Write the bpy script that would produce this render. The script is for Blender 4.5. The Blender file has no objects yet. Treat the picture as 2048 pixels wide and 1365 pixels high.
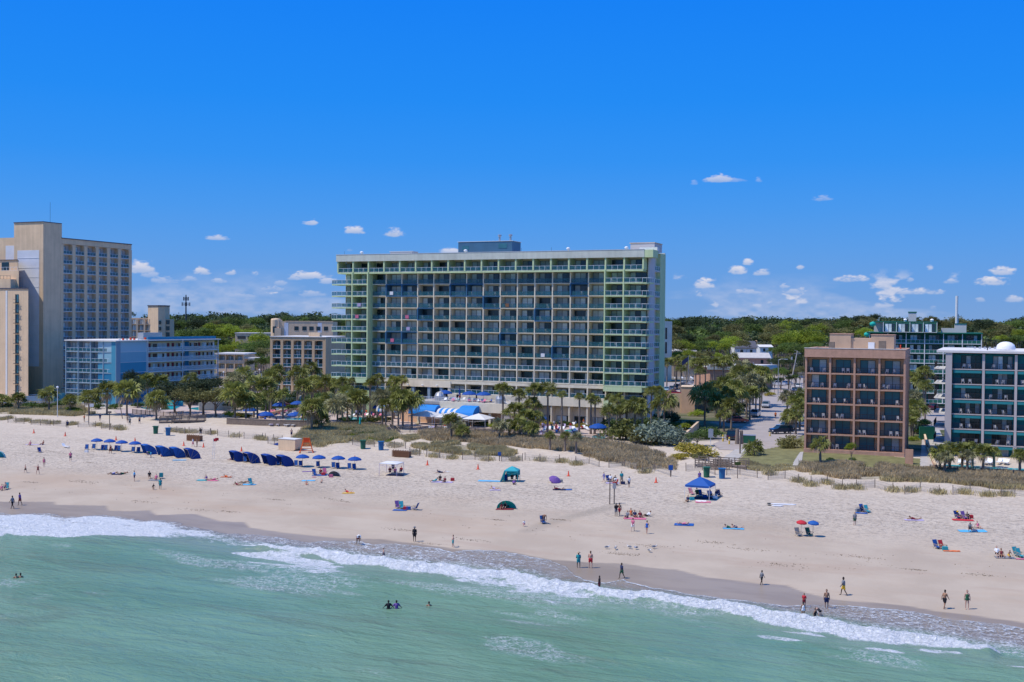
import bpy, math, random, time
import numpy as np
from mathutils import Vector, Matrix, noise as mnoise
T0 = time.time()
random.seed(11); rng = np.random.default_rng(11)
SC = bpy.context.scene
C = SC.collection
PI = math.pi
R = math.radians

# ---------------------------------------------------------------- camera
H, F = 26.0, 2252.0
K = F/1365.                                  # how much longer this lens is than a 24 mm one
PITCH, ROLL = R(1.02), R(0.5)
fw = Vector((0, math.cos(PITCH), -math.sin(PITCH)))
r0 = Vector((1, 0, 0)); u0 = Vector((0, math.sin(PITCH), math.cos(PITCH)))
rt = r0*math.cos(ROLL) + u0*math.sin(ROLL)
up = -r0*math.sin(ROLL) + u0*math.cos(ROLL)
cd = bpy.data.cameras.new('camera'); cam = bpy.data.objects.new('camera', cd); C.objects.link(cam)
cam.matrix_world = Matrix(((rt.x, up.x, -fw.x, 0), (rt.y, up.y, -fw.y, 0), (rt.z, up.z, -fw.z, H), (0, 0, 0, 1)))
cd.sensor_width = 36; cd.lens = 36*F/2048; cd.clip_end = 20000; cd.clip_start = 0.5
SC.camera = cam
# ---------------------------------------------------------------- sun, sky, exposure
SUN = Vector((-0.48, -0.10, 0.87)).normalized()
SUN_EL = math.asin(SUN.z); SUN_AZ = math.atan2(SUN.x, SUN.y)
sd = bpy.data.lights.new('sun', 'SUN'); sd.energy = 4.3; sd.angle = R(0.53); sd.color = (1.0, 0.93, 0.83)
so = bpy.data.objects.new('sun', sd); C.objects.link(so); so.rotation_euler = SUN.to_track_quat('Z', 'Y').to_euler()
SC.view_settings.view_transform = 'Standard'; SC.view_settings.look = 'None'
SC.view_settings.exposure = 0; SC.view_settings.gamma = 1; SC.view_settings.use_curve_mapping = False
SC.render.engine = 'CYCLES'
SC.cycles.max_bounces = 6; SC.cycles.diffuse_bounces = 3; SC.cycles.glossy_bounces = 3
SC.cycles.transmission_bounces = 3; SC.cycles.transparent_max_bounces = 12

def build_world():
    w = bpy.data.worlds.new('World'); SC.world = w; w.use_nodes = True
    nt = w.node_tree; nt.nodes.clear(); N = nt.nodes.new; L = nt.links.new
    out = N('ShaderNodeOutputWorld'); bg = N('ShaderNodeBackground'); L(bg.outputs[0], out.inputs[0])
    sky = N('ShaderNodeTexSky'); sky.sky_type = 'NISHITA'; sky.sun_disc = False
    sky.sun_elevation = SUN_EL; sky.sun_rotation = SUN_AZ; sky.air_density = 1.0; sky.dust_density = 0.4; sky.ozone_density = 2.0
    tc = N('ShaderNodeTexCoord'); sep = N('ShaderNodeSeparateXYZ'); L(tc.outputs['Generated'], sep.inputs[0])
    def mth(op, a, b=None, c=None, clamp=False):
        n = N('ShaderNodeMath'); n.operation = op; n.use_clamp = clamp
        for i, v in enumerate((a, b, c)):
            if v is None: continue
            if isinstance(v, (int, float)): n.inputs[i].default_value = v
            else: L(v, n.inputs[i])
        return n.outputs[0]
    X, Y, Z = sep.outputs
    el = mth('MULTIPLY', mth('ARCSINE', mth('MINIMUM', mth('MAXIMUM', Z, -1.0), 1.0)), 180/PI)
    az = mth('MULTIPLY', mth('ARCTAN2', X, Y), 180/PI)
    # azure deepest partway up, paler to the horizon, zenith lightened to add fill on shaded walls: one ramp over elevation, the same all the way round
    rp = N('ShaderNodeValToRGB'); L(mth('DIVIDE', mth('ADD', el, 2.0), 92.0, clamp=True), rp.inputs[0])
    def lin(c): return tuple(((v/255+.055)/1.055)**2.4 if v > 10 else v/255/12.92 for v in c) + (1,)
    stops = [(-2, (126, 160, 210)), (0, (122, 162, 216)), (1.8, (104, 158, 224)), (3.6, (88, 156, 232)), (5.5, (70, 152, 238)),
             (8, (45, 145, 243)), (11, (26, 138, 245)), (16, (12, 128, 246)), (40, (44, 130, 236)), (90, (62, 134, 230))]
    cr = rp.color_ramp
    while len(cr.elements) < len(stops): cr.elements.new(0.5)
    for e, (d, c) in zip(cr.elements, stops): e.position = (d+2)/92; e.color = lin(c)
    # nishita only adds its own small variation towards the sun
    mx = N('ShaderNodeMixRGB'); mx.inputs[0].default_value = 0.025
    sc = N('ShaderNodeMixRGB'); sc.blend_type = 'MULTIPLY'; sc.inputs[0].default_value = 1; sc.inputs[2].default_value = (.12, .12, .12, 1)
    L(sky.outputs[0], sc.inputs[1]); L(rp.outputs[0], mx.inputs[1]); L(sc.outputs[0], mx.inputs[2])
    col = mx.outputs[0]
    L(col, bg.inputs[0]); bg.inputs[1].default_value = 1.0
    w.cycles.sampling_method = 'NONE'
build_world()

# ---------------------------------------------------------------- place helpers
CV = Vector((0, 0, H))
SA = R(-23.7)
SX, SY = math.cos(SA), math.sin(SA)          # along the shore, to the right
NX, NY = -SY, SX                             # inland
C0 = 108.2
def uv_of(x, y): return x*SX + y*SY, x*NX + y*NY - C0
def xy_of(u, v): return u*SX + (v+C0)*NX, u*SY + (v+C0)*NY
def sm(t): t = np.clip(t, 0, 1); return t*t*(3-2*t)
def _n2(u, v, s, seed=0.):
    return (np.sin(u*s+seed*1.3+1.7*np.sin(v*s*.7+seed)) * np.cos(v*s*1.1+seed*2.1+1.3*np.sin(u*s*.6+seed*.5)))
def zprof(u, v):
    u = np.asarray(u, float)/1.3; v = np.asarray(v, float)/1.6
    z = np.where(v < 0, v*.06, 0) + np.where(v > 0, np.minimum(v, 45)/45*2.0, 0)
    z = np.maximum(z, -4)
    z = z + 1.2*sm((v-45)/16)
    dune = np.exp(-((v-49)/5.5)**2)*(.35+.35*_n2(u, v, .33, 2)+.2*_n2(u, v, 1.1, 5))
    dune = dune*sm((u+115)/20)
    rip = .05*_n2(u, v, .35, 1)+.03*_n2(u, v, .9, 3)
    z = z + dune + rip*sm((v-4)/10)*(1-sm((v-58)/6))
    z = z + 9*sm((v-420)/700)
    return z
def hz(x, y):
    u, v = uv_of(x, y); return float(zprof(u, v))
def ray(px, py): return fw + rt*((px-1024)/F) + up*((682.5-py)/F)
def G(px, py, dz=0.):
    """point of the ground seen at a pixel of the photograph"""
    d = ray(px, py); z = 2.0
    for _ in range(24):
        t = (z - H)/d.z; p = CV + d*t; z2 = hz(p.x, p.y) + dz
        if abs(z2-z) < 1e-4: break
        z = z*.4+z2*.6
    return Vector((p.x, p.y, z2))
def GZ(px, py, z):
    d = ray(px, py); return CV + d*((z-H)/d.z)
def W(px, py, Y):
    d = ray(px, py); return CV + d*(Y/d.y)
def XatY(px, Y, py=760):
    return W(px, py, Y).x
def on_line(px, P, D, py=760):
    """distance along P+t*D that shows at photo column px"""
    d = ray(px, py); return (P[0]*d.y - P[1]*d.x)/(D[1]*d.x - D[0]*d.y)

# ---------------------------------------------------------------- materials
def lin(c): return tuple(((v/255+.055)/1.055)**2.4 if v > 10 else v/255/12.92 for v in c)
MATS = {}
def mat(name, col, rough=.7, metal=0., spec=.3, var=.12, vs=1.5, bump=0., bs=8., objvar=0., trans=0., coat=0., streak=0.):
    if name in MATS: return MATS[name]
    m = bpy.data.materials.new(name); m.use_nodes = True; nt = m.node_tree; N = nt.nodes.new; L = nt.links.new
    b = nt.nodes['Principled BSDF']
    b.inputs['Roughness'].default_value = rough; b.inputs['Metallic'].default_value = metal
    b.inputs['Specular IOR Level'].default_value = spec
    if coat: b.inputs['Coat Weight'].default_value = coat
    tc = N('ShaderNodeTexCoord')
    n = N('ShaderNodeTexNoise'); n.inputs['Scale'].default_value = vs; n.inputs['Detail'].default_value = 6; n.inputs['Roughness'].default_value = .62
    L(tc.outputs['Object'], n.inputs['Vector'])
    mr = N('ShaderNodeMapRange'); mr.inputs[1].default_value = .25; mr.inputs[2].default_value = .75; mr.inputs[3].default_value = 1-var; mr.inputs[4].default_value = 1+var
    L(n.outputs['Fac'], mr.inputs[0])
    val = mr.outputs[0]
    if streak:
        mp = N('ShaderNodeMapping'); mp.inputs['Scale'].default_value = (1.3, 1.3, .07); L(tc.outputs['Object'], mp.inputs[0]); n2 = N('ShaderNodeTexNoise'); n2.inputs['Scale'].default_value = 1.; n2.inputs['Detail'].default_value = 5; L(mp.outputs[0], n2.inputs['Vector'])
        r2 = N('ShaderNodeMapRange'); r2.inputs[1].default_value = .4; r2.inputs[2].default_value = .7; r2.inputs[3].default_value = 1.04; r2.inputs[4].default_value = 1-streak; L(n2.outputs['Fac'], r2.inputs[0]); ms = N('ShaderNodeMath'); ms.operation = 'MULTIPLY'; L(val, ms.inputs[0]); L(r2.outputs[0], ms.inputs[1]); val = ms.outputs[0]
    if objvar:
        oi = N('ShaderNodeObjectInfo'); m2 = N('ShaderNodeMapRange'); m2.inputs[3].default_value = 1-objvar; m2.inputs[4].default_value = 1+objvar
        L(oi.outputs['Random'], m2.inputs[0]); mm = N('ShaderNodeMath'); mm.operation = 'MULTIPLY'; L(val, mm.inputs[0]); L(m2.outputs[0], mm.inputs[1]); val = mm.outputs[0]
    vm = N('ShaderNodeVectorMath'); vm.operation = 'SCALE'; vm.inputs[0].default_value = col[:3]; L(val, vm.inputs['Scale'])
    L(vm.outputs[0], b.inputs['Base Color'])
    if bump:
        nb = N('ShaderNodeTexNoise'); nb.inputs['Scale'].default_value = bs; nb.inputs['Detail'].default_value = 5; L(tc.outputs['Object'], nb.inputs['Vector'])
        bp = N('ShaderNodeBump'); bp.inputs['Strength'].default_value = bump; bp.inputs['Distance'].default_value = .1; L(nb.outputs['Fac'], bp.inputs['Height']); L(bp.outputs[0], b.inputs['Normal'])
    if trans:
        tr = N('ShaderNodeBsdfTranslucent'); L(vm.outputs[0], tr.inputs[0]); mx = N('ShaderNodeMixShader'); mx.inputs[0].default_value = trans
        L(b.outputs[0], mx.inputs[1]); L(tr.outputs[0], mx.inputs[2]); L(mx.outputs[0], nt.nodes['Material Output'].inputs[0])
    MATS[name] = m; return m

def alpha_mat(name, col, a, rough=.1):
    m = mat(name, col, rough, spec=.6); nt = m.node_tree; N = nt.nodes.new; mx = N('ShaderNodeMixShader'); tr = N('ShaderNodeBsdfTransparent'); mx.inputs[0].default_value = a
    nt.links.new(tr.outputs[0], mx.inputs[1]); nt.links.new(nt.nodes['Principled BSDF'].outputs[0], mx.inputs[2]); nt.links.new(mx.outputs[0], nt.nodes['Material Output'].inputs[0]); M[name] = m
M = {}
def mk(k, *a, **kw): M[k] = mat(k, *a, **kw); return M[k]
mk('cream', (.78,.69,.51), .85, var=.1, vs=.6, streak=.07, bump=.15, bs=3)
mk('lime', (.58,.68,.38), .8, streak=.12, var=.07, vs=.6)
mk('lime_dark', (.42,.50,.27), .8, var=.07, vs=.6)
mk('fascia', (.58,.60,.51), .8, streak=.08, var=.12, vs=.35)
mk('accent_blue', (.04,.13,.23), .7, var=.1)
mk('grey_wall', (.60,.56,.54), .85, var=.08, vs=.4)
mk('mech_blue', (.06,.15,.24), .5, var=.12, vs=.4)
mk('glass', (.012,.03,.04), .08, spec=.7, var=.3, vs=.5, objvar=.3)
mk('glass_teal', (.05,.17,.21), .1, spec=.6, var=.2, vs=.5)
mk('curtain', (.54,.63,.63), .75, spec=.4, var=.25, vs=3, objvar=.4)
mk('frame_dark', (.05,.06,.06), .5)
mk('white', (.72,.72,.70), .6, var=.06)
mk('white_rail', (.70,.74,.76), .5, var=.05)
mk('rail_teal', (.045,.11,.125), .35, spec=.5, var=.1)
alpha_mat('screen_teal', (.03,.14,.17), .45)
alpha_mat('screen_pale', (.62,.66,.62), .4)
mk('rail_dark', (.03,.028,.03), .5)
mk('tan', (.74,.54,.345), .9, var=.12, vs=.25, streak=.09, bump=.2, bs=2)
mk('tan_warm', (.66,.455,.265), .9, var=.12, vs=.3, streak=.08)
mk('tan2', (.62,.46,.30), .9, streak=.08, var=.1, vs=.25, bump=.2, bs=2)
mk('ribbed_white', (.74,.74,.75), .8, var=.1, vs=.3)
mk('roof_gravel', (.50,.47,.43), .95, var=.15, vs=.8)
mk('roof_white', (.66,.63,.59), .85, var=.1, vs=.4)
mk('roof_dark', (.10,.10,.12), .9, var=.2, vs=1)
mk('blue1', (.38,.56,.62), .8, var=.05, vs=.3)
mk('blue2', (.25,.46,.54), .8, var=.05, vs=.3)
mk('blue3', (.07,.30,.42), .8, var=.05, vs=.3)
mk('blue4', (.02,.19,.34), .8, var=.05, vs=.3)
mk('blue_wall', (.25,.36,.43), .8, var=.06, vs=.3)
mk('yellow_wall', (.64,.60,.40), .8, var=.1)
mk('red_door', (.22,.02,.03), .5)
mk('green_dark', (.02,.14,.10), .6, var=.1)
mk('green_deep', (.015,.15,.10), .6, var=.1)
mk('brick', (.50,.295,.205), .9, streak=.07, var=.16, vs=1.2, bump=.3, bs=10)
mk('brick_in', (.74,.47,.29), .9, var=.12, vs=.8)
mk('tan_pent', (.56,.38,.25), .9, var=.1, vs=.8)
mk('teal_wall', (.02,.21,.235), .75, var=.08, vs=.5)
mk('fin_pink', (.46,.42,.41), .8, var=.07, vs=.5)
mk('concrete', (.42,.39,.35), .9, var=.12, vs=.7, bump=.2, bs=4)
mk('paver', (.48,.38,.33), .9, var=.12, vs=1.2)
mk('asphalt', (.36,.31,.275), .95, var=.12, vs=.35, bump=.15, bs=20)
mk('line_white', (.7,.7,.68), .8)
mk('lawn', (.18,.17,.07), .95, var=.35, vs=.6, bump=.4, bs=8)
mk('wood', (.22,.17,.13), .9, var=.25, vs=2)
mk('wood_light', (.34,.27,.20), .9, var=.2, vs=2)
mk('wood_rust', (.22,.11,.06), .9, var=.2, vs=2)
mk('slat', (.42,.37,.32), .9, var=.2, vs=2)
mk('canvas_blue', (.02,.11,.38), .75, var=.08, vs=2, trans=.15)
mk('canvas_navy', (.010,.045,.22), .75, var=.1, vs=2)
mk('awning_blue', (.01,.21,.60), .7, var=.05)
mk('umb_blue', (.004,.065,.30), .7, var=.06)
mk('canvas_white', (.75,.74,.72), .7, var=.05, trans=.15)
mk('canvas_teal', (.04,.40,.45), .7, var=.08, trans=.15)
mk('canvas_green', (.02,.48,.38), .7, var=.08, trans=.1)
mk('tent_blue', (.015,.09,.33), .7, var=.06)
mk('metal', (.5,.5,.5), .4, metal=.7)
mk('metal_dark', (.06,.07,.08), .5)
mk('pool', (.03,.45,.50), .06, spec=.8, var=.1, vs=.5, bump=.2, bs=3)
mk('orange', (.72,.13,.025), .6)
mk('cone', (.65,.07,.03), .6)
mk('bin_green', (.02,.12,.07), .6); mk('bin_blue', (.02,.13,.30), .5)
mk('plastic_white', (.80,.80,.80), .45, var=.04)
mk('yellow', (.65,.45,.06), .6)
mk('trunk', (.24,.19,.15), .95, var=.3, vs=4, bump=.5, bs=12)
mk('dead', (.40,.31,.20), .95, var=.3, vs=3)
mk('palm', (.20,.215,.052), .55, var=.55, vs=3.2, objvar=.25, trans=.3)
mk('palm_grey', (.24,.235,.12), .6, var=.5, vs=3.2, objvar=.2, trans=.3)
mk('leaf_lime', (.27,.33,.035), .7, var=.35, vs=.35, objvar=.3, trans=.35)
mk('leaf_mid', (.13,.19,.04), .7, var=.35, vs=.35, objvar=.3, trans=.3)
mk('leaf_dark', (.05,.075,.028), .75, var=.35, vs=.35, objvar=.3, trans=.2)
mk('leaf_olive', (.19,.185,.065), .75, var=.35, vs=.35, objvar=.25, trans=.25)
mk('leaf_bush', (.085,.135,.03), .7, var=.4, vs=.8, objvar=.3, trans=.25)
mk('leaf_gold', (.36,.30,.05), .7, var=.35, vs=.8, objvar=.2, trans=.3)
mk('leaf_sage', (.24,.29,.21), .7, var=.35, vs=.8, trans=.2)
mk('duneg', (.52,.44,.23), .9, var=.4, vs=.25, trans=.25)
mk('dunebrown', (.52,.41,.24), .9, var=.35, vs=.25, trans=.2)
mk('skin_l', (.55,.33,.24), .55, var=.04); mk('skin_m', (.33,.18,.11), .55, var=.04); mk('skin_d', (.07,.04,.028), .5, var=.04)
mk('hair_d', (.02,.015,.012), .6); mk('hair_b', (.12,.06,.03), .6); mk('hair_y', (.38,.26,.13), .6)
CLO = dict(white=(.75,.75,.74), black=(.015,.015,.02), navy=(.02,.03,.09), red=(.5,.03,.04), teal=(.02,.28,.30), blue=(.02,.12,.45), pink=(.6,.16,.25),
           purple=(.16,.08,.28), yellow=(.7,.42,.03), green=(.03,.12,.06), grey=(.2,.21,.23), orange=(.65,.15,.04), sky=(.1,.4,.65), lav=(.45,.38,.55), maroon=(.2,.03,.04), tanc=(.45,.33,.22))
for k, c in CLO.items(): mk('cloth_'+k, c, .85, var=.1, vs=6)

# ---------------------------------------------------------------- mesh builder
class MB:
    def __init__(s): s.v = []; s.f = []
    def box(s, x0, x1, y0, y1, z0, z1):
        o = len(s.v)
        s.v += [(x0,y0,z0),(x1,y0,z0),(x1,y1,z0),(x0,y1,z0),(x0,y0,z1),(x1,y0,z1),(x1,y1,z1),(x0,y1,z1)]
        s.f += [(o,o+3,o+2,o+1),(o+4,o+5,o+6,o+7),(o,o+1,o+5,o+4),(o+1,o+2,o+6,o+5),(o+2,o+3,o+7,o+6),(o+3,o,o+4,o+7)]
        return s
    def quad(s, a, b, c, d):
        o = len(s.v); s.v += [tuple(a),tuple(b),tuple(c),tuple(d)]; s.f.append((o,o+1,o+2,o+3)); return s
    def tri(s, a, b, c):
        o = len(s.v); s.v += [tuple(a),tuple(b),tuple(c)]; s.f.append((o,o+1,o+2)); return s
    def prism(s, pts, z0, z1):
        o = len(s.v); n = len(pts)
        s.v += [(p[0],p[1],z0) for p in pts]+[(p[0],p[1],z1) for p in pts]
        s.f.append(tuple(o+i for i in reversed(range(n)))); s.f.append(tuple(o+n+i for i in range(n)))
        for i in range(n): j = (i+1) % n; s.f.append((o+i,o+j,o+n+j,o+n+i))
        return s
    def prism_x(s, pts, x0, x1):       # pts in (y,z)
        o = len(s.v); n = len(pts)
        s.v += [(x0,p[0],p[1]) for p in pts]+[(x1,p[0],p[1]) for p in pts]
        s.f.append(tuple(o+i for i in range(n))); s.f.append(tuple(o+n+i for i in reversed(range(n))))
        for i in range(n): j = (i+1) % n; s.f.append((o+j,o+i,o+n+i,o+n+j))
        return s
    def prism_y(s, pts, y0, y1):       # pts in (x,z)
        o = len(s.v); n = len(pts)
        s.v += [(p[0],y0,p[1]) for p in pts]+[(p[0],y1,p[1]) for p in pts]
        s.f.append(tuple(o+i for i in range(n))); s.f.append(tuple(o+n+i for i in reversed(range(n))))
        for i in range(n): j = (i+1) % n; s.f.append((o+j,o+i,o+n+i,o+n+j))
        return s
    def tube(s, pts, rad, n=6, cap=True):
        o = len(s.v); pts = [Vector(p) for p in pts]
        if not isinstance(rad, (list, tuple)): rad = [rad]*len(pts)
        for i, p in enumerate(pts):
            d = (pts[min(i+1,len(pts)-1)]-pts[max(i-1,0)]).normalized()
            a = d.cross(Vector((0,0,1)) if abs(d.z) < .9 else Vector((1,0,0))).normalized(); b = d.cross(a)
            for k in range(n):
                t = 2*PI*k/n; s.v.append(tuple(p+(a*math.cos(t)+b*math.sin(t))*rad[i]))
        for i in range(len(pts)-1):
            for k in range(n):
                j = (k+1) % n; s.f.append((o+i*n+k,o+i*n+j,o+(i+1)*n+j,o+(i+1)*n+k))
        if cap:
            s.f.append(tuple(o+k for k in reversed(range(n)))); s.f.append(tuple(o+(len(pts)-1)*n+k for k in range(n)))
        return s
    def lathe(s, prof, n=12, c=(0,0)):
        o = len(s.v)
        for r, z in prof:
            for k in range(n):
                t = 2*PI*k/n; s.v.append((c[0]+r*math.cos(t), c[1]+r*math.sin(t), z))
        for i in range(len(prof)-1):
            for k in range(n):
                j = (k+1) % n; s.f.append((o+i*n+k,o+i*n+j,o+(i+1)*n+j,o+(i+1)*n+k))
        return s
    def bar(s, a, b, t=.04):
        return s.tube([a, b], t/2*1.2, 4)
    def add(s, o2, mtx=None):
        o = len(s.v); s.v += [tuple(mtx @ Vector(p)) if mtx else p for p in o2.v]; s.f += [tuple(i+o for i in f) for f in o2.f]; return s
    def mesh(s, name='m', m=None, smooth=False):
        me = bpy.data.meshes.new(name); me.from_pydata(s.v, [], s.f)
        if m is not None: me.materials.append(M[m] if isinstance(m, str) else m)
        if smooth: me.shade_smooth()
        return me
def setp(o, label=None, cat=None, group=None, kind=None):
    if label: o['label'] = label
    if cat: o['category'] = cat
    if group: o['group'] = group
    if kind: o['kind'] = kind
    return o
def ob(name, me, parent=None, loc=(0,0,0), rz=0., m=None, scale=None, **kw):
    o = bpy.data.objects.new(name, me); C.objects.link(o); o.location = loc
    if rz: o.rotation_euler = (0,0,rz)
    if scale is not None: o.scale = (scale,)*3 if isinstance(scale,(int,float)) else scale
    if parent: o.parent = parent
    if m is not None and me is not None:
        o.material_slots[0].link = 'OBJECT'; o.material_slots[0].material = M[m] if isinstance(m,str) else m
    LAST[0] = o
    return setp(o, **kw)
def thing(name, loc, rz, label, cat, group=None, scale=None):
    return ob(name, None, None, loc, rz, None, scale, label=label, cat=cat, group=group)
LAST = [None]
def last(): return LAST[0]
def part(name, mb, m, parent, loc=(0,0,0), rz=0., smooth=False, **kw):
    return ob(name, mb.mesh(name, m, smooth), parent, loc, rz, **kw)
def copy_tree(o, parent=None):
    c = o.copy(); C.objects.link(c)
    if parent: c.parent = parent
    for ch in list(KIDS.get(o.name, ())): copy_tree(ch, c)
    return c
KIDS = {}
def freeze(o):
    for ch in o.children_recursive: KIDS.setdefault(ch.parent.name, []).append(ch)
    return o
def np_mesh(name, verts, faces, m, smooth=False):
    me = bpy.data.meshes.new(name); verts = np.asarray(verts, np.float32); faces = np.asarray(faces, np.int32); k = faces.shape[1]
    me.vertices.add(len(verts)); me.vertices.foreach_set('co', verts.ravel())
    me.loops.add(faces.size); me.loops.foreach_set('vertex_index', faces.ravel())
    me.polygons.add(len(faces)); me.polygons.foreach_set('loop_start', np.arange(0, faces.size, k, dtype=np.int32))
    me.update(calc_edges=True)
    if m is not None: me.materials.append(M[m] if isinstance(m,str) else m)
    if smooth: me.shade_smooth()
    return me
ORD = ['ground','first','second','third','fourth','fifth','sixth','seventh','eighth','ninth','tenth','eleventh','twelfth','thirteenth','fourteenth','fifteenth','sixteenth','seventeenth','eighteenth']
# ================================================================ ground and sea
EDGE = [(-260,1004),(-90,1016),(0,1026),(24,1029.6),(68,1027),(113,1029),(132,1034.7),(154,1034),(191,1030.6),(212,1031),(239,1034.7),(290,1041.5),(318,1041.5),(355,1044),(367,1051.8),(410,1059),(454,1069),(478,1068),(513,1070.6),(547,1074),(581,1079),(600,1083.5),(610,1086),(649,1082.5),(700,1081.5),(726,1085),(747,1090),(791,1088),(873,1097),(907,1105),(925,1102),(959,1100),(1010,1103.7),(1061,1114),(1106,1122.5),(1130,1134),(1150,1150),(1167,1161),(1210,1168),(1246,1160),(1300,1177),(1326,1179),(1373,1189.6),(1457,1200.5),(1526,1208),(1563,1215),(1610,1211.5),(1665,1210.7),(1738,1216),(1830,1224),(1892,1239),(1939,1244),(1994,1248),(2048,1259.7),(2160,1280),(2400,1330)]
WET = [(-260,985),(0,1004),(107,1004),(112,1010),(212,1012),(219,1022),(262,1023),(300,1021),(312,1031),(375,1028.5),(392,1029),(440,1043),(490,1045),(500,1056),(561,1065),(629,1072),(680,1077),(760,1079),(850,1090),(907,1098),(942,1101),(1010,1102),(1096,1119),(1181,1126),(1249,1127.6),(1300,1136),(1355,1140),(1410,1155),(1519,1167.7),(1574,1171),(1610,1186),(1665,1199),(1720,1204),(1811,1211.5),(1866,1222),(1957,1233),(2048,1246),(2200,1275),(2400,1315)]
CREST = [(-260,1062),(0,1064),(120,1068),(240,1068),(300,1068),(380,1074),(460,1092),(560,1104),(620,1108),(700,1118),(800,1132),(900,1143),(950,1150),(1010,1152),(1050,1162),(1100,1175),(1180,1187),(1240,1198),(1300,1203),(1350,1210),(1450,1222),(1550,1240),(1620,1251),(1700,1266),(1800,1284),(1900,1300),(1990,1316),(2100,1335),(2400,1385)]
def line_uv(px):
    P = [uv_of(*G(x, y)[:2]) for x, y in px]; return np.array([p[0] for p in P]), np.array([p[1] for p in P])
EU, EV = line_uv(EDGE); WU, WV = line_uv(WET); CU, CVv = line_uv(CREST)
def frac(n): return n-np.floor(n)
def vnoise(u, v, s, seed=0):
    """smooth value noise on numpy arrays"""
    x = np.asarray(u)*s+seed*17.3; y = np.asarray(v)*s+seed*9.1
    xi = np.floor(x); yi = np.floor(y); fx = x-xi; fy = y-yi; fx = fx*fx*(3-2*fx); fy = fy*fy*(3-2*fy)
    def h(a, b): return frac(np.sin(a*127.1+b*311.7+seed*74.7)*43758.5453)
    return (h(xi,yi)*(1-fx)+h(xi+1,yi)*fx)*(1-fy)+(h(xi,yi+1)*(1-fx)+h(xi+1,yi+1)*fx)*fy
def fbm(u, v, s, seed=0, o=4):
    r = 0; a = .5
    for i in range(o): r = r + a*vnoise(u, v, s*2**i, seed+i*3); a *= .5
    return r/(1-.5**o)
def grid_mesh(name, us, vs, zf, m, attrs, keep=None):
    U, V = np.meshgrid(us, vs); u = U.ravel(); v = V.ravel(); z = zf(u, v)
    x = u*SX + (v+C0)*NX; y = u*SY + (v+C0)*NY
    nu, nv = len(us), len(vs); idx = np.arange(nu*nv).reshape(nv, nu)
    f = np.stack([idx[:-1,:-1], idx[:-1,1:], idx[1:,1:], idx[1:,:-1]], -1).reshape(-1, 4)
    if keep is not None:
        k = keep(u, v); f = f[k[f].any(1)]; used = np.zeros(len(u), bool); used[f.ravel()] = True
        mp = np.cumsum(used)-1; f = mp[f]; x, y, z, u, v = x[used], y[used], z[used], u[used], v[used]
    me = np_mesh(name, np.stack([x, y, z], 1), f, m, True)
    for an, af in attrs.items():
        a = me.attributes.new(an, 'FLOAT', 'POINT'); a.data.foreach_set('value', af(u, v).astype(np.float32))
    return me
# vegetated dune patches, as closed outlines on the ground
def poly_uv(pts): return [uv_of(*G(x, y)[:2]) for x, y in pts]
DUNES = [poly_uv(p) for p in (
    [(-40,805),(60,812),(165,818),(190,828),(150,833),(60,830),(-40,828)],
    [(610,857),(700,848),(770,856),(800,876),(775,884),(700,886),(640,893),(606,893),(584,880),(600,868)],
    [(838,866),(900,862),(1000,872),(1100,878),(1200,885),(1290,900),(1348,925),(1350,942),(1268,938),(1190,918),(1120,903),(1000,892),(900,884),(845,880)],
    [(824,893),(860,888),(940,892),(1010,898),(1032,908),(1020,914),(960,914),(900,908),(850,902)],
    [(1590,928),(1700,930),(1800,937),(1900,944),(2100,952),(2100,976),(1950,972),(1860,964),(1760,958),(1680,958),(1620,945),(1585,938)],
    [(800,875),(835,872),(838,880),(812,884)],
    [(1480,908),(1600,905),(1598,935),(1545,942),(1500,938),(1478,925)])]
def in_poly(u, v, P):
    u = np.asarray(u); v = np.asarray(v); c = np.zeros(u.shape, bool); n = len(P)
    for i in range(n):
        x1, y1 = P[i]; x2, y2 = P[(i+1) % n]
        k = ((y1 > v) != (y2 > v)) & (u < (x2-x1)*(v-y1)/((y2-y1) or 1e-9)+x1); c ^= k
    return c
def dune_mask(u, v):
    m = np.zeros(np.shape(u), bool)
    for P in DUNES: m |= in_poly(u, v, P)
    return m.astype(float)

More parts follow.
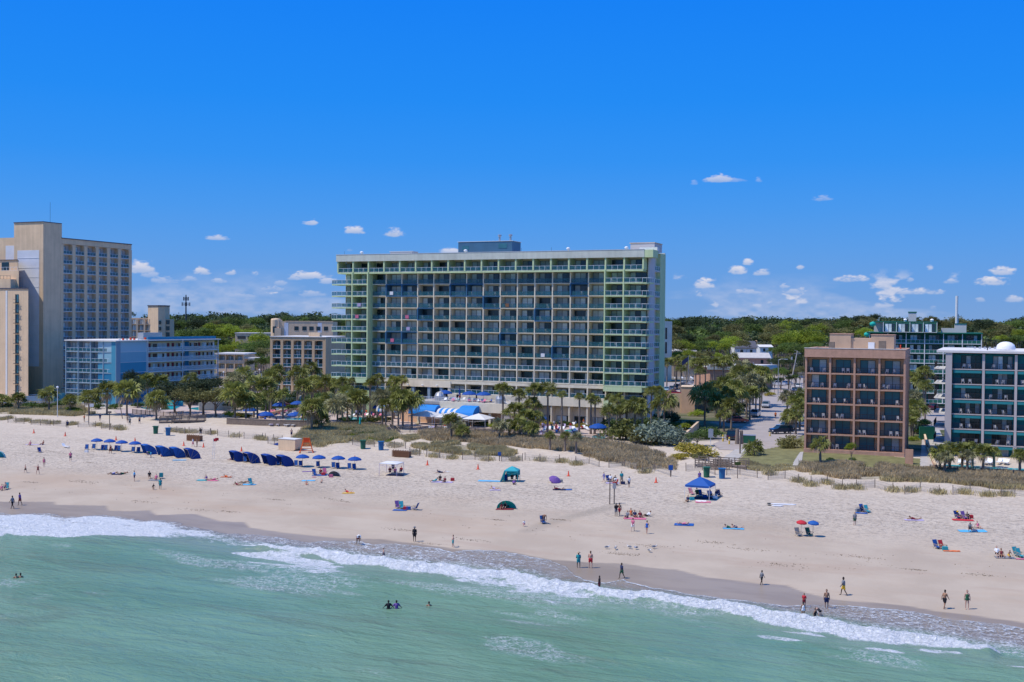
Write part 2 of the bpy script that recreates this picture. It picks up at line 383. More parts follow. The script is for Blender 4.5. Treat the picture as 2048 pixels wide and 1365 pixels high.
def node_env(name):
    m = bpy.data.materials.new(name); m.use_nodes = True; nt = m.node_tree
    N = nt.nodes.new; L = nt.links.new
    def mth(op, a, b=None, clamp=False):
        n = N('ShaderNodeMath'); n.operation = op; n.use_clamp = clamp
        for i, v in enumerate((a, b)):
            if v is None: continue
            if isinstance(v, (int, float)): n.inputs[i].default_value = v
            else: L(v, n.inputs[i])
        return n.outputs[0]
    def att(n_): a = N('ShaderNodeAttribute'); a.attribute_name = n_; return a.outputs['Fac']
    geo = N('ShaderNodeNewGeometry'); rot = N('ShaderNodeVectorRotate'); rot.rotation_type = 'Z_AXIS'; rot.inputs['Angle'].default_value = -SA
    L(geo.outputs['Position'], rot.inputs['Vector'])
    def tex(scale, detail=5, sx=1., sy=1., rough=.6, dist=0., off=0, ang=0.):
        mp = N('ShaderNodeMapping'); mp.inputs['Scale'].default_value = (sx, sy, 1); mp.inputs['Location'].default_value = (off, off, 0); mp.inputs['Rotation'].default_value = (0,0,ang); L(rot.outputs[0], mp.inputs[0])
        n = N('ShaderNodeTexNoise'); n.inputs['Scale'].default_value = scale; n.inputs['Detail'].default_value = detail; n.inputs['Roughness'].default_value = rough; n.inputs['Distortion'].default_value = dist
        L(mp.outputs[0], n.inputs['Vector']); return n.outputs['Fac']
    def ss(x, a, b, lo=0., hi=1.):
        r = N('ShaderNodeMapRange'); r.interpolation_type = 'SMOOTHSTEP'; r.inputs[1].default_value = a; r.inputs[2].default_value = b; r.inputs[3].default_value = lo; r.inputs[4].default_value = hi
        L(x, r.inputs[0]); return r.outputs[0]
    def mix(f, a, b):
        n = N('ShaderNodeMixRGB')
        if isinstance(f, (int, float)): n.inputs[0].default_value = f
        else: L(f, n.inputs[0])
        for i, c in ((1, a), (2, b)):
            if isinstance(c, tuple): n.inputs[i].default_value = c+(1,)
            else: L(c, n.inputs[i])
        return n.outputs[0]
    return m, nt, N, L, mth, att, tex, ss, mix, rot

def sand_material():
    m, nt, N, L, mth, att, tex, ss, mix, rot = node_env('sand_ground'); b = nt.nodes['Principled BSDF']
    wet, veg, urb, dry = att('wet'), att('veg'), att('urban'), att('dry')
    base = mix(ss(tex(.09, 6), .35, .65), (.41,.33,.245), (.475,.39,.292))
    dryc = mix(ss(tex(.5, 6), .3, .7), (.50,.415,.32), (.565,.48,.375))
    col = mix(dry, base, dryc)
    # pinkish shell bands parallel to the water
    col = mix(mth('MULTIPLY', ss(tex(.16, 6, .35, 1.6, .65, .6, 4), .52, .68), mth('MULTIPLY', mth('SUBTRACT', 1.0, dry), .55)), col, (.40,.30,.22))
    # trodden sand: small darker dimples where people walk
    foot = tex(1.9, 4, .8, 1.5, .65); trod = att('trod')
    col = mix(mth('MULTIPLY', mth('MULTIPLY', ss(foot, .50, .62), trod), .85), col, (.29,.24,.19))
    col = mix(mth('MULTIPLY', ss(tex(9, 3), .45, .7), .12), col, (.40,.34,.28))
    vg = mix(ss(tex(.8, 5), .35, .65), (.17,.15,.085), (.36,.31,.22))
    col = mix(mth('MULTIPLY', veg, .75), col, vg)
    ub = mix(ss(tex(.12, 5), .4, .6), (.07,.085,.03), (.16,.14,.08))
    ub = mix(ss(tex(.035, 3, 1, 1, .5, 0, 50), .5, .56), ub, (.22,.20,.18))
    col = mix(urb, col, ub)
    col = mix(mth('MULTIPLY', att('track'), .6), col, (.30,.25,.19))
    col = mix(mth('MULTIPLY', ss(tex(.045, 5, .5, 1.4, .6, .3, 33), .5, .68), mth('MULTIPLY', mth('SUBTRACT', 1.0, dry), .5)), col, (.43,.31,.21))
    wc = mix(ss(tex(.22, 4, .4, 1.5), .4, .6), (.275,.215,.155), (.32,.255,.185))
    col = mix(wet, col, wc)
    L(col, b.inputs['Base Color']); L(ss(wet, 0., 1., .95, .42), b.inputs['Roughness']); b.inputs['Specular IOR Level'].default_value = .22
    bp = N('ShaderNodeBump'); bp.inputs['Distance'].default_value = .25
    L(mth('MULTIPLY', mth('SUBTRACT', 1.0, wet), mth('ADD', .16, mth('MULTIPLY', trod, .7))), bp.inputs['Strength'])
    L(mth('ADD', mth('MULTIPLY', foot, 1.0), mth('MULTIPLY', tex(.9, 5), .6)), bp.inputs['Height']); L(bp.outputs[0], b.inputs['Normal'])
    return m

def terrain():
    us = np.concatenate([np.array([-9000,-5000,-2500,-1200,-700,-550,-450,-380]), np.arange(-330, -240, 3.), np.arange(-240, 50, .45), np.arange(50, 130, 2.), np.array([140,180,240,300,450,700,1200,2500,5000,9000])])
    vs = np.concatenate([np.array([-9000,-3000,-1000,-400,-150,-80,-60]), np.arange(-45, -4, 1.), np.arange(-4, 104, .42), np.arange(104, 160, 2.), np.array([165,200,250,300,350,400,450,500,560,620,700,800,900,1000,1150,1300,1600,2500,5000,9000])])
    def wet(u, v): w = np.interp(u, WU, WV); return 1-sm((v-w+.12)/.3)
    def dry(u, v): v = v/1.6; return sm((v-(17+5*(fbm(u, v, .05, 2)-.5)*2))/9)
    def trod(u, v):
        v = v/1.6
        b = np.exp(-((v-25)/7.)**2)*1.0 + np.exp(-((v-36)/9)**2)*.5
        return np.clip(b*(.35+1.1*fbm(u, v, .12, 8))+.25*sm((v-14)/6)*(1-sm((v-60)/5)), 0, 1.2)
    veg = dune_mask
    TR_ = [uv_of(*G(x, y)[:2]) for x, y in ((1232,1010),(1215,1016),(1160,1030),(1100,1046),(1055,1062))]
    def track(u, v):
        dm = np.full(np.shape(u), 99.)
        for (a, b), (c, d) in zip(TR_, TR_[1:]):
            t = np.clip(((u-a)*(c-a)+(v-b)*(d-b))/((c-a)**2+(d-b)**2), 0, 1); dm = np.minimum(dm, np.hypot((u-a-t*(c-a)), v-b-t*(d-b)))
        m_ = (1-sm((dm-.3)/1.6))*(.4+.9*fbm(u, v, .3, 51))
        for v0, a in ((41, .5), (43, .5), (58, .35), (59.8, .35)):
            w = v-v0-2.5*np.sin(u*.021+v0*.1)-.5*np.sin(u*.11); m_ = np.maximum(m_, a*(1-sm((abs(w)-.15)/.45))*(.5+.8*fbm(u, v, .1, 61)))
        return m_
    def urban(u, v): return sm((v-103-3*np.sin(u*.1)+2*np.sin(u*.31))/3)*sm((u+125)/12)*1.0 + (1-sm((u+125)/12))*sm((v-126)/6)
    me = grid_mesh('beach_ground', us, vs, lambda u, v: zprof(u, v), sand_material(), dict(track=track, wet=wet, dry=dry, trod=trod, veg=veg, urban=urban))
    ob('ground', me, kind='structure')
terrain()

def sea_material():
    m, nt, N, L, mth, att, tex, ss, mix, rot = node_env('sea_water'); b = nt.nodes['Principled BSDF']
    foam, lace, shal, thin = att('foam'), att('lace'), att('shallow'), att('thin')
    deep = mix(ss(tex(.07, 5, .6, 1.2, .6, .5), .35, .65), (.125,.235,.150), (.160,.275,.180))
    deep = mix(mth('MULTIPLY', ss(tex(.25, 6, .25, 1.3, .6, .8, 9, .25), .52, .66), .6), deep, (.125,.185,.125))
    col = mix(shal, deep, (.20,.255,.195))
    col = mix(thin, col, (.26,.225,.185))
    L(col, b.inputs['Base Color']); b.inputs['Roughness'].default_value = .2; b.inputs['Specular IOR Level'].default_value = .32; b.inputs['IOR'].default_value = 1.33
    h = mth('ADD', mth('MULTIPLY', tex(.55, 5, .45, 1.5, .58, .6, 2, -.22), 1.0), mth('MULTIPLY', tex(2.2, 4, .5, 1.2, .6, .3, 7, .3), .28))
    h = mth('ADD', h, mth('MULTIPLY', tex(7, 3, .6, 1.2, .5, .0, 3, .1), .05))
    bp = N('ShaderNodeBump'); bp.inputs['Distance'].default_value = .9; L(h, bp.inputs['Height'])
    L(ss(thin, 0., 1., .55, .2), bp.inputs['Strength']); L(bp.outputs[0], b.inputs['Normal'])
    # foam: dense where it breaks, strings and bubbles behind
    f1 = tex(.8, 9, .75, 1.1, .68, .5, 21); f2 = tex(2.4, 7, 1, 1.2, .65, 1.2, 5)
    vor = N('ShaderNodeTexVoronoi'); vor.feature = 'DISTANCE_TO_EDGE'; vor.inputs['Scale'].default_value = 1.5
    wv = N('ShaderNodeVectorMath'); wv.operation = 'ADD'; nz = N('ShaderNodeTexNoise'); nz.inputs['Scale'].default_value = 1.2; nz.inputs['Detail'].default_value = 4; L(rot.outputs[0], nz.inputs['Vector'])
    sc = N('ShaderNodeVectorMath'); sc.operation = 'SCALE'; sc.inputs['Scale'].default_value = 1.6; L(nz.outputs['Color'], sc.inputs[0]); L(rot.outputs[0], wv.inputs[0]); L(sc.outputs[0], wv.inputs[1])
    mp = N('ShaderNodeMapping'); mp.inputs['Scale'].default_value = (.8, 1.25, 1); L(wv.outputs[0], mp.inputs[0]); L(mp.outputs[0], vor.inputs['Vector'])
    web = ss(vor.outputs['Distance'], .0, .14, 1, 0)
    dens = mth('ADD', mth('MULTIPLY', foam, 1.6), mth('MULTIPLY', mth('SUBTRACT', mth('ADD', mth('MULTIPLY', f1, .6), mth('MULTIPLY', f2, .4)), .5), mth('ADD', 1.3, mth('MULTIPLY', foam, .9))))
    fm = ss(dens, .40, .70)
    lw = mth('MULTIPLY', lace, mth('ADD', mth('MULTIPLY', web, .75), mth('MULTIPLY', ss(f2, .46, .60), .65)))
    lw = mth('MULTIPLY', lw, ss(f1, .38, .55, .25, 1))
    fm = mth('MAXIMUM', fm, lw, ); fm = mth('MINIMUM', fm, 1.0)
    fb = N('ShaderNodeBsdfPrincipled'); fb.inputs['Roughness'].default_value = .8
    L(mix(ss(f2, .35, .65), (.62,.66,.66), (.88,.88,.87)), fb.inputs['Base Color'])
    b2 = N('ShaderNodeBump'); b2.inputs['Strength'].default_value = 1.0; b2.inputs['Distance'].default_value = .5; L(mth('ADD', f1, f2), b2.inputs['Height']); L(b2.outputs[0], fb.inputs['Normal'])
    tr = N('ShaderNodeBsdfTransparent'); mt = N('ShaderNodeMixShader'); L(mth('MULTIPLY', att('clear'), .8), mt.inputs[0]); L(b.outputs[0], mt.inputs[1]); L(tr.outputs[0], mt.inputs[2])
    mf = N('ShaderNodeMixShader'); L(fm, mf.inputs[0]); L(mt.outputs[0], mf.inputs[1]); L(fb.outputs[0], mf.inputs[2])
    L(mf.outputs[0], nt.nodes['Material Output'].inputs[0])
    return m

def sea():
    def ev(u): return np.interp(u, EU, EV) + .12*np.sin(u*1.9)+.07*np.sin(u*4.3+1)
    def cv_(u): return np.interp(u, CU, CVv) + .25*np.sin(u*.8)+.15*np.sin(u*1.9+2)
    px_u = np.array([uv_of(*G(x, y)[:2])[0] for x, y in ((-200,1065),(100,1068),(300,1069),(460,1092),(560,1104),(700,1118),(950,1150),(1150,1183),(1350,1210),(1550,1240),(1700,1266),(1850,1291),(1960,1310),(2010,1318),(2300,1370))])
    wid = 1.45*np.array([0,0,0,0,.6,1.6,1.8,1.2,1.2,1.6,2.1,1.7,.8,.0,0])
    def w_(u): return np.interp(u, px_u, wid)*(.85+.6*vnoise(u, u*0, .16, 5))
    lu = np.array([uv_of(*G(x, y)[:2])[0] for x, y in ((-200,1060),(0,1060),(100,1062),(200,1062),(260,1060),(320,1065),(400,1075),(450,1088),(520,1095),(600,1098))])
    lv = np.array([uv_of(*G(x, y)[:2])[1] for x, y in ((-200,1078),(0,1082),(100,1088),(200,1095),(260,1089),(320,1085),(400,1090),(450,1098),(520,1100),(600,1099))])
    ls = np.array([1,1,1,.95,.9,.7,.5,.35,.1,0])
    us = np.concatenate([np.arange(-260, -136, 1.5), np.arange(-136, 22, .17), np.arange(22, 150, 1.)])
    vs = np.concatenate([np.arange(-110, -54, 1.), np.arange(-54, 16, .19)])
    def zf(u, v):
        d = v-cv_(u); fade = sm(-(v-ev(u))/3)
        w = .09*np.sin(v*.75+.06*u+1.6*fbm(u, v, .05, 3)) + .09*np.sin(v*.4-u*.09+2*fbm(u, v, .04, 6)) + .2*(fbm(u*.5, v, .35, 4)-.5)
        cw = sm((w_(u)-.05)/.9)
        ridge = np.where(d > 0, np.exp(-(d/.55)**2), np.exp(-(d/1.7)**2))*.55*cw*(.75+.5*fbm(u, v, .5, 12))
        ridge = ridge + (fbm(u, v, 1.6, 14, 3)-.5)*.35*np.exp(-((d+.5)/1.8)**2)*cw
        left = np.interp(u, lu, ls)*sm((v-np.interp(u, lu, lv)+.8)/2.5)*sm((ev(u)-v)/4.5)*.22*(fbm(u, v, .9, 15, 4))
        z = w*np.where(d < 0, .45+.55*fade, .35*fade) + ridge + left
        return np.maximum(z, zprof(u, v)+.012+.02*sm((ev(u)-v)/.5))
    def foam(u, v):
        d = v-cv_(u); w = w_(u)
        a = np.where(d > 0, 1-sm(d/np.maximum(w*.7, .01)), 1-sm(-d/np.maximum(w*1.25, .01)))*np.clip(w*2, 0, 1)
        L_ = np.interp(u, lu, ls)*sm((v-np.interp(u, lu, lv)+.4)/2.2)*sm((ev(u)-v)/1.4)
        L_ = L_*(.22+.85*fbm(u*.6, v*1.3, .28, 9))
        e = np.exp(-((v-ev(u)+.16)/.2)**2)*.55*(.4+.9*fbm(u, v, .2, 31))
        off = .42*sm((fbm(u*.5+v*.3, v*1.3, .22, 23)-.60)/.1)*sm(-(d+.5)/1)*sm((d+14)/9)
        return np.clip(np.maximum(np.maximum(a, L_), np.maximum(e, off)), 0, 1)
    def lace(u, v):
        d = v-cv_(u); e = ev(u)
        a = sm((e-v)/.3)*sm((d+.3)/.8)
        rx = np.interp(u, [p for p in px_u], [1,1,1,1,.95,.9,.95,.35,.3,.35,.85,1,1,1,1])
        off = .55*sm((fbm(u*.45+v*.25, v*1.2, .16, 41)-.56)/.1)*sm(-d/1)*sm((v+42)/12)
        return np.clip(np.maximum(a*rx*(.6+.6*fbm(u, v, .25, 2)), off), 0, 1)
    def shal(u, v): return np.clip(sm((v+11-3*fbm(u, v, .08, 6))/11)*.75 + .45*np.exp(-((v-cv_(u)+2.4)/2.)**2), 0, 1)
    def thin(u, v): return sm((v-cv_(u)-.8)/4)
    def clear(u, v): return sm((v-np.maximum(ev(u)-7.5, cv_(u)+.6))/5)
    me = grid_mesh('sea', us, vs, zf, sea_material(), dict(foam=foam, lace=lace, shallow=shal, thin=thin, clear=clear), keep=lambda u, v: v < ev(u))
    ob('sea', me, kind='structure')
    # open water beyond the surf, one level sheet around it
    mb = MB(); Z = -.03
    def q(u0, u1, v0, v1):
        P = [xy_of(u, v)+(Z,) for u, v in ((u0,v0),(u1,v0),(u1,v1),(u0,v1))]; mb.quad(*P)
    q(-9000, 9000, -9000, -109.5); q(-9000, -259, -109.5, -2); q(148.5, 9000, -109.5, -2)
    me = mb.mesh('open_sea', bpy.data.materials['sea_water']); 
    ob('open_sea', me, kind='structure')
sea()

# the band of small clouds low in the sky, far beyond everything
def clouds():
    Rr = 9500.; az = np.concatenate([np.arange(-180, -28, .25), np.arange(-28, 28, .036), np.arange(28, 180, .25)]); el = np.arange(.05, 10., .028)
    A, E = np.meshgrid(az, el); a = A.ravel(); e = E.ravel(); a, e = a*K, e*K; e2 = e*2.3
    n1 = fbm(a, e2, .30, 3, 6); n2 = fbm(a, e2, 1.3, 7, 5); n3 = fbm(a, e2, .07, 9, 3)
    band = sm((e-.6)/1.6)*(1-sm((e-3.0)/1.6))
    f = .6*n1+.4*n3+.25*(n2-.5)
    al = .85*sm((f-.66)/.09)*band
    al = np.maximum(al, .30*sm((fbm(a*.6, e2*1.2, .16, 17, 5)-.48)/.16)*sm((e-.1)/.5)*(1-sm((e-1.5)/3.)))
    shade = np.clip(.5+(n2-.5)*1.6, 0, 1)
    def dirof(px, py):
        d = ray(px, py).normalized(); return K*math.degrees(math.atan2(d.x, d.y)), K*math.degrees(math.asin(d.z))
    CL = [(433,475,28,6,.75),(619,445,18,6,.85),(707,461,27,8,.9),(790,464,29,11,1),(902,502,25,8,.9),(1437,357,34,9,.8),(1475,360,22,5,.35),(1388,366,10,5,.25),(1518,360,11,5,.3),
          (1648,396,27,6,.45),(283,533,30,14,.95),(402,543,24,8,.8),(463,545,13,6,.7),(620,551,48,8,.85),(590,556,20,6,.6),(1480,540,26,10,1),(1495,525,15,7,.9),(700,500,8,3,.3),
          (1525,545,24,7,.75),(1410,568,32,11,.95),(1600,533,10,7,.8),(1700,558,42,7,.85),(2004,543,32,8,.95),(1988,562,38,9,1),
          (1830,583,60,7,.8),(1905,562,18,6,.65),(1500,583,36,7,.6),(1395,588,13,7,.6),(1590,583,27,7,.55),(1860,536,9,6,.7),(510,548,15,5,.6),
          (330,560,30,9,.5),(300,548,20,7,.5),(440,562,20,6,.5),(545,577,30,6,.45),(655,562,26,7,.6),(480,592,42,6,.35),(350,590,40,6,.35),(620,588,40,6,.4),(560,567,22,6,.4),(2030,598,20,7,.7),(1568,573,14,5,.55),(1820,560,9,5,.4),(380,558,20,6,.4),(1960,600,14,5,.4)]
    nd = (fbm(a, e2, 1.4, 23, 5)-.5)*2.6 + (fbm(a, e2, 5., 29, 3)-.5)*.9
    for px, py, wx, wy, s in CL:
        a0, e0 = dirof(px, py); sa = wx/1365*57.3*.86; se = wy/1365*57.3*1.0
        k = (abs(a-a0) < sa*1.8) & (abs(e-e0) < se*3.5)
        dx = (a[k]-a0)/sa; dy0 = e[k]-(e0-se*.45); dy = np.where(dy0 > 0, dy0/(se*1.5), -dy0/(se*.55))
        q = 1-dx*dx-dy*dy+nd[k]*(.75 if True else 0)
        v = sm(q/.9)*s
        shade[k] = np.where(v > al[k], np.clip(.35+.65*dy0/(se*1.2)+.35*(n2[k]-.5), 0, 1), shade[k]); al[k] = np.maximum(al[k], v)
    ar, er = np.radians(a/K), np.radians(e/K)
    V = np.stack([np.sin(ar)*np.cos(er)*Rr, np.cos(ar)*np.cos(er)*Rr, np.sin(er)*Rr+H], 1)
    nv, nu = A.shape; idx = np.arange(nv*nu).reshape(nv, nu)
    fc = np.stack([idx[:-1,:-1], idx[:-1,1:], idx[1:,1:], idx[1:,:-1]], -1).reshape(-1, 4)
    fc = fc[(al[fc] > .015).any(1)]; used = np.zeros(len(a), bool); used[fc.ravel()] = True; mp = np.cumsum(used)-1
    m = bpy.data.materials.new('cloud_sky'); m.use_nodes = True; nt = m.node_tree; nt.nodes.clear(); N = nt.nodes.new; L = nt.links.new
    o = N('ShaderNodeOutputMaterial'); mx = N('ShaderNodeMixShader'); tr = N('ShaderNodeBsdfTransparent'); em = N('ShaderNodeEmission'); a1 = N('ShaderNodeAttribute'); a1.attribute_name = 'alpha'; a2 = N('ShaderNodeAttribute'); a2.attribute_name = 'shade'
    c = N('ShaderNodeMixRGB'); c.inputs[1].default_value = lin((150, 178, 222))+(1,); c.inputs[2].default_value = lin((228, 226, 236))+(1,)
    L(a2.outputs['Fac'], c.inputs[0]); L(c.outputs[0], em.inputs[0]); L(a1.outputs['Fac'], mx.inputs[0]); L(tr.outputs[0], mx.inputs[1]); L(em.outputs[0], mx.inputs[2]); L(mx.outputs[0], o.inputs[0])
    m.cycles.emission_sampling = 'NONE'
    me = np_mesh('sky_clouds', V[used], mp[fc], m, True)
    for n_, arr in (('alpha', al), ('shade', shade)):
        at = me.attributes.new(n_, 'FLOAT', 'POINT'); at.data.foreach_set('value', arr[used].astype(np.float32))
    ob('sky_clouds', me, kind='structure')
clouds()

# paved and planted ground of the hotel strip, draped on the terrain
def sheet(name, pts, m, dz=.02, step=.4):
    P = poly_uv(pts); us_ = [p[0] for p in P]; vs_ = [p[1] for p in P]
    us = np.arange(min(us_)-step, max(us_)+step*2, step); vs = np.arange(min(vs_)-step, max(vs_)+step*2, step)
    me = grid_mesh(name, us, vs, lambda u, v: zprof(u, v)+dz, M[m], {}, keep=lambda u, v: in_poly(u, v, P))
    return ob(name, me, kind='structure')
sheet('road', [(1428,890),(1476,862),(1500,848),(1504,800),(1500,775),(1440,762),(1440,752),(1640,752),(1640,775),(1640,800),(1618,850),(1614,868),(1584,876),(1566,892),(1530,899),(1480,901),(1442,900)], 'asphalt', .05)
sheet('pavement', [(1470,900),(1500,899),(1474,918),(1462,928),(1436,930),(1448,916)], 'concrete', .06, .15)
sheet('lawn', [(1500,901),(1530,900),(1566,893),(1612,870),(1606,905),(1598,928),(1560,935),(1510,930),(1480,920)], 'lawn', .03)
sheet('lawn', [(1595,915),(1612,905),(1840,918),(1860,935),(1780,938),(1660,934),(1600,928)], 'lawn', .03)
sheet('pool_deck', [(830,866),(845,842),(900,838),(1000,842),(1080,850),(1215,850),(1228,868),(1215,885),(1100,878),(980,870),(900,868)], 'paver', .03)
sheet('pool_deck', [(500,848),(520,834),(560,822),(640,822),(740,830),(820,838),(838,860),(770,852),(700,850),(600,852),(520,850)], 'paver', .03)
sheet('pool_deck', [(230,822),(300,808),(440,812),(470,822),(430,832),(380,832),(330,834),(300,836),(240,830)], 'paver', .03)
sheet('path', [(1840,950),(1845,880),(1852,860),(1878,860),(1898,905),(1870,930),(1866,950)], 'concrete', .05, .15)
sheet('path', [(1586,932),(1601,905),(1606,905),(1602,932)], 'concrete', .07, .1)
sheet('car_park', [(1290,765),(1410,765),(1400,795),(1290,800)], 'asphalt', .04)
sheet('car_park', [(440,775),(470,752),(700,752),(680,800),(560,806),(440,790)], 'asphalt', .04)
sheet('car_park', [(1830,830),(1835,780),(1890,776),(1890,860),(1850,862)], 'asphalt', .04)
# ================================================================ buildings
def railmesh(w, h=1.0, kind='white', glass=True):
    mb = MB(); mb.box(0, w, -.03, .03, h-.06, h); mb.box(0, w, -.02, .02, .05, .10)
    n = max(2, round(w/1.3))
    for i in range(n+1): x = i*w/n; mb.box(x-.03, x+.03, -.025, .025, 0, h-.06)
    return mb
def facade(B, fr, widths, floors, zt, o):
    """balcony front. fr: function (a, b, z) -> point in the building's local frame (a along, b outward); floors: list of floor heights, lowest first; zt: ceiling of the top one"""
    A = fr['ang']; O = fr['o']
    ca, sa = math.cos(A), math.sin(A)
    def P(a, b, z): return (O[0]+a*ca+b*sa, O[1]+a*sa-b*ca, z)
    xs = [0]
    for w in widths: xs.append(xs[-1]+w)
    wall_m, slab_m, fin_m, rail_m, glass_m, fr_m = o.get('wall','cream'), o.get('slab','cream'), o.get('fin','cream'), o.get('rail','white_rail'), o.get('glass','glass'), o.get('frame','frame_dark')
    dep = o.get('dep', 1.6); fw_, st = o.get('finw', .28), o.get('slabt', .22); skipc = o.get('skip', lambda r, c: False); ext = o.get('ext', 0)
    nf = len(floors); tops = floors[1:]+[zt]; tot = xs[-1]
    if o.get('slabs', True):
        for r, z in enumerate(floors):
            if o.get('slabskip') and r in o['slabskip']: continue
            t = st if not (o.get('thick') and r in o['thick']) else .9
            mb = MB().box(0, tot, -.02, dep, -t, 0); part(o.get('slabname', 'balcony_slab'), mb, slab_m, B, P(0, 0, z), A)
    for i, x in enumerate(xs):
        if o.get('finskip') and i in o['finskip']: continue
        mb = MB().box(-fw_/2, fw_/2, -.05, dep-.01, 0, zt-floors[0]); part(o.get('finname', 'dividing_wall'), mb, fin_m, B, P(x, 0, floors[0]), A)
    cache = {}
    for r, z in enumerate(floors):
        h = tops[r]-z-st-.01
        for c, w in enumerate(widths):
            if skipc(r, c): continue
            ww = w-fw_-.02; a0 = xs[c]+fw_/2+.01
            # back wall of the cell with a glazed door
            gw = min(ww*o.get('gw', .78), ww-.1); gh = min(2.3, h-.08); wk = (round(ww,2), round(h,2))
            if wk not in cache:
                g0 = (ww-gw)*o.get('gpos', 1.0)
                bw = MB()
                if g0 > .02: bw.box(0, g0, 0, .1, 0, h)
                if ww-g0-gw > .02: bw.box(g0+gw, ww, 0, .1, 0, h)
                bw.box(g0, g0+gw, 0, .1, gh, h)
                n = o.get('panes', 3); pw = gw/n
                fm = MB()
                for i in range(n+1): fm.box(g0+i*pw-.04, g0+i*pw+.04, -.03, .04, 0, gh)
                fm.box(g0, g0+gw, -.03, .04, gh-.07, gh); fm.box(g0, g0+gw, -.03, .04, 0, .07)
                pn = MB().box(.04, pw-.04, .0, .03, .07, gh-.07)
                rl = railmesh(ww-.02 + (fw_ if o.get('railproud') else 0), o.get('railh', 1.0)); gp = MB().box(.05, ww-.07, -.012, .012, .12, o.get('railh', 1.0)-.08)
                cache[wk] = (bw.mesh('back_wall', wall_m), fm.mesh('window', fr_m), pn.mesh('pane', glass_m), rl.mesh('railing', rail_m), gp.mesh('screen', o.get('screen', 'screen_teal')), g0, pw, n)
            bw, fm, pn, rl, gp, g0, pw, n = cache[wk]
            mm = o['cellmat'](r, c) if 'cellmat' in o else None
            ob('back_wall', bw, B, P(a0, -dep+.02, z), A, mm)
            win = ob('window', fm, B, P(a0, -dep+.06, z), A)
            q = o.get('cur', .55)
            st0 = random.random()
            for i in range(n):
                cu = random.random() < q
                if n == 3: cu = (i == 0 and st0 < .85) or (i == 1 and st0 < .55) or (i == 2 and .75 < st0)
                ob('curtain' if cu else 'pane', pn, win, (g0+i*pw, 0, 0), 0, 'curtain' if cu and o.get('cur', 1) else glass_m)
            if o.get('rails', True) and not (o.get('norail') and o['norail'](r, c)):
                ra = ob('railing', rl, B, P(a0-(fw_/2 if o.get('railproud') else 0), o.get('railb', -.08), z), A, (o['railmat'](r, c) if 'railmat' in o else None))
                if o.get('screen', 'screen_teal'): ob('screen', gp, ra, (.02, 0, 0), 0, o['screenmat'](r, c) if 'screenmat' in o else None)
            if mm:
                pm = MB().box(-.04, .0, -dep+.1, .02, 0, h).box(0, ww, -.06, -.03, -st, 0)
                # painted side wall and slab edge of this cell
                pm = MB().box(.0, .03, 0, dep-.12, 0, h)
                ob('painted_panel', pm.mesh('painted_panel', mm), B, P(a0, -.05, z), A+0 if False else A, None)
    return P
# fix for the panel: y runs inward in the local frame (b outward is -y)
def frame(o, ang): return dict(o=o, ang=ang)
def building(name, P0, P1, label, cat='hotel', z=3.0):
    a = math.atan2(P1[1]-P0[1], P1[0]-P0[0])
    B = thing(name, (P0[0], P0[1], 0), a, label, cat); L_ = math.hypot(P1[0]-P0[0], P1[1]-P0[1])
    return B, L_
def loc(B, p):
    v = Vector((p[0]-B.location.x, p[1]-B.location.y)); a = -B.rotation_euler.z
    return (v.x*math.cos(a)-v.y*math.sin(a), v.x*math.sin(a)+v.y*math.cos(a))
def poly_part(name, B, pts, z0, z1, m, world=True, **kw):
    P = [loc(B, p) for p in pts] if world else pts
    A = sum(P[i][0]*P[(i+1)%len(P)][1]-P[(i+1)%len(P)][0]*P[i][1] for i in range(len(P)))
    if A < 0: P = P[::-1]
    return part(name, MB().prism(P, z0, z1), m, B, **kw)

HOTEL_CHAIRS = []
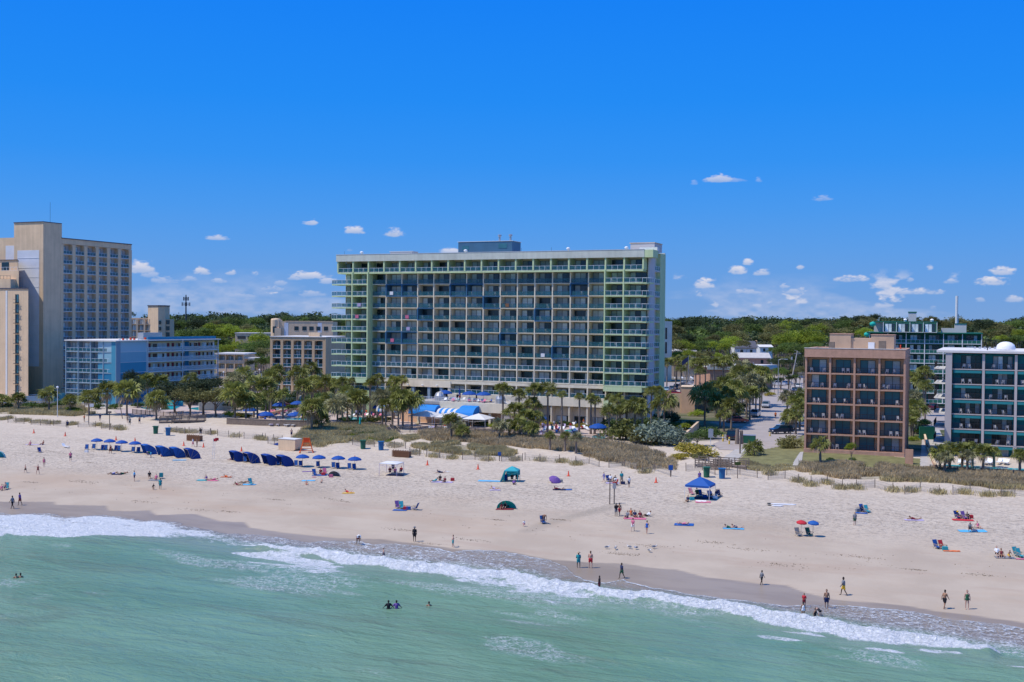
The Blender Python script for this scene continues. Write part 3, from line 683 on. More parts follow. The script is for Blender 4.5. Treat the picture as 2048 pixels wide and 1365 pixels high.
# ---------------------------------------------------------------- main hotel (lime and cream, eighteen bays)
def main_hotel():
    P0 = (-41.3, 163.8*K); P1 = (28.1, 145.5*K)
    B, Ln = building('beachfront_hotel', P0, P1, 'lime green and cream hotel slab, twelve storeys of balconies, in the middle')
    w = Ln/18; ws = [w]*18; GR = 3.2
    fl = [12.35+2.76*i for i in range(9)]      # rows below the top row
    zt = fl[-1]+2.76; ztop = zt+2.75           # top row floor = zt
    dep = 2.2; D = 15.
    # solid body behind the balconies
    part('wall', MB().box(.2, Ln, dep+.1, D, GR-1, ztop+1.2), 'cream', B)
    part('roof', MB().box(-.2, Ln+.1, dep-.3, D, ztop+1.21, ztop+1.32), 'roof_gravel', B)
    part('parapet', MB().box(-.4, Ln+.3, -1.3, -1.0, ztop-.15, ztop+1.45).box(-.4, -.1, -1.0, D, ztop-.15, ztop+1.45).box(-.1, Ln+.3, -1.0, dep-.3, ztop+1.1, ztop+1.2).box(-.1, Ln+.3, D-.3, D, ztop+1.33, ztop+1.6), 'fascia', B)
    part('parapet', MB().box(Ln+.31, Ln+2.2, -1.25, 2.5, ztop-.2, ztop+1.4), 'lime', B)
    part('roof_coping', MB().box(-.45, Ln+.3, -1.36, -.95, ztop+1.46, ztop+1.53), 'white', B)
    blue = {(7,3),(7,7),(6,9),(5,5),(3,4),(3,10),(7,14),(5,12),(2,13),(7,4),(3,3),(7,8)}   # counted from the lowest of the nine rows
    bf = lambda r, c: 'accent_blue' if (r, c+2) in blue else None
    fr = frame((2*w, 0), 0)
    P = facade(B, fr, ws[2:16], fl, zt, dict(dep=dep, fin='cream', slab='cream', wall='cream', slabt=.16, finw=.24, gh=.8, cellmat=bf, railmat=lambda r, c: 'white_rail' if r < 2 else ('accent_blue' if bf(r, c) else 'rail_teal'), rail='rail_teal', finskip=(), gw=.96, cur=1))
    for r, c in blue:
        if not 2 <= c < 16: continue
        z = fl[r]; part('painted_frame', MB().box(.0, w, -.08, -.055, -.24, .02).box(.0, w, -.08, -.055, 2.50, 2.76).box(-.16, .16, -.08, -.055, .02, 2.50).box(.14, .17, -.05, dep-.05, 0, 2.5), 'accent_blue', B, (c*w, 0, z))
    # top row stands proud with lime frames
    facade(B, frame((0, -1.1), 0), ws, [zt], ztop-.05, dict(dep=dep+1.1, fin='lime', slab='lime', wall='cream', finw=.34, slabt=.35, rail='white_rail', screen='screen_teal', gw=.94, cur=1, railproud=False))
    # projecting ends: cols 0-1 and 16-17
    for c0, a0 in ((0, 0), (16, 16*w)):
        facade(B, frame((a0, -1.5), 0), ws[:2], fl, zt, dict(dep=dep+1.5, fin='lime', slab='lime', wall='cream', finw=.28, slabt=.26, rail='white_rail', gw=.94, cur=1, railproud=True, railb=-.04, finskip=(0,) if c0 == 0 else (2,), slabname='end_balcony_slab'))
        part('balcony_base', MB().box(-.1, 2*w+.1, -1.55, 1.7, 0, 1.0), 'lime', B, (a0, 0, fl[0]-1.3))
        # returns of the end rails
        for r in range(9):
            z = fl[r]; x = 2*w if c0 == 0 else 0
            mb = MB().box(x-.03, x+.03, -1.5, -.1, .95, 1.0)
            for k in range(4): mb.box(x-.02, x+.02, -1.5+k*.45, -1.46+k*.45, 0, .95)
            part('return_rail', mb, 'white_rail', B, (a0, 0, z))
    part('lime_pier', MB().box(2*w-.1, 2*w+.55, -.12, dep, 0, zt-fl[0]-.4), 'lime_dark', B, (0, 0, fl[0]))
    # left end wraps round the corner, right end too: short side balconies
    for r in range(9):
        z = fl[r]
        part('end_balcony_slab', MB().box(-1.4, 0, -1.5, 2.2, -.3, 0), 'lime', B, (0, 0, z))
        rl = MB().box(-1.4, 0, -1.53, -1.47, .92, 1.0).box(-1.43, -1.37, -1.5, 2.2, .92, 1.0)
        for k in range(3): rl.box(-1.42+k*.66, -1.38+k*.66, -1.52, -1.48, 0, .92)
        ra = part('railing', rl, 'white_rail', B, (0, 0, z)); part('screen', MB().box(-1.36, -.02, -1.51, -1.49, .1, .9), 'screen_teal', ra)
        part('end_balcony_slab', MB().prism([(0,-1.5),(.9,-1.35),(1.5,-.7),(1.7,.3),(1.7,1.6),(0,1.6)], -.3, 0), 'lime', B, (Ln, 0, z))
        pts = [(0,-1.46),(.88,-1.3),(1.45,-.68),(1.64,.3),(1.64,1.6)]
        rl = MB()
        for i in range(4):
            a, b = pts[i], pts[i+1]; rl.bar((a[0],a[1],.96), (b[0],b[1],.96), .07); rl.bar((a[0],a[1],0), (a[0],a[1],.96), .05)
        ra = part('railing', rl, 'white_rail', B, (Ln, 0, z)); sc = MB()
        for i in range(4):
            a, b = pts[i], pts[i+1]; sc.quad((a[0],a[1],.1), (b[0],b[1],.1), (b[0],b[1],.9), (a[0],a[1],.9))
        part('screen', sc, 'screen_teal', ra)
    # the wing at the right end, set at an angle
    E0 = loc(B, (29.2, 146.0*K)); E1 = loc(B, (34.2, 152.4*K)); ang = math.atan2(E1[1]-E0[1], E1[0]-E0[0]); el = math.hypot(E1[0]-E0[0], E1[1]-E0[1])
    def Q(a, b):
        a = a*el/7.9
        return (E0[0]+a*math.cos(ang)-b*math.sin(ang), E0[1]+a*math.sin(ang)+b*math.cos(ang))
    part('end_wall', MB().prism([Q(0, 0), Q(2.6, 0), Q(2.6, .3), Q(0, .3)], 1, ztop+.9), 'grey_wall', B)
    part('end_wall', MB().prism([Q(2.6, 1.3), Q(5.2, 1.3), Q(5.2, 3), Q(2.6, 3)], 1, ztop+.9), 'grey_wall', B)
    part('end_wall', MB().prism([Q(5.2, 0), Q(7.7, 0), Q(7.7, 7), Q(5.2, 7)], 1, ztop+1.15), 'lime', B)
    for r in range(-1, 10):
        z = fl[0]+2.76*r; c = Q(2.7, 1.25)
        wn = part('window', MB().box(0, 3.4, -.04, .02, 0, 2.2), 'frame_dark', B, (c[0], c[1], z+.1), ang)
        part('pane', MB().box(.08, 1.65, -.07, -.04, .1, 2.1), 'glass', wn); part('curtain', MB().box(1.75, 3.32, -.07, -.04, .1, 2.1), 'curtain', wn)
        c = Q(2.6, 0); part('end_balcony_slab', MB().box(0, 3.6, 0, 1.25, -.25, 0), 'grey_wall', B, (c[0], c[1], z), ang)
        ra = part('railing', railmesh(3.5), 'white_rail', B, (c[0], c[1], z), ang); part('screen', MB().box(.05, 3.5, -.01, .01, .1, .9), 'screen_teal', ra)
    # lower floors: right part (cols 7..17) and left part (cols 0..3), lobby between
    lo = [fl[0]-2.76-.3, fl[0]-5.6-.3-.9]
    lows = lo[0]; base = GR-.6
    ws2 = [w]*11
    facade(B, frame((7*w, -.1), 0), ws2, [lows], fl[0]-1.2+.3, dict(dep=dep, slabt=.35, wall='cream', rail='white_rail', gw=.95, cur=1, finskip=(11,)))
    facade(B, frame((0, -.1), 0), [w]*4, [lows], fl[0]-1.2+.3, dict(dep=dep, slabt=.35, wall='cream', rail='white_rail', gw=.95, cur=1, finskip=(0,)))
    facade(B, frame((7*w, -.1), 0), ws2, [base+.2], lows-2.0, dict(dep=dep, slabt=.35, wall='cream', rails=False, gw=.9, cur=1, panes=3, finskip=(11,)))
    part('band', MB().box(7*w-.1, 18*w+.2, -.3, -.0, -1.9, -.02), 'cream', B, (0, 0, lows))
    part('band', MB().box(16*w-.2, 18*w+.6, -.9, -.31, -1.9, .0), 'lime', B, (0, 0, lows))
    part('band', MB().box(-.2, 2*w+.2, -.9, -.02, -2.1, .0), 'lime', B, (0, 0, lows))
    part('band', MB().box(3.9*w, 7.1*w, -.25, -.02, -.5, 1.0), 'cream', B, (0, 0, fl[0]-1.3))
    part('band', MB().box(2*w+.2, 18*w, -.1, dep, -.65, -.0), 'cream', B, (0, 0, fl[0]-.24))
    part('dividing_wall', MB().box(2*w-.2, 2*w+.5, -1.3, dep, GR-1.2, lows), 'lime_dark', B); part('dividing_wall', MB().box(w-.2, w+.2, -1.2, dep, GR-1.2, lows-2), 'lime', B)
    for x in (4.0, 4.75, 5.75, 6.5, 7.0): part('lobby_column', MB().box(x*w-.35, x*w+.35, -.1, .6, GR-1, fl[0]-1.8), 'blue_wall' if 4.5 < x < 6.8 else 'cream', B)
    part('lobby_glazing', MB().box(4.1*w, 6.9*w, dep-.4, dep-.3, GR+2.5, fl[0]-1.9), 'glass', B)
    for x in (4.5, 5.4, 6.3): part('ceiling_lamp', MB().lathe([(.0,-.0),(.3,-.1),(.3,-.3),(0,-.35)], 8), 'white', B, (x*w, -.6, fl[0]-1.2))
    # roof pieces
    part('penthouse', MB().box(6.95*w, 10.2*w, 4.5, 9.5, ztop+1.3, ztop+4.3), 'mech_blue', B)
    ph = last()
    part('louver', MB().box(9.4*w, 9.9*w, 4.44, 4.49, ztop+2.7, ztop+3.8), 'glass_teal', ph); part('louver', MB().box(7.2*w, 7.6*w, 4.44, 4.49, ztop+2.5, ztop+3.4), 'glass_teal', ph)
    part('coping', MB().box(6.9*w, 10.25*w, 4.4, 9.6, ztop+4.31, ztop+4.4), 'white', ph)
    for x, y in ((9.3, 6.), (9.95, 6.)):
        part('chimney', MB().lathe([(.25,0),(.25,1.1),(.45,1.15),(.45,1.5),(.2,1.6),(.0,1.6)], 8), 'metal', ph, (x*w, y, ztop+4.4))
    part('roof_hatch', MB().box(2.9*w, 4.3*w, 2.5, 5.5, ztop+1.33, ztop+2.2), 'grey_wall', B); part('coping', MB().box(2.85*w, 4.35*w, 2.4, 5.6, ztop+2.21, ztop+2.3), 'white', last())
    part('stair_head', MB().box(17.0*w, 18*w+1.2, 3.2, 9, ztop+1.33, ztop+3.1), 'grey_wall', B); sh = last(); part('coping', MB().box(16.95*w, 18*w+1.3, 3.1, 9.1, ztop+3.11, ztop+3.25), 'tan', sh)
    part('air_unit', MB().box(17.6*w, 18*w+2.3, 1.6, 2.9, ztop+1.33, ztop+2.1), 'white', B)
    vm = MB().lathe([(.16,0),(.16,.5),(.42,.55),(.45,.8),(.25,1.0),(0,1.05)], 10).mesh('roof_vent', 'plastic_white', True)
    for x, y in ((1.45, -.3), (7.9, .2), (13.9, -.4), (17.0, .4)): ob('roof_vent', vm, B, (x*w, y, ztop+1.25))
    for x in (.4, 11.3, 13.0): part('antenna', MB().tube([(0,0,0),(0,0,.8)], .03, 4), 'metal_dark', B, (x*w, -.9, ztop+1.5))
    # chair spots for later
    for r in range(9):
        for c in range(2, 16): HOTEL_CHAIRS.append((B, c*w+.25, -.0, fl[r], r+3, c+1, w))
        for c in (0, 1, 16, 17): HOTEL_CHAIRS.append((B, c*w+.25, -1.4, fl[r], r+3, c+1, w))
    for c in range(18): HOTEL_CHAIRS.append((B, c*w+.25, -1.0, zt, 12, c+1, w))
    for i, (c, r, m, nm) in enumerate(((4,5,'cloth_pink','towel'),(4,4,'cloth_lav','towel'),(1,6,'cloth_lav','towel'),(1,5,'cloth_pink','towel'),(10,6,'wood_rust','towel'),(12,2,'cloth_white','towel'),(3,7,'cloth_white','towel'),(3,3,'cloth_pink','towel'))):
        t = part('towel', MB().box(0, .9, -.04, .0, -.75, .05).box(0, .9, .0, .04, -.5, .05), m, None)
        p = B.matrix_basis @ Vector((c*w+1.0+.3*(i % 3), (-1.6 if c < 2 else -.02), fl[r]+.95)); t.location = p; t.rotation_euler.z = B.rotation_euler.z
        cn = {'cloth_pink':'pink','cloth_lav':'pale lavender','wood_rust':'rust orange','cloth_white':'white'}[m]
        setp(t, '%s towel on the %s floor railing of the lime hotel, %s bay from left' % (cn, ORD[r+2], ORD[c+1]), 'towel', 'towels hung on hotel railings')
    return B, w, fl, zt, ztop
MH = main_hotel()

# ---------------------------------------------------------------- brown brick block on the right
def brown_block():
    P0 = (52.2, 121.0*K); P1 = (67.5, 117.2*K)
    B, Ln = building('brick_apartment_block', P0, P1, 'brown brick block of four balcony bays and six storeys beside the road')
    w = Ln/4; fl = [3.9+2.69*i for i in range(6)]; zt = fl[-1]+2.69+.1
    dep = 1.9
    facade(B, frame((0, 0), 0), [w]*4, fl, zt, dict(dep=dep, wall='brick_in', slab='brick', fin='brick', finw=.34, slabt=.26, rail='rail_dark', screen=None, glass='glass_teal', gw=.66, gpos=.5, panes=2, cur=.22, norail=lambda r, c: False))
    part('wall', MB().box(0, Ln, dep+.1, 16, 2.5, zt+.1), 'brick', B)
    part('parapet', MB().box(-.25, Ln+.1, -.35, .1, zt-.05, zt+1.5).box(-.25, .15, .1, 16, zt-.05, zt+1.5).box(Ln-.3, Ln+.1, .1, 16, zt-.05, zt+1.5).box(.15, Ln-.3, 15.6, 16, zt+.1, zt+1.5), 'brick', B)
    part('roof', MB().box(.15, Ln-.3, .1, 15.6, zt+.9, zt+1.0), 'roof_white', B)
    part('coping', MB().box(-.3, Ln+.15, -.4, .12, zt+1.51, zt+1.6), 'roof_white', B)
    part('base_wall', MB().box(-.2, Ln+.2, -.3, -.0, 2.2, 3.85).box(-.2, .1, 0, 3, 2.2, 3.85), 'brick', B)
    part('penthouse', MB().box(3.2, 6.9, 7, 12, zt+1.1, zt+4.0).box(6.9, 10.4, 7.3, 12, zt+1.1, zt+3.3).box(10.4, 14.3, 7, 12, zt+1.1, zt+3.9), 'tan_pent', B); ph = last()
    part('door', MB().box(9.9, 11, 6.9, 7.2, zt+1.1, zt+2.6), 'plastic_white', ph); part('coping', MB().box(3.1, 7, 6.9, 12.1, zt+4.01, zt+4.1).box(10.3, 14.4, 6.9, 12.1, zt+3.91, zt+4.0), 'brick', ph)
    part('vent_shaft', MB().box(3.4, 4.3, 4.2, 5.4, zt+1.1, zt+2.6), 'wood', B); part('vent_shaft', MB().box(11.9, 13.1, 4.2, 5.4, zt+1.1, zt+2.9), 'wood', B)
    part('standpipe', MB().tube([(15.6,4,zt+1.1),(15.6,4,zt+2.3)], .12, 6), 'cone', B)
    # baluster railings
    for r in range(6):
        for c in range(4):
            mb = MB()
            for k in range(26): x = .25+k*(w-.5)/25; mb.box(x-.012, x+.012, -.012, .012, .08, .95)
            part('balusters', mb, 'rail_dark', B, (c*w, .08, fl[r]))
    return B, w, fl
BB = brown_block()

# ---------------------------------------------------------------- teal block at the right edge
def teal_block():
    P0 = (76.3, 119.8*K); P1 = (76.3+28, 119.8*K-28*.43)
    B, Ln = building('teal_balcony_block', P0, P1, 'teal block with pink-grey piers and a white dome on its roof, at the right edge')
    w = 5.15; n = 6; fl = [2.6+2.62*i for i in range(7)]; zt = fl[-1]+2.6; dep = 1.8; Ln = w*n
    facade(B, frame((0.9, 0), 0), [w]*n, fl[1:], zt, dict(dep=dep, wall='teal_wall', slab='fin_pink', fin='fin_pink', finw=.42, slabt=.16, rail='rail_dark', screen=None, glass='glass', gw=.66, gpos=.8, panes=4, cur=.3, finskip=(0,)))
    facade(B, frame((0.9, 0), 0), [w]*n, fl[:1], fl[1]-.2, dict(dep=dep, wall='teal_wall', slab='fin_pink', fin='fin_pink', finw=.6, slabt=.3, rails=False, glass='glass', frame='white', gw=.6, gpos=.6, panes=2, cur=1, finskip=(0,)))
    for r in range(1, 7):
        for c in range(n):
            mb = MB()
            for k in range(36): x = .35+k*(w-.7)/35; mb.box(x-.012, x+.012, -.012, .012, .08, .95)
            part('balusters', mb, 'rail_dark', B, (.9+c*w, .08, fl[r]))
            part('teal_band', MB().box(.31, w-.31, .02, .06, -.72, -.27), 'teal_wall', B, (.9+c*w, 0, fl[r]))
    part('corner_pier', MB().box(-.1, .95, -.35, 1.9, 1.5, zt+.2), 'fin_pink', B)
    part('wall', MB().box(.9, Ln, dep+.1, 26, 1.5, zt), 'teal_wall', B)
    part('side_wall', MB().box(-.2, .89, 2.0, 26, 1.5, zt), 'glass_teal', B)
    part('roof', MB().box(-1.6, Ln+1, -.5, 27, zt+.21, zt+.62), 'roof_white', B)
    for r in range(1, 7):
        z = fl[r]
        sl = part('side_balcony', MB().prism([(-2.1,3),(-.2,1.6),(-.2,12),(-2.1,12)], -.2, 0), 'white', B, (0, 0, z))
        rl = MB().bar((-2.05,3,.98), (-2.05,12,.98), .09).bar((-2.05,3,.98), (-.2,1.65,.98), .09)
        for k in range(18): rl.box(-2.06, -2.03, 3+k*.53, 3.03+k*.53, 0, .95)
        for k in range(14): t_k = k/14; rl.box(-2.05+1.85*t_k-.015, -2.05+1.85*t_k+.015, 3-1.37*t_k-.015, 3-1.37*t_k+.015, 0, .95)
        part('railing', rl, 'rail_dark', sl)
    part('dome', MB().lathe([(1.6,0),(1.57,.45),(1.4,.85),(.95,1.2),(.5,1.35),(0,1.4)], 20), 'plastic_white', B, (9.6, 9, zt+.75), smooth=True)
    part('air_unit', MB().box(15.4, 16.6, 8, 9.5, zt+.75, zt+1.8), 'metal', B); part('roof_pipe', MB().tube([(6.6,2,zt+.7),(6.6,2,zt+1.3)], .12, 6), 'metal_dark', B)
    for i in range(7): part('air_unit', MB().box(4.2+i*.85, 4.6+i*.85, 12, 12.6, zt+.75, zt+1.1), 'metal', B)
    return B, w, fl
TB = teal_block()

# ---------------------------------------------------------------- green block behind
def green_block():
    Y = 190.*K; P0 = (XatY(1738, Y), Y); P1 = (XatY(1962, Y-10), Y-10)
    B, Ln = building('green_hotel', P0, P1, 'dark green and white hotel with stepped roof behind the brown brick block')
    za = 26-(688-650)*Y/F; st = 2.72
    zt = 26-(667.5-650)*Y/F; fl = [zt-st*(i+1) for i in range(7)][::-1]
    w = Ln/6; n = 6
    facade(B, frame((0, 0), 0), [w]*n, fl, zt, dict(dep=1.5, wall='green_deep', slab='white', fin='white', finw=.2, slabt=.12, rail='white_rail', screen='green_dark', glass='glass', gw=.6, gpos=.5, panes=3, cur=1))
    part('wall', MB().box(0, Ln, 1.6, 14, 2, zt), 'green_deep', B); part('roof', MB().box(-.8, Ln+.3, -.5, 14.2, zt+.01, zt+.3), 'green_deep', B)
    x1 = (745-738+1000)/1000*0; s = Ln/224.
    facade(B, frame((28*s, -1.), 0), [27*s]*4, [zt+.35], zt+3.0, dict(dep=1.4, wall='green_deep', slab='white', fin='white', finw=.15, slabt=.1, rails=False, glass='glass', gw=.8, gpos=.5, panes=3, cur=1))
    part('wall', MB().box(8*s, 28*s, 2, 8, zt+.3, zt+2.9), 'grey_wall', B); part('roof', MB().box(8*s, 137*s, .6, 8, zt+3.0, zt+3.3), 'green_dark', B)
    part('penthouse', MB().box(78*s, 94*s, 4, 7, zt+3.3, zt+5.7), 'grey_wall', B); part('coping', MB().box(77*s, 95*s, 3.9, 7.1, zt+5.7, zt+6.0), 'green_deep', last())
    part('stair_head', MB().box(145*s, 172*s, 4, 8, zt+.3, zt+1.5).box(172*s, 195*s, 4, 8, zt+.3, zt+2.6), 'grey_wall', B); part('coping', MB().box(171.5*s, 196*s, 3.9, 8.1, zt+2.61, zt+2.85), 'green_dark', last())
    vm = MB().lathe([(.4,0),(.4,.3),(.55,.4),(.3,.7),(0,.75)], 8)
    for x in (72, 126): part('roof_vent', vm, 'plastic_white', B, (x*s, 3, zt+3.3))
    for z, x in ((zt-.5, -.7), (zt+2.4, 6*s)): part('slide_bend', MB().lathe([(0,-.7),(.8,-.3),(.8,.4),(0,.8)], 10), 'canvas_green', B, (x, .3, z), smooth=True)
    t = thing('flue_mast', W(1913, 650, Y-1)[:2]+(0,) if False else (W(1913, 650, Y+3).x, Y+3, 0), 0, 'tall thin white flue mast rising over the green hotel roof', 'mast')
    part('mast_pole', MB().tube([(0,0,zt),(0,0,24+(650-588)*Y/F+1.5)], [.38, .38], 8), 'white', t); part('conduit', MB().tube([(.5,0,zt),(.5,0,26+3)], .12, 5), 'metal', t)
green_block()

# ---------------------------------------------------------------- tall beige tower and its neighbours on the left
def left_tower():
    dv = Vector((.401, .916)).normalized(); pv = Vector((-dv.y, dv.x)); n_ = pv
    Q0 = Vector((-129.2, 195.8*K)); Q1 = Q0+dv*on_line(260.6, Q0, dv, 560); K_ = Q0+dv*on_line(86.5, Q0, dv, 560)
    B, Ln = building('beige_tower_hotel', Q0, Q1, 'tall beige tower with a column of blue-grey balconies, far left')
    zt = 48.5; st = 2.75; fl = [zt-1.6-st*(i+1) for i in range(15)][::-1]
    w = Ln/6
    facade(B, frame((0, 0), 0), [w]*6, fl, zt-1.6, dict(dep=1.5, wall='grey_wall', slab='white', fin='tan', finw=1.2, slabt=.14, rail='white_rail', screen='screen_teal', glass='glass', gw=.62, gpos=0, panes=2, cur=1))
    part('wall', MB().box(0, Ln, 1.6, 18, 1.5, zt), 'tan', B); part('wall', MB().box(-.1, Ln+.5, 0, 1.6, zt-1.5, zt), 'tan', B); part('wall', MB().box(0, Ln+.5, -.05, 1.6, 1.5, fl[0]-.3), 'tan', B)
    part('roof', MB().box(-.2, Ln+.6, -.15, 18.2, zt+.01, zt+.25), 'roof_dark', B)
    for c in range(6):     # arched heads of the top row
        mb = MB(); mb.prism_y([(0,0),(.5,0),(.2,-.15),(.0,-.6)], 0, .2); part('arch_head', mb, 'tan', B, (c*w+.6, -.0, zt-1.6)); part('arch_head', MB().prism_y([(0,0),(0,-.6),(-.2,-.15),(-.5,0)], 0, .2), 'tan', B, ((c+1)*w-.6, -.0, zt-1.6))
    # lift tower with the pale ribbed panel
    k = K_; l = K_ + pv*on_line(28, K_, pv, 560); e = Q0
    poly_part('lift_tower', B, [k, l, l+dv*7, e+dv*.0+Vector((-dv.y, dv.x))*.01], 1, 52.6, 'tan')
    poly_part('coping', B, [k-dv*.2, l-dv*.2, l+dv*7, e], 52.61, 52.85, 'roof_dark')
    a = math.atan2(k.y-l.y, k.x-l.x); lw = (k-l).length; lb = loc(B, l); la = a-B.rotation_euler.z
    rp = part('ribbed_panel', MB().box(.12*lw, .86*lw, -.05, .0, 12, 44.8), 'ribbed_white', B, (lb[0], lb[1], 0), la)
    for i in range(12): part('panel_joint', MB().box(.12*lw, .86*lw, -.10, -.051, 12.6+i*2.72, 12.72+i*2.72), 'white', rp)
    part('base_band', MB().box(.0, lw, -.09, -.0, 2, 11.7), 'tan2', B, (lb[0], lb[1], 0), la)
    # wall further left with pale panel and dark slot
    m0 = l+dv*3.0; m1 = m0+pv*16
    poly_part('wall', B, [m0, m1, m1+dv*10, m0+dv*10], 1, 48.8, 'tan')
    mb_ = loc(B, m1); part('ribbed_panel', MB().box(9.5, 13.2, -.06, 0, 36, 46.5), 'ribbed_white', B, (mb_[0], mb_[1], 0), la); part('slot_window', MB().box(14.2, 15.4, -.05, .0, 20, 45.5), 'glass', B, (mb_[0], mb_[1], 0), la)
    part('antenna', MB().tube([(lw*.95,3,52.8),(lw*.95,3,58.5)], .05, 4), 'metal_dark', B, (lb[0], lb[1], 0), la)
    # nearer block with one column of arched windows
    Y = 183.*K; X1 = W(56.5, 700, Y).x; X0 = X1-34
    B2, L2 = building('beige_window_column_block', (X0, Y+14), (X1, Y), 'beige block with one column of dark windows, cut by the left edge')
    part('wall', MB().prism([(0,0),(L2,0),(L2-15,14),(0,14)], 1.5, 33.4), 'tan', B2); part('roof', MB().prism([(-.1,-.15),(L2+.15,-.15),(L2-14.8,14.1),(0,14.1)], 33.41, 33.75), 'roof_dark', B2)
    for i in range(10):
        z = 33.4-3.0-2.72*i; sc_ = L2-4.6
        wn = part('window', MB().box(0, 1.25, -.06, .02, 0, 2.2), 'frame_dark', B2, (sc_, 0, z-.6)); part('pane', MB().box(.06, .6, -.09, -.06, .1, 2.1), 'glass', wn); part('pane', MB().box(.66, 1.2, -.09, -.06, .1, 2.1), 'glass_teal', wn)
        part('balcony', MB().box(-.15, 1.4, -.6, -.02, -.2, -.05).box(-.15, 1.4, -.62, -.56, .75, .82).box(-.15, -.1, -.6, -.0, .75, .8).box(1.35, 1.4, -.6, -.0, .75, .8), 'metal_dark', B2, (sc_, 0, z-.6))
    part('downpipe', MB().box(L2-8.0, L2-7.4, -.08, 0, 2, 33), 'white', B2)
    part('penthouse', MB().prism([(0,3.5),(L2-7,3.5),(L2-16,12),(0,12)], 33.76, 38.6).box(0, L2-8, 1.6, 3.49, 33.76, 36.2), 'tan', B2); ph = B2.children[-1]
    part('penthouse', MB().prism([(0,6),(L2-10,6),(L2-16,12),(0,12)], 38.61, 41.6), 'tan2', B2); part('window', MB().box(L2-15.8, L2-13.2, 5.9, 5.99, 38.8, 41.0), 'glass', B2)
    part('roof_rail', railmesh(8), 'white_rail', B2, (L2-15.5, 3.6, 38.6)); part('roof_rail', railmesh(6), 'metal_dark', B2, (L2-14.2, 1.7, 36.2))
    part('coping', MB().prism([(0,5.8),(L2-9.8,5.8),(L2-16,12.2),(0,12.2)], 41.61, 41.8), 'roof_dark', B2)
left_tower()

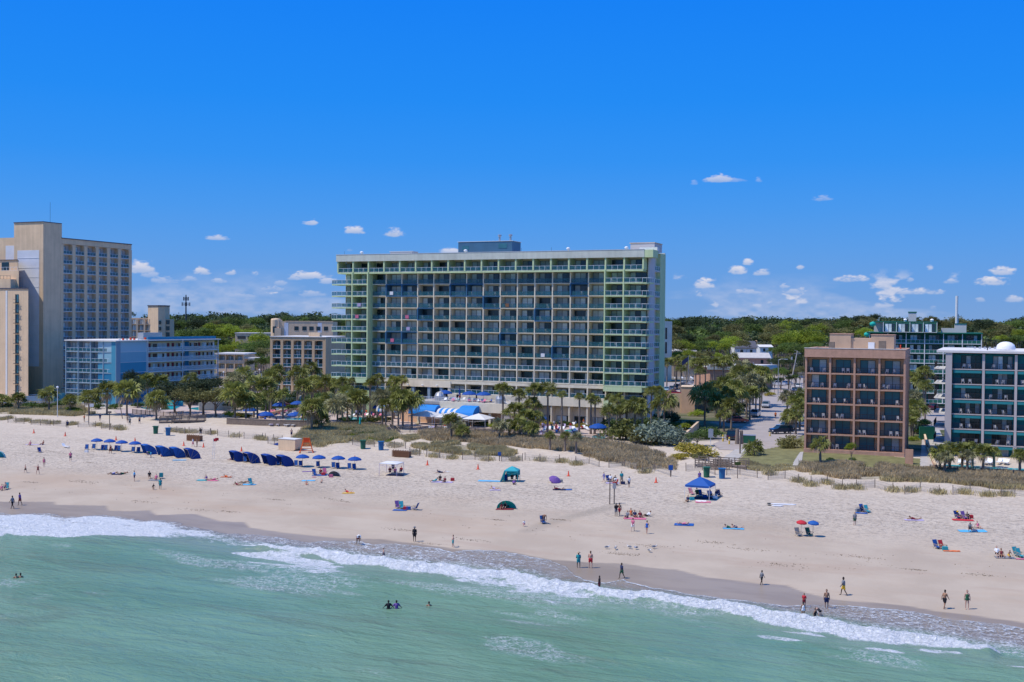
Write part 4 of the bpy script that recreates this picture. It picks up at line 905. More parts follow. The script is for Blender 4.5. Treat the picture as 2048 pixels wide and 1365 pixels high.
def blue_block():
    Cn = Vector((-103.1, 177.6*K)); fl_dir = Vector((-.925, .38)).normalized(); P0 = Cn+fl_dir*on_line(131.5, Cn, fl_dir, 740); gd = Vector((.401, .916)).normalized(); P1 = Cn
    B, Ln = building('blue_motel', P0, P1, 'motel painted in four shades of blue with gallery walkways, on the left')
    zt = 19.7; st = 2.74; fl = [zt-st*(i+1) for i in range(6)][::-1]
    w = Ln/4
    facade(B, frame((0, 0), 0), [w]*4, fl, zt, dict(dep=1.6, wall='grey_wall', slab='blue_wall', fin='blue_wall', finw=.25, slabt=.2, rail='white_rail', screen='screen_teal', glass='glass', gw=.62, gpos=.4, panes=2, cur=1))
    part('wall', MB().box(0, Ln, 1.7, 9, 1.5, zt), 'blue_wall', B)
    # banded plain wall
    a = math.atan2(gd.y, gd.x)-B.rotation_euler.z; c = loc(B, Cn); t1 = on_line(294, Cn, gd); t2 = on_line(437, Cn, gd)
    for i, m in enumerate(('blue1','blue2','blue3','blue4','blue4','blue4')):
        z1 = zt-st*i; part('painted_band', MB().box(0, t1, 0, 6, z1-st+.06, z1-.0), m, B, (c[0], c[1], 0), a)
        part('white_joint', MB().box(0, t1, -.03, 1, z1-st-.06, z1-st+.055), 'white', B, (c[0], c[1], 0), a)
    for x in (.35, t1-.25): part('corner_trim', MB().box(x-.08, x+.08, -.05, .0, 2, zt), 'white', B, (c[0], c[1], 0), a)
    part('blue_return', MB().box(Ln-1.4, Ln-.05, -.06, .0, 2, zt), 'blue3', B)
    Lg = t2-t1; ng = 16; wg = Lg/ng
    o = (c[0]+t1*math.cos(a), c[1]+t1*math.sin(a)); ca, sa = math.cos(a), math.sin(a)
    def Pg(x, y, z): return (o[0]+x*ca-y*sa, o[1]+x*sa+y*ca, z)
    part('wall', MB().box(0, Lg, 1.6, 9, 1.5, zt-.2), 'yellow_wall', B, (o[0], o[1], 0), a)
    dm = MB().box(0, .95, -.06, 0, 0, 2.05).mesh('door', 'red_door'); wm = MB().box(0, 1.7, -.05, 0, .0, 2.05).mesh('window', 'white'); pm = MB().box(.06, .8, -.03, 0, .08, 1.95).mesh('pane', 'glass')
    for i, z in enumerate(fl):
        part('walkway', MB().box(0, Lg, -.05, 1.6, -.28, 0), 'white', B, Pg(0, 0, z), a)
        ra = part('railing', MB().box(0, Lg, -.03, .03, 1.0, 1.07), 'white_rail', B, Pg(0, .05, z), a); mb = MB()
        for k in range(60): x = k*Lg/60; mb.box(x, x+.04, -.02, .02, .1, 1)
        part('pickets', mb, 'white_rail', ra); part('screen', MB().box(0, Lg, -.008, .008, .12, .98), 'screen_pale', ra)
        for k in range(ng):
            x = k*wg
            if k in (1, 6, 12) or k == 5: ob('door', dm, B, Pg(x+.3, 1.6, z), a)
            elif k == 9 or k == 0: part('dark_recess', MB().box(0, wg, -.05, 0, 0, 2.4), 'blue4', B, Pg(x, 1.6, z), a)
            else:
                wn = ob('window', wm, B, Pg(x+.2, 1.6, z+.0), a, random.choice(('curtain', 'yellow_wall', 'white')))
                ob('pane', pm, wn, (0, -.05, 0), 0, random.choice(('glass', 'curtain', 'glass'))); ob('pane', pm, wn, (.82, -.05, 0), 0, random.choice(('curtain', 'curtain', 'glass')))
    for x in (Lg*.47, Lg*.985, Lg*.0+.1): part('post', MB().box(-.1, .1, -.25, -.06, 2, zt), 'white', B, Pg(x, 0, 0), a)
    roofp = [P0+Vector((-.3,-.3)), Cn+Vector((.2,-.5)), Cn+gd*(t2+.5)+Vector((.5,-.4)), Cn+gd*(t2+.5)+Vector((-8,5)), P0+Vector((3, 14))]
    poly_part('roof', B, roofp, zt+.01, zt+.32, 'roof_white')
    part('roof_edge', MB().box(Lg*.05, Lg*1.0, 1.0, 1.4, zt+.33, zt+1.1), 'blue4', B, Pg(0, 0, 0), a); part('roof_unit', MB().box(Lg*.1, Lg*.35, 4, 6, zt+.33, zt+2.2), 'metal', B, Pg(0, 0, 0), a)
    for k in range(12): part('roof_vent', MB().box(-.2, .2, -.2, .2, 0, random.uniform(.3, .7)), random.choice(('metal', 'cone', 'white')), B, Pg(-8+k*1.5, 2.2+k*.1, zt+.32))
blue_block()

# ---------------------------------------------------------------- arcaded beige block beside the hotel
def arcade(B, fr, ww, floors, zt, m='tan', nf_arch=True):
    A = fr['ang']; O = fr['o']; ca, sa = math.cos(A), math.sin(A)
    def P(a, b, z): return (O[0]+a*ca+b*sa, O[1]+a*sa-b*ca, z)
    for c, w in enumerate(ww):
        r = (w-.9)/2; mb = MB(); k = 8; pts = [(0,.0),(0,-r*.62)]+[(r-r*math.cos(PI/2*i/k), -r*.62+r*.62*math.sin(PI/2*i/k)) for i in range(1, k+1)]
        pts2 = [(2*r-x, z) for x, z in pts]
        mb.prism_y(pts, 0, .25); mb.prism_y(pts2[::-1], 0, .25)
        part('arch_head', mb, m, B, P(sum(ww[:c])+.45, 0, zt), A)
def beige_arcade():
    Y = 208.*K; P0 = (XatY(542.5, Y+1), Y+1); P1 = (XatY(647.5, Y-2), Y-2)
    B, Ln = building('arcaded_beige_block', P0, P1, 'beige block with five tall arched balcony bays left of the lime hotel')
    zt = 19.6; st = 2.74; fl = [zt+.1-st*(i+1) for i in range(6)][::-1]; w = Ln/5
    facade(B, frame((0, 0), 0), [w]*5, fl, zt, dict(dep=1.6, wall='tan2', slab='white', fin='tan_warm', finw=.8, slabt=.12, rail='white_rail', screen='screen_teal', glass='glass', gw=.8, gpos=.5, panes=3, cur=1))
    arcade(B, frame((0, .2), 0), [w]*5, fl, zt-.1, 'tan_warm')
    part('wall', MB().box(.0, Ln+.4, 1.7, 16, 1.5, zt+.9), 'tan_warm', B); part('wall', MB().box(-.4, Ln+.4, -.05, 1.7, zt-.1, zt+.9), 'tan_warm', B); part('wall', MB().box(Ln+.41, Ln+.6, -.1, 22, 1.5, zt+.9), 'tan_warm', B)
    part('roof', MB().box(-.5, Ln+.7, -.2, 22, zt+.91, zt+1.1), 'roof_white', B); part('roof_unit', MB().box(Ln*.62, Ln*.83, 4, 6, zt+1.1, zt+2.3), 'tan', B)
    # farther one with small square windows
    Y = 272.*K; P0 = (XatY(540, Y), Y); P1 = (XatY(665, Y), Y)
    B, Ln = building('beige_round_tower_block', P0, P1, 'beige block with a rounded stair tower, seen over the arcaded block roof'); s = Ln/125.
    z0 = 26-(643-638)*Y/F; part('wall', MB().box(18*s, Ln, 0, 12, 2, z0), 'tan_pent' if 0 else 'tan', B)
    part('stair_tower', MB().lathe([(2.0,0),(2.0,z0-2+.6),(1.7,z0-2+1.1),(0,z0-2+1.3)], 20, (2.0, 1.2)).box(2.0, 18*s, -.6, 6, 0, z0-2+.7), 'tan', B, (0, 0, 2)); part('window', MB().box(1.2, 2.6, -1.05, -.85, z0-4.6, z0-2), 'glass', B)
    part('wall', MB().box(10*s, 22*s, -1.2, -.61, 2, z0-2.6), 'tan', B)
    for x in (48, 64, 78, 92, 107): wn = part('window', MB().box(0, 8.5*s, -.05, .02, -1.6, 0), 'frame_dark', B, (x*s, 0, z0-1.9)); part('pane', MB().box(.1, 8.5*s-.1, -.08, -.05, -1.5, -.1), 'glass', wn)
    part('pale_panel', MB().box(28*s, 36*s, -.04, .0, 10, z0-.5), 'ribbed_white', B); part('pale_panel', MB().box(95*s, 103*s, -.04, .0, 10, z0-.4), 'ribbed_white', B); part('parapet', MB().box(30*s, Ln+.1, -.1, .3, z0+.01, z0+.3), 'tan2', B)
    # distant white one
    Y = 300.*K; P0 = (XatY(470, Y), Y); P1 = (XatY(545, Y), Y)
    B, Ln = building('low_beige_block', P0, P1, 'low beige block half hidden by trees, left of the arcaded block', 'building'); z0 = 26-(667-637.5)*Y/F; part('wall', MB().box(0, Ln, 0, 10, 2, z0), 'tan', B); part('roof', MB().box(-.2, Ln+.2, -.2, 10, z0, z0+.3), 'roof_white', B)
    for x in (1, 5.5, 10.): 
        for zz in (1.2, 4.6): wn = part('window', MB().box(0, 3.6, -.05, .02, -1.2, 0), 'frame_dark', B, (x, 0, z0-zz)); part('pane', MB().box(.1, 3.5, -.08, -.05, -1.1, -.1), 'glass', wn)
    # two storeys with arches
    Y = 236.*K; P0 = (XatY(433, Y), Y); P1 = (XatY(486, Y-1), Y-1)
    B, Ln = building('low_arcade_motel', P0, P1, 'low tan motel with arched galleries between the blue motel and the palms', 'motel'); z0 = 26-(709-637)*Y/F; w = Ln/3
    fl = [z0-2.9, z0-5.8, z0-8.5][::-1]; facade(B, frame((0, 0), 0), [w]*3, fl, z0, dict(dep=1.5, wall='yellow_wall', slab='tan', fin='tan', finw=.4, slabt=.2, rail='white_rail', screen='tan', glass='glass', gw=.5, gpos=.5, panes=2, cur=1)); arcade(B, frame((0,.2), 0), [w]*3, fl, z0-.1, 'tan')
    part('wall', MB().box(0, Ln, 1.6, 12, 1, z0), 'tan', B); part('roof', MB().box(-.5, Ln+.6, -.6, 12, z0+.01, z0+.45), 'roof_white', B)
    part('porch_roof', MB().box(Ln+.2, Ln+11, 1, 5, z0-1.4, z0-1.0), 'roof_white', B)
    # far tower block at left
    Y = 313.*K; P0 = (XatY(259, Y), Y); P1 = (XatY(318, Y), Y)
    B, Ln = building('far_tan_hotel', P0, P1, 'distant tan hotel with a square lift tower above the blue motel roof'); z0 = 26-.1; w = Ln/4; fl = [z0-2.8*(i+1) for i in range(4)][::-1]
    facade(B, frame((0, 0), 0), [w]*4, fl, z0-.4, dict(dep=1.5, wall='tan2', slab='tan', fin='tan', finw=.7, slabt=.2, rail='white_rail', screen=None, glass='glass', gw=.6, gpos=.5, panes=2, cur=1)); arcade(B, frame((0,.2), 0), [w]*4, fl, z0-.5, 'tan')
    part('wall', MB().box(0, Ln, 1.6, 12, 1, z0), 'tan', B); s = Ln/59.; part('lift_tower', MB().prism([(35*s,1),(61*s,-3),(72*s,-1.5),(72*s,6),(35*s,6)], 1, 31.3), 'tan', B); part('coping', MB().prism([(34*s,.8),(61*s,-3.3),(73*s,-1.7),(73*s,6),(34*s,6)], 31.31, 31.8), 'roof_dark', B)
    part('wing', MB().box(72*s, 81*s, 0, 6, 1, 25.5), 'tan2', B)
    for i in range(4): wn = part('window', MB().box(73*s, 80*s, -.06, 0, 0, 1.9), 'glass', B, (0, 0, fl[i])); part('window', MB().box(62.5*s, 66.5*s, -2.95, -2.5, 0, 1.6), 'glass', B, (0, 0, fl[i]))
    # sliver right of the hotel
    Y = 262.*K; P0 = (XatY(1322, Y), Y); P1 = (XatY(1343, Y+3), Y+3)
    B, Ln = building('white_arch_block', P0, P1, 'narrow end of a white block with tall arched windows just right of the lime hotel', 'building'); z0 = 26+.4; part('wall', MB().box(-3, Ln, 0, 14, 1, z0), 'fascia', B)
    for x in (.6, 1.9):
        for z in (14., 19.5): part('window', MB().box(x, x+.95, -.05, .0, z, z+4.4), 'glass', B)
beige_arcade()

# ---------------------------------------------------------------- small houses, shop, garage
def small_buildings():
    Yf = 232.*K; B = thing('shop', (XatY(1502, Yf), Yf, 0), 0, 'flat white-roofed brick shop behind the palms, beside the road junction', 'shop')
    zt = 26-(735-646)*Yf/F
    part('wall', MB().prism([(0,0),(9.5,9),(-6,18),(-18,8),(-14,0)], 2, zt), 'brick', B); part('roof', MB().prism([(.2,-.6),(11,9),(-6,20),(-20,8),(-15,-.6)], zt+.01, zt+.7), 'roof_white', B); part('fascia', MB().prism([(.3,-.7),(11.2,8.9),(11.1,9.3),(0.1,-.3),(-15,-.3),(-15,-.7)], zt-.8, zt+.0), 'fascia', B)
    part('roof_pipe', MB().tube([(2,6,zt+.7),(2,6,zt+1.5)], .2, 6), 'metal', B)
    def gable(name, x0p, x1p, yp_eave, yp_ridge, Y, dep, wallm, roofm, label, cat='house'):
        X0, X1 = XatY(x0p, Y, yp_eave), XatY(x1p, Y, yp_eave); hr = 646
        ze = 26-(yp_eave-hr)*Y/F; zr = 26-(yp_ridge-hr)*(Y+dep/2)/F
        b = thing(name, (X0, Y, 0), 0, label, cat); L_ = X1-X0
        part('wall', MB().prism_x([(0,2),(dep,2),(dep,ze),(dep/2,zr-.1),(0,ze)], 0, L_), wallm, b); part('roof', MB().prism_x([(-.6,ze-.1),(dep/2,zr),(dep+.6,ze-.1),(dep+.6,ze+.15),(dep/2,zr+.28),(-.6,ze+.15)], -.4, L_+.4), roofm, b)
        for x in (.25, .7): wn = part('window', MB().box(L_*x, L_*x+1.1, -.05, .0, ze-2.1, ze-.7), 'frame_dark', b); part('pane', MB().box(L_*x+.1, L_*x+1.0, -.08, -.05, ze-2, ze-.8), 'glass', wn)
        return b
    gable('house', 1470, 1513, 696, 683, 300.*K, 10, 'white', 'roof_dark', 'white house with a dark slate roof among the trees')
    gable('house', 1489, 1513, 684, 671, 380.*K, 9, 'tan_pent', 'tan_pent', 'house with a pinkish tan roof among far trees')
    gable('motel_range', 1478, 1540, 716, 706.5, 268.*K, 8, 'brick', 'roof_gravel', 'long low building with a grey shingle roof behind the flat-roofed shop', 'building')
    gable('house', 1330, 1392, 704, 700, 290.*K, 9, 'tan', 'roof_gravel', 'long low tan roofed building behind palms, right of the lime hotel', 'building')
    gable('house', 1520, 1545, 694, 690, 330.*K, 9, 'white', 'roof_white', 'small pale roofed house half hidden by trees left of the tall green oak')
    # parking garage walls right of the hotel
    Yg = 172.*K; g = thing('garage', (XatY(1329, Yg, 800), Yg, 0), R(-10), 'tan brick parking garage walls right of the lime hotel', 'garage'); s = Yg/F
    part('wall', MB().box(0, 33*s, 0, .4, 2.5, 26-(787-645)*s), 'tan2', g); part('wall', MB().box(33*s, 60*s, -.3, 6.2, 2.5, 26-(774-645)*s), 'brick_in', g); part('coping', MB().box(32.5*s, 61*s, -.4, 6.4, 26-(774-645)*s+.01, 26-(774-645)*s+.16), 'tan', g)
    part('deck', MB().box(-8, 33*s, .41, 16, 2.5, 6.2), 'asphalt', g); part('window', MB().box(26*s, 29*s, -.06, 0, 4.8, 6), 'glass', g)
    g2 = thing('garden_wall', tuple(GZ(1336, 822, 3.2)), R(-4), 'dark timber garden wall below the parking garage', 'wall'); part('panel', MB().box(0, 11.5, 0, .3, -.5, 1.7), 'wood', g2)
    for i in range(5): part('post', MB().box(i*2.8, i*2.8+.2, -.06, .36, -.5, 1.9), 'wood', g2)
    P = [GZ(1370, 885, 3.2), GZ(1398, 858, 3.2)]; a = math.atan2(P[1].y-P[0].y, P[1].x-P[0].x); g3 = thing('garden_wall', tuple(P[0]), a, 'pale stucco wall running from the big sea grape bush to the road', 'wall'); part('panel', MB().box(0, (P[1]-P[0]).length, 0, .3, -1, 1.5), 'tan', g3); part('coping', MB().box(0, (P[1]-P[0]).length, -.08, .38, 1.51, 1.6), 'tan2', g3)
small_buildings()

# ---------------------------------------------------------------- terrace bar with awnings in front of the hotel
def terrace():
    B = MH[0]; a = B.rotation_euler.z
    Yt = 146.*K; X0 = XatY(770, Yt+11, 810); P0 = Vector((X0, Yt+11)); P1 = Vector((XatY(1030, Yt-3, 810), Yt-3))
    t, Ln = building('terrace_bar', P0, P1, 'concrete sun terrace with bar beneath, in front of the lime hotel', 'terrace')
    zd = 26-(806-642)*148*K/F
    X = lambda px: on_line(px, P0, (P1-P0).normalized(), 815)
    part('deck', MB().box(X(828), X(1015), .2, 10, zd-.6, zd), 'concrete', t); part('fascia', MB().box(X(880), X(1040), -.2, .19, zd-1.9, zd+.1), 'cream', t); part('bar_wall', MB().box(X(790), X(1000), 2.5, 9.6, 2.5, zd-.61), 'brick_in', t)
    for px in (835, 880, 930, 978, 1003): part('column', MB().box(X(px)-.25, X(px)+.25, .3, .8, 2.5, zd-.61), 'cream', t)
    ra = part('railing', railmesh(X(965)-X(832), 1.0), 'white_rail', t, (X(832), .3, zd))
    mb = MB()
    for k in range(90): mb.box(k*.17, k*.17+.02, -.01, .01, .1, .95)
    part('pickets', mb, 'white_rail', ra)
    # barrel awnings
    def awning(x0, x1, m, label, z1=zd-.7, z0=zd-2.6, out=2.4, stripes=0):
        pts = [(out*math.sin(PI/2*i/6)**.9, z1-(z1-z0)*(1-math.cos(PI/2*i/6))) for i in range(7)]
        prof = [(-.3-p, z) for p, z in pts]
        aw = thing('awning', tuple(t.matrix_basis @ Vector((x0, 0, 0))), a if False else t.rotation_euler.z, label, 'awning', 'blue awnings along the terrace bar')
        w_ = x1-x0
        if not stripes: part('canopy', MB().prism_x([(p, z) for p, z in prof]+[(-.25, z0)], 0, w_), m, aw)
        else:
            for k in range(stripes):
                part('stripe', MB().prism_x([(p, z) for p, z in prof]+[(-.25, z0)], w_*k/stripes, w_*(k+1)/stripes), 'canvas_white' if k % 2 == 0 else m, aw)
        part('frame', MB().box(0, w_, -.3-out+.02, -.3-out+.08, z0-.12, z0-.01), 'frame_dark', aw)
    awning(X(829), X(881), 'awning_blue', 'plain blue awning, left of the striped one, under the sun terrace')
    awning(X(882), X(930), 'awning_blue', 'blue and white striped awning between the two plain blue ones', stripes=9, out=2.0, z1=zd-1.3)
    awning(X(929), X(960), 'awning_blue', 'plain blue awning at the right end of the sun terrace, curving down', out=3.2, z0=zd-3.2, z1=zd-.5)
    awning(X(795), X(812), 'awning_blue', 'blue and white striped awning half hidden behind the palm clump', stripes=5, out=1.8)
    awning(X(762), X(779), 'awning_blue', 'small blue and white striped awning left of the palm clump', stripes=5, out=1.8, z1=zd-1.2)
    for px, lb, r in ((866, 'grey ribbed dome cover on the left of the sun terrace', 1.3), (994, 'grey ribbed dome cover on the right of the sun terrace', 1.1)):
        d = thing('dome_cover', tuple(t.matrix_basis @ Vector((X(px), 3.2 if px < 900 else 1.6, zd))), 0, lb, 'dome'); part('shell', MB().lathe([(r,0),(r,.8),(r*.98,1.1),(r*.75,1.65),(r*.4,1.95),(0,2.05)], 14), 'metal', d)
        for k in range(7): an = PI*2*k/7; part('rib', MB().tube([(r*1.01*math.cos(an), r*1.01*math.sin(an), 0),(r*1.01*math.cos(an), r*1.01*math.sin(an), .9),(r*.77*math.cos(an), r*.77*math.sin(an), 1.66),(0,0,2.08)], .035, 4), 'white', d)
    st = thing('stairs', tuple(t.matrix_basis @ Vector((X(1005), 0, 0))), t.rotation_euler.z, 'concrete stairs with a white curved rail at the right end of the sun terrace', 'stairs')
    for k in range(9): part('step', MB().box(k*.6, k*.6+.62, 0, 2.5, 2.8, zd-.35*(k+1)), 'concrete', st)
    part('handrail', MB().tube([(0,-.1,zd+.9),(2.5,-.1,zd-.4),(5.4,-.1,zd-2.2)], .05, 5), 'white_rail', st); part('handrail', MB().tube([(0,2.6,zd+.9),(2.5,2.6,zd-.4),(5.4,2.6,zd-2.2)], .05, 5), 'white_rail', st)
    return t, X, zd
TR = terrace()
# ================================================================ vegetation
def palm_mesh(seed, nf=30, R_=1.0, fan=9, droop=.5, skirt=8):
    """fan palm head: every frond a stalk with a fan of blades; centre at the origin, radius about 1"""
    r = random.Random(seed); V = []; Fc = []; D = []; DF = []
    def frond(az, el, L_, size, tgtV, tgtF, hang=0.):
        d = Vector((math.cos(az)*math.cos(el), math.sin(az)*math.cos(el), math.sin(el)))
        side = d.cross(Vector((0,0,1))).normalized() if abs(d.z) < .98 else Vector((1,0,0)); upv = side.cross(d).normalized()
        ro = r.uniform(-1.0, 1.0); side, upv = side*math.cos(ro)+upv*math.sin(ro), upv*math.cos(ro)-side*math.sin(ro)
        tip = d*L_ + Vector((0,0,-droop*.18*L_*math.cos(el)))
        o = len(tgtV); w = .018*R_
        tgtV += [tuple(side*w), tuple(-side*w), tuple(tip-side*w*.5), tuple(tip+side*w*.5)]; tgtF.append((o, o+1, o+2, o+3))
        for k in range(fan):
            a = (k/(fan-1)-.5)*PI*1.25 + r.uniform(-.08, .08)
            bd = (d*math.cos(a)+side*math.sin(a)+upv*(.28*abs(math.sin(a))+r.uniform(-.12,.12))).normalized()
            ln = size*(1-.25*abs(a)/PI*2)*r.uniform(.85, 1.1); mid = tip+bd*ln*.55; e = tip+bd*ln+Vector((0,0,-ln*(.22+.35*droop+hang)))
            sv = bd.cross(upv).normalized()*ln*.095; o = len(tgtV)
            tgtV += [tuple(tip), tuple(mid+sv), tuple(e), tuple(mid-sv)]; tgtF.append((o, o+1, o+2, o+3))
    for i in range(nf):
        el = math.asin(r.uniform(-.35, .98)); frond(i*2.399+r.uniform(-.3,.3), el, R_*r.uniform(.35,.55), R_*r.uniform(.42,.6), V, Fc)
    for i in range(skirt): frond(i*2.399+r.uniform(-.4,.4), r.uniform(-1.25,-.5), R_*r.uniform(.3,.5), R_*r.uniform(.3,.5), D, DF, .4)
    return np_mesh('palm_crown', V, Fc, 'palm'), np_mesh('dead_fronds', D, DF, 'dead')
PALMS = [palm_mesh(s, *a) for s, a in ((1,(46,1.,9,.5,9)), (2,(40,1.,9,.7,10)), (3,(52,1.,8,.35,5)), (4,(38,1.,10,.9,14)))]
def trunk_mesh(seed, lean):
    r = random.Random(seed); mb = MB(); n = 7; pts = []; rad = []
    for i in range(n+1): t = i/n; pts.append((lean*t*t, lean*.4*math.sin(t*2), t)); rad.append((.17-.05*t)*(1.25 if i == 0 else 1)*(1+.08*(i % 2)))
    me = MB().tube([(p[0], p[1], p[2]) for p in pts], rad, 7).mesh('trunk', 'trunk', True); return me, pts[-1]
TRUNKS = [trunk_mesh(5, .0), trunk_mesh(6, .06), trunk_mesh(7, -.05)]
def nearby(p):   # short words for what stands near a point, from its column in the photograph
    return p
PN = [0]
def palm(px, py, Yk, r, label, dead=1., kind=None, group='fan palms around the hotels', m=None):
    """head centre seen at (px,py), at distance Yk (24 mm units), head radius in photo pixels"""
    Y = Yk*K; c = W(px, py, Y); rr = r*Y/F; g = hz(c.x, c.y); PN[0] += 1; i = PN[0]
    rnd = random.Random(i*7); k = rnd.randrange(4) if kind is None else kind; tk = rnd.randrange(3)
    cz = c.z-.0; h = max(cz-g, .5); rz = rnd.uniform(0, 6.28)
    t = thing('fan_palm', (c.x, c.y, g-.1), rz, label, 'palm tree', group)
    tm, top = TRUNKS[tk]
    tr = ob('trunk', tm, t); tr.scale = (min(h*.9, 1.35) if h > 1.5 else 1., min(h*.9, 1.35) if h > 1.5 else 1., h+.1)
    s = tr.scale; q = (top[0]*s[0], top[1]*s[1], h+.1)
    cr = ob('crown', PALMS[k][0], t, q, 0, m); cr.scale = (rr*1.75, rr*1.75, rr*1.7)
    if dead > 0: sk = ob('dead_fronds', PALMS[k][1], t, q); sk.scale = (rr*1.4,)*2+(rr*dead*1.3,)
    return t
def leafy_mesh(seed, nclump, per, leaf, flat=.75, trunk=True, lumps=7):
    """irregular broadleaf crown of radius about 1 made of leaf sprays in clumps, with gaps"""
    r = np.random.default_rng(seed); L_ = []
    lc = r.normal(size=(lumps, 3)); lc /= np.linalg.norm(lc, axis=1)[:, None]; lc *= r.uniform(.25, .62, (lumps, 1)); lc[:, 2] = np.abs(lc[:, 2])*.9-.1; lr = r.uniform(.35, .58, lumps)
    P = []
    for i in range(nclump):
        k = r.integers(lumps); d = r.normal(size=3); d /= np.linalg.norm(d); d[2] = d[2] if d[2] > -.35 else -d[2]*.6
        c = lc[k]+d*lr[k]*r.uniform(.82, 1.05)
        n = per; p = c+r.normal(size=(n, 3))*leaf*np.array([1.1, 1.1, .7]); P.append(p)
    P = np.concatenate(P); n = len(P)
    a = r.normal(size=(n, 3)); a /= np.linalg.norm(a, axis=1)[:, None]; b = np.cross(a, r.normal(size=(n, 3))); b /= np.linalg.norm(b, axis=1)[:, None]; sz = leaf*r.uniform(.45, .95, (n, 1))
    V = np.stack([P-a*sz, P-b*sz*.55, P+a*sz, P+b*sz*.55], 1).reshape(-1, 3); V[:, 2] *= flat
    Fc = np.arange(n*4).reshape(-1, 4)
    return V, Fc
LEAFY = [np_mesh('crown', *leafy_mesh(20+i, 260, 13, .06, .78, lumps=l), 'leaf_mid') for i, l in enumerate((7, 9, 6, 11, 8))]
BUSH = [np_mesh('foliage', *leafy_mesh(40+i, 150, 14, .085, .8, lumps=6), 'leaf_bush') for i in range(3)]
def limb_mesh(seed):
    r = random.Random(seed); mb = MB(); mb.tube([(0,0,0),(.03,.02,.35),(.0,.05,.6)], [.07,.05,.035], 6)
    for k in range(5):
        a = k*1.26+r.uniform(-.3,.3); z = r.uniform(.3,.55); mb.tube([(0,.02,z),(.25*math.cos(a),.25*math.sin(a),z+.22),(.5*math.cos(a),.5*math.sin(a),z+.45)], [.035,.022,.01], 4)
    return mb.mesh('trunk', 'trunk', True)
LIMBS = [limb_mesh(i) for i in range(3)]
TN = [0]
def tree(px, py, Yk, rx, label, m='leaf_mid', cat='tree', group='broadleaf trees behind the hotels', name='broadleaf_tree', hfac=.8, top=None):
    """crown centre seen at (px,py); rx crown radius in photo pixels"""
    Y = Yk*K; c = W(px, py, Y); rr = rx*Y/F; g = hz(c.x, c.y); TN[0] += 1; rnd = random.Random(TN[0]*13+5)
    t = thing(name, (c.x, c.y, g-.1), rnd.uniform(0, 6.28), label, cat, group)
    h = max(c.z-g, rr*.5)
    tr = ob('trunk', LIMBS[rnd.randrange(3)], t); tr.scale = (rr*1.2, rr*1.2, h+.4)
    cr = ob('crown', LEAFY[rnd.randrange(5)], t, (0, 0, h), 0, m); cr.scale = (rr*1.65, rr*1.65, rr*1.6*hfac/.78)
    return t
def bush(px, py, Yk, rx, label, m='leaf_bush', name='bush', cat='bush', group='garden shrubs', hf=.7, lift=0):
    if Yk is None: p = G(px, py); Y = p.y
    else: Y = Yk*K; p = W(px, py, Y)
    rr = rx*Y/F; g = hz(p.x, p.y); TN[0] += 1; rnd = random.Random(TN[0]*17)
    t = thing(name, (p.x, p.y, g-.15), rnd.uniform(0, 6.28), label, cat, group)
    ob('stem', LIMBS[rnd.randrange(3)], t).scale = (rr*.8, rr*.8, rr*hf)
    cr = ob('crown', BUSH[rnd.randrange(3)], t, (0, 0, rr*hf*.45+lift), 0, m); cr.scale = (rr*1.6, rr*1.6, rr*hf*1.8)
    return t

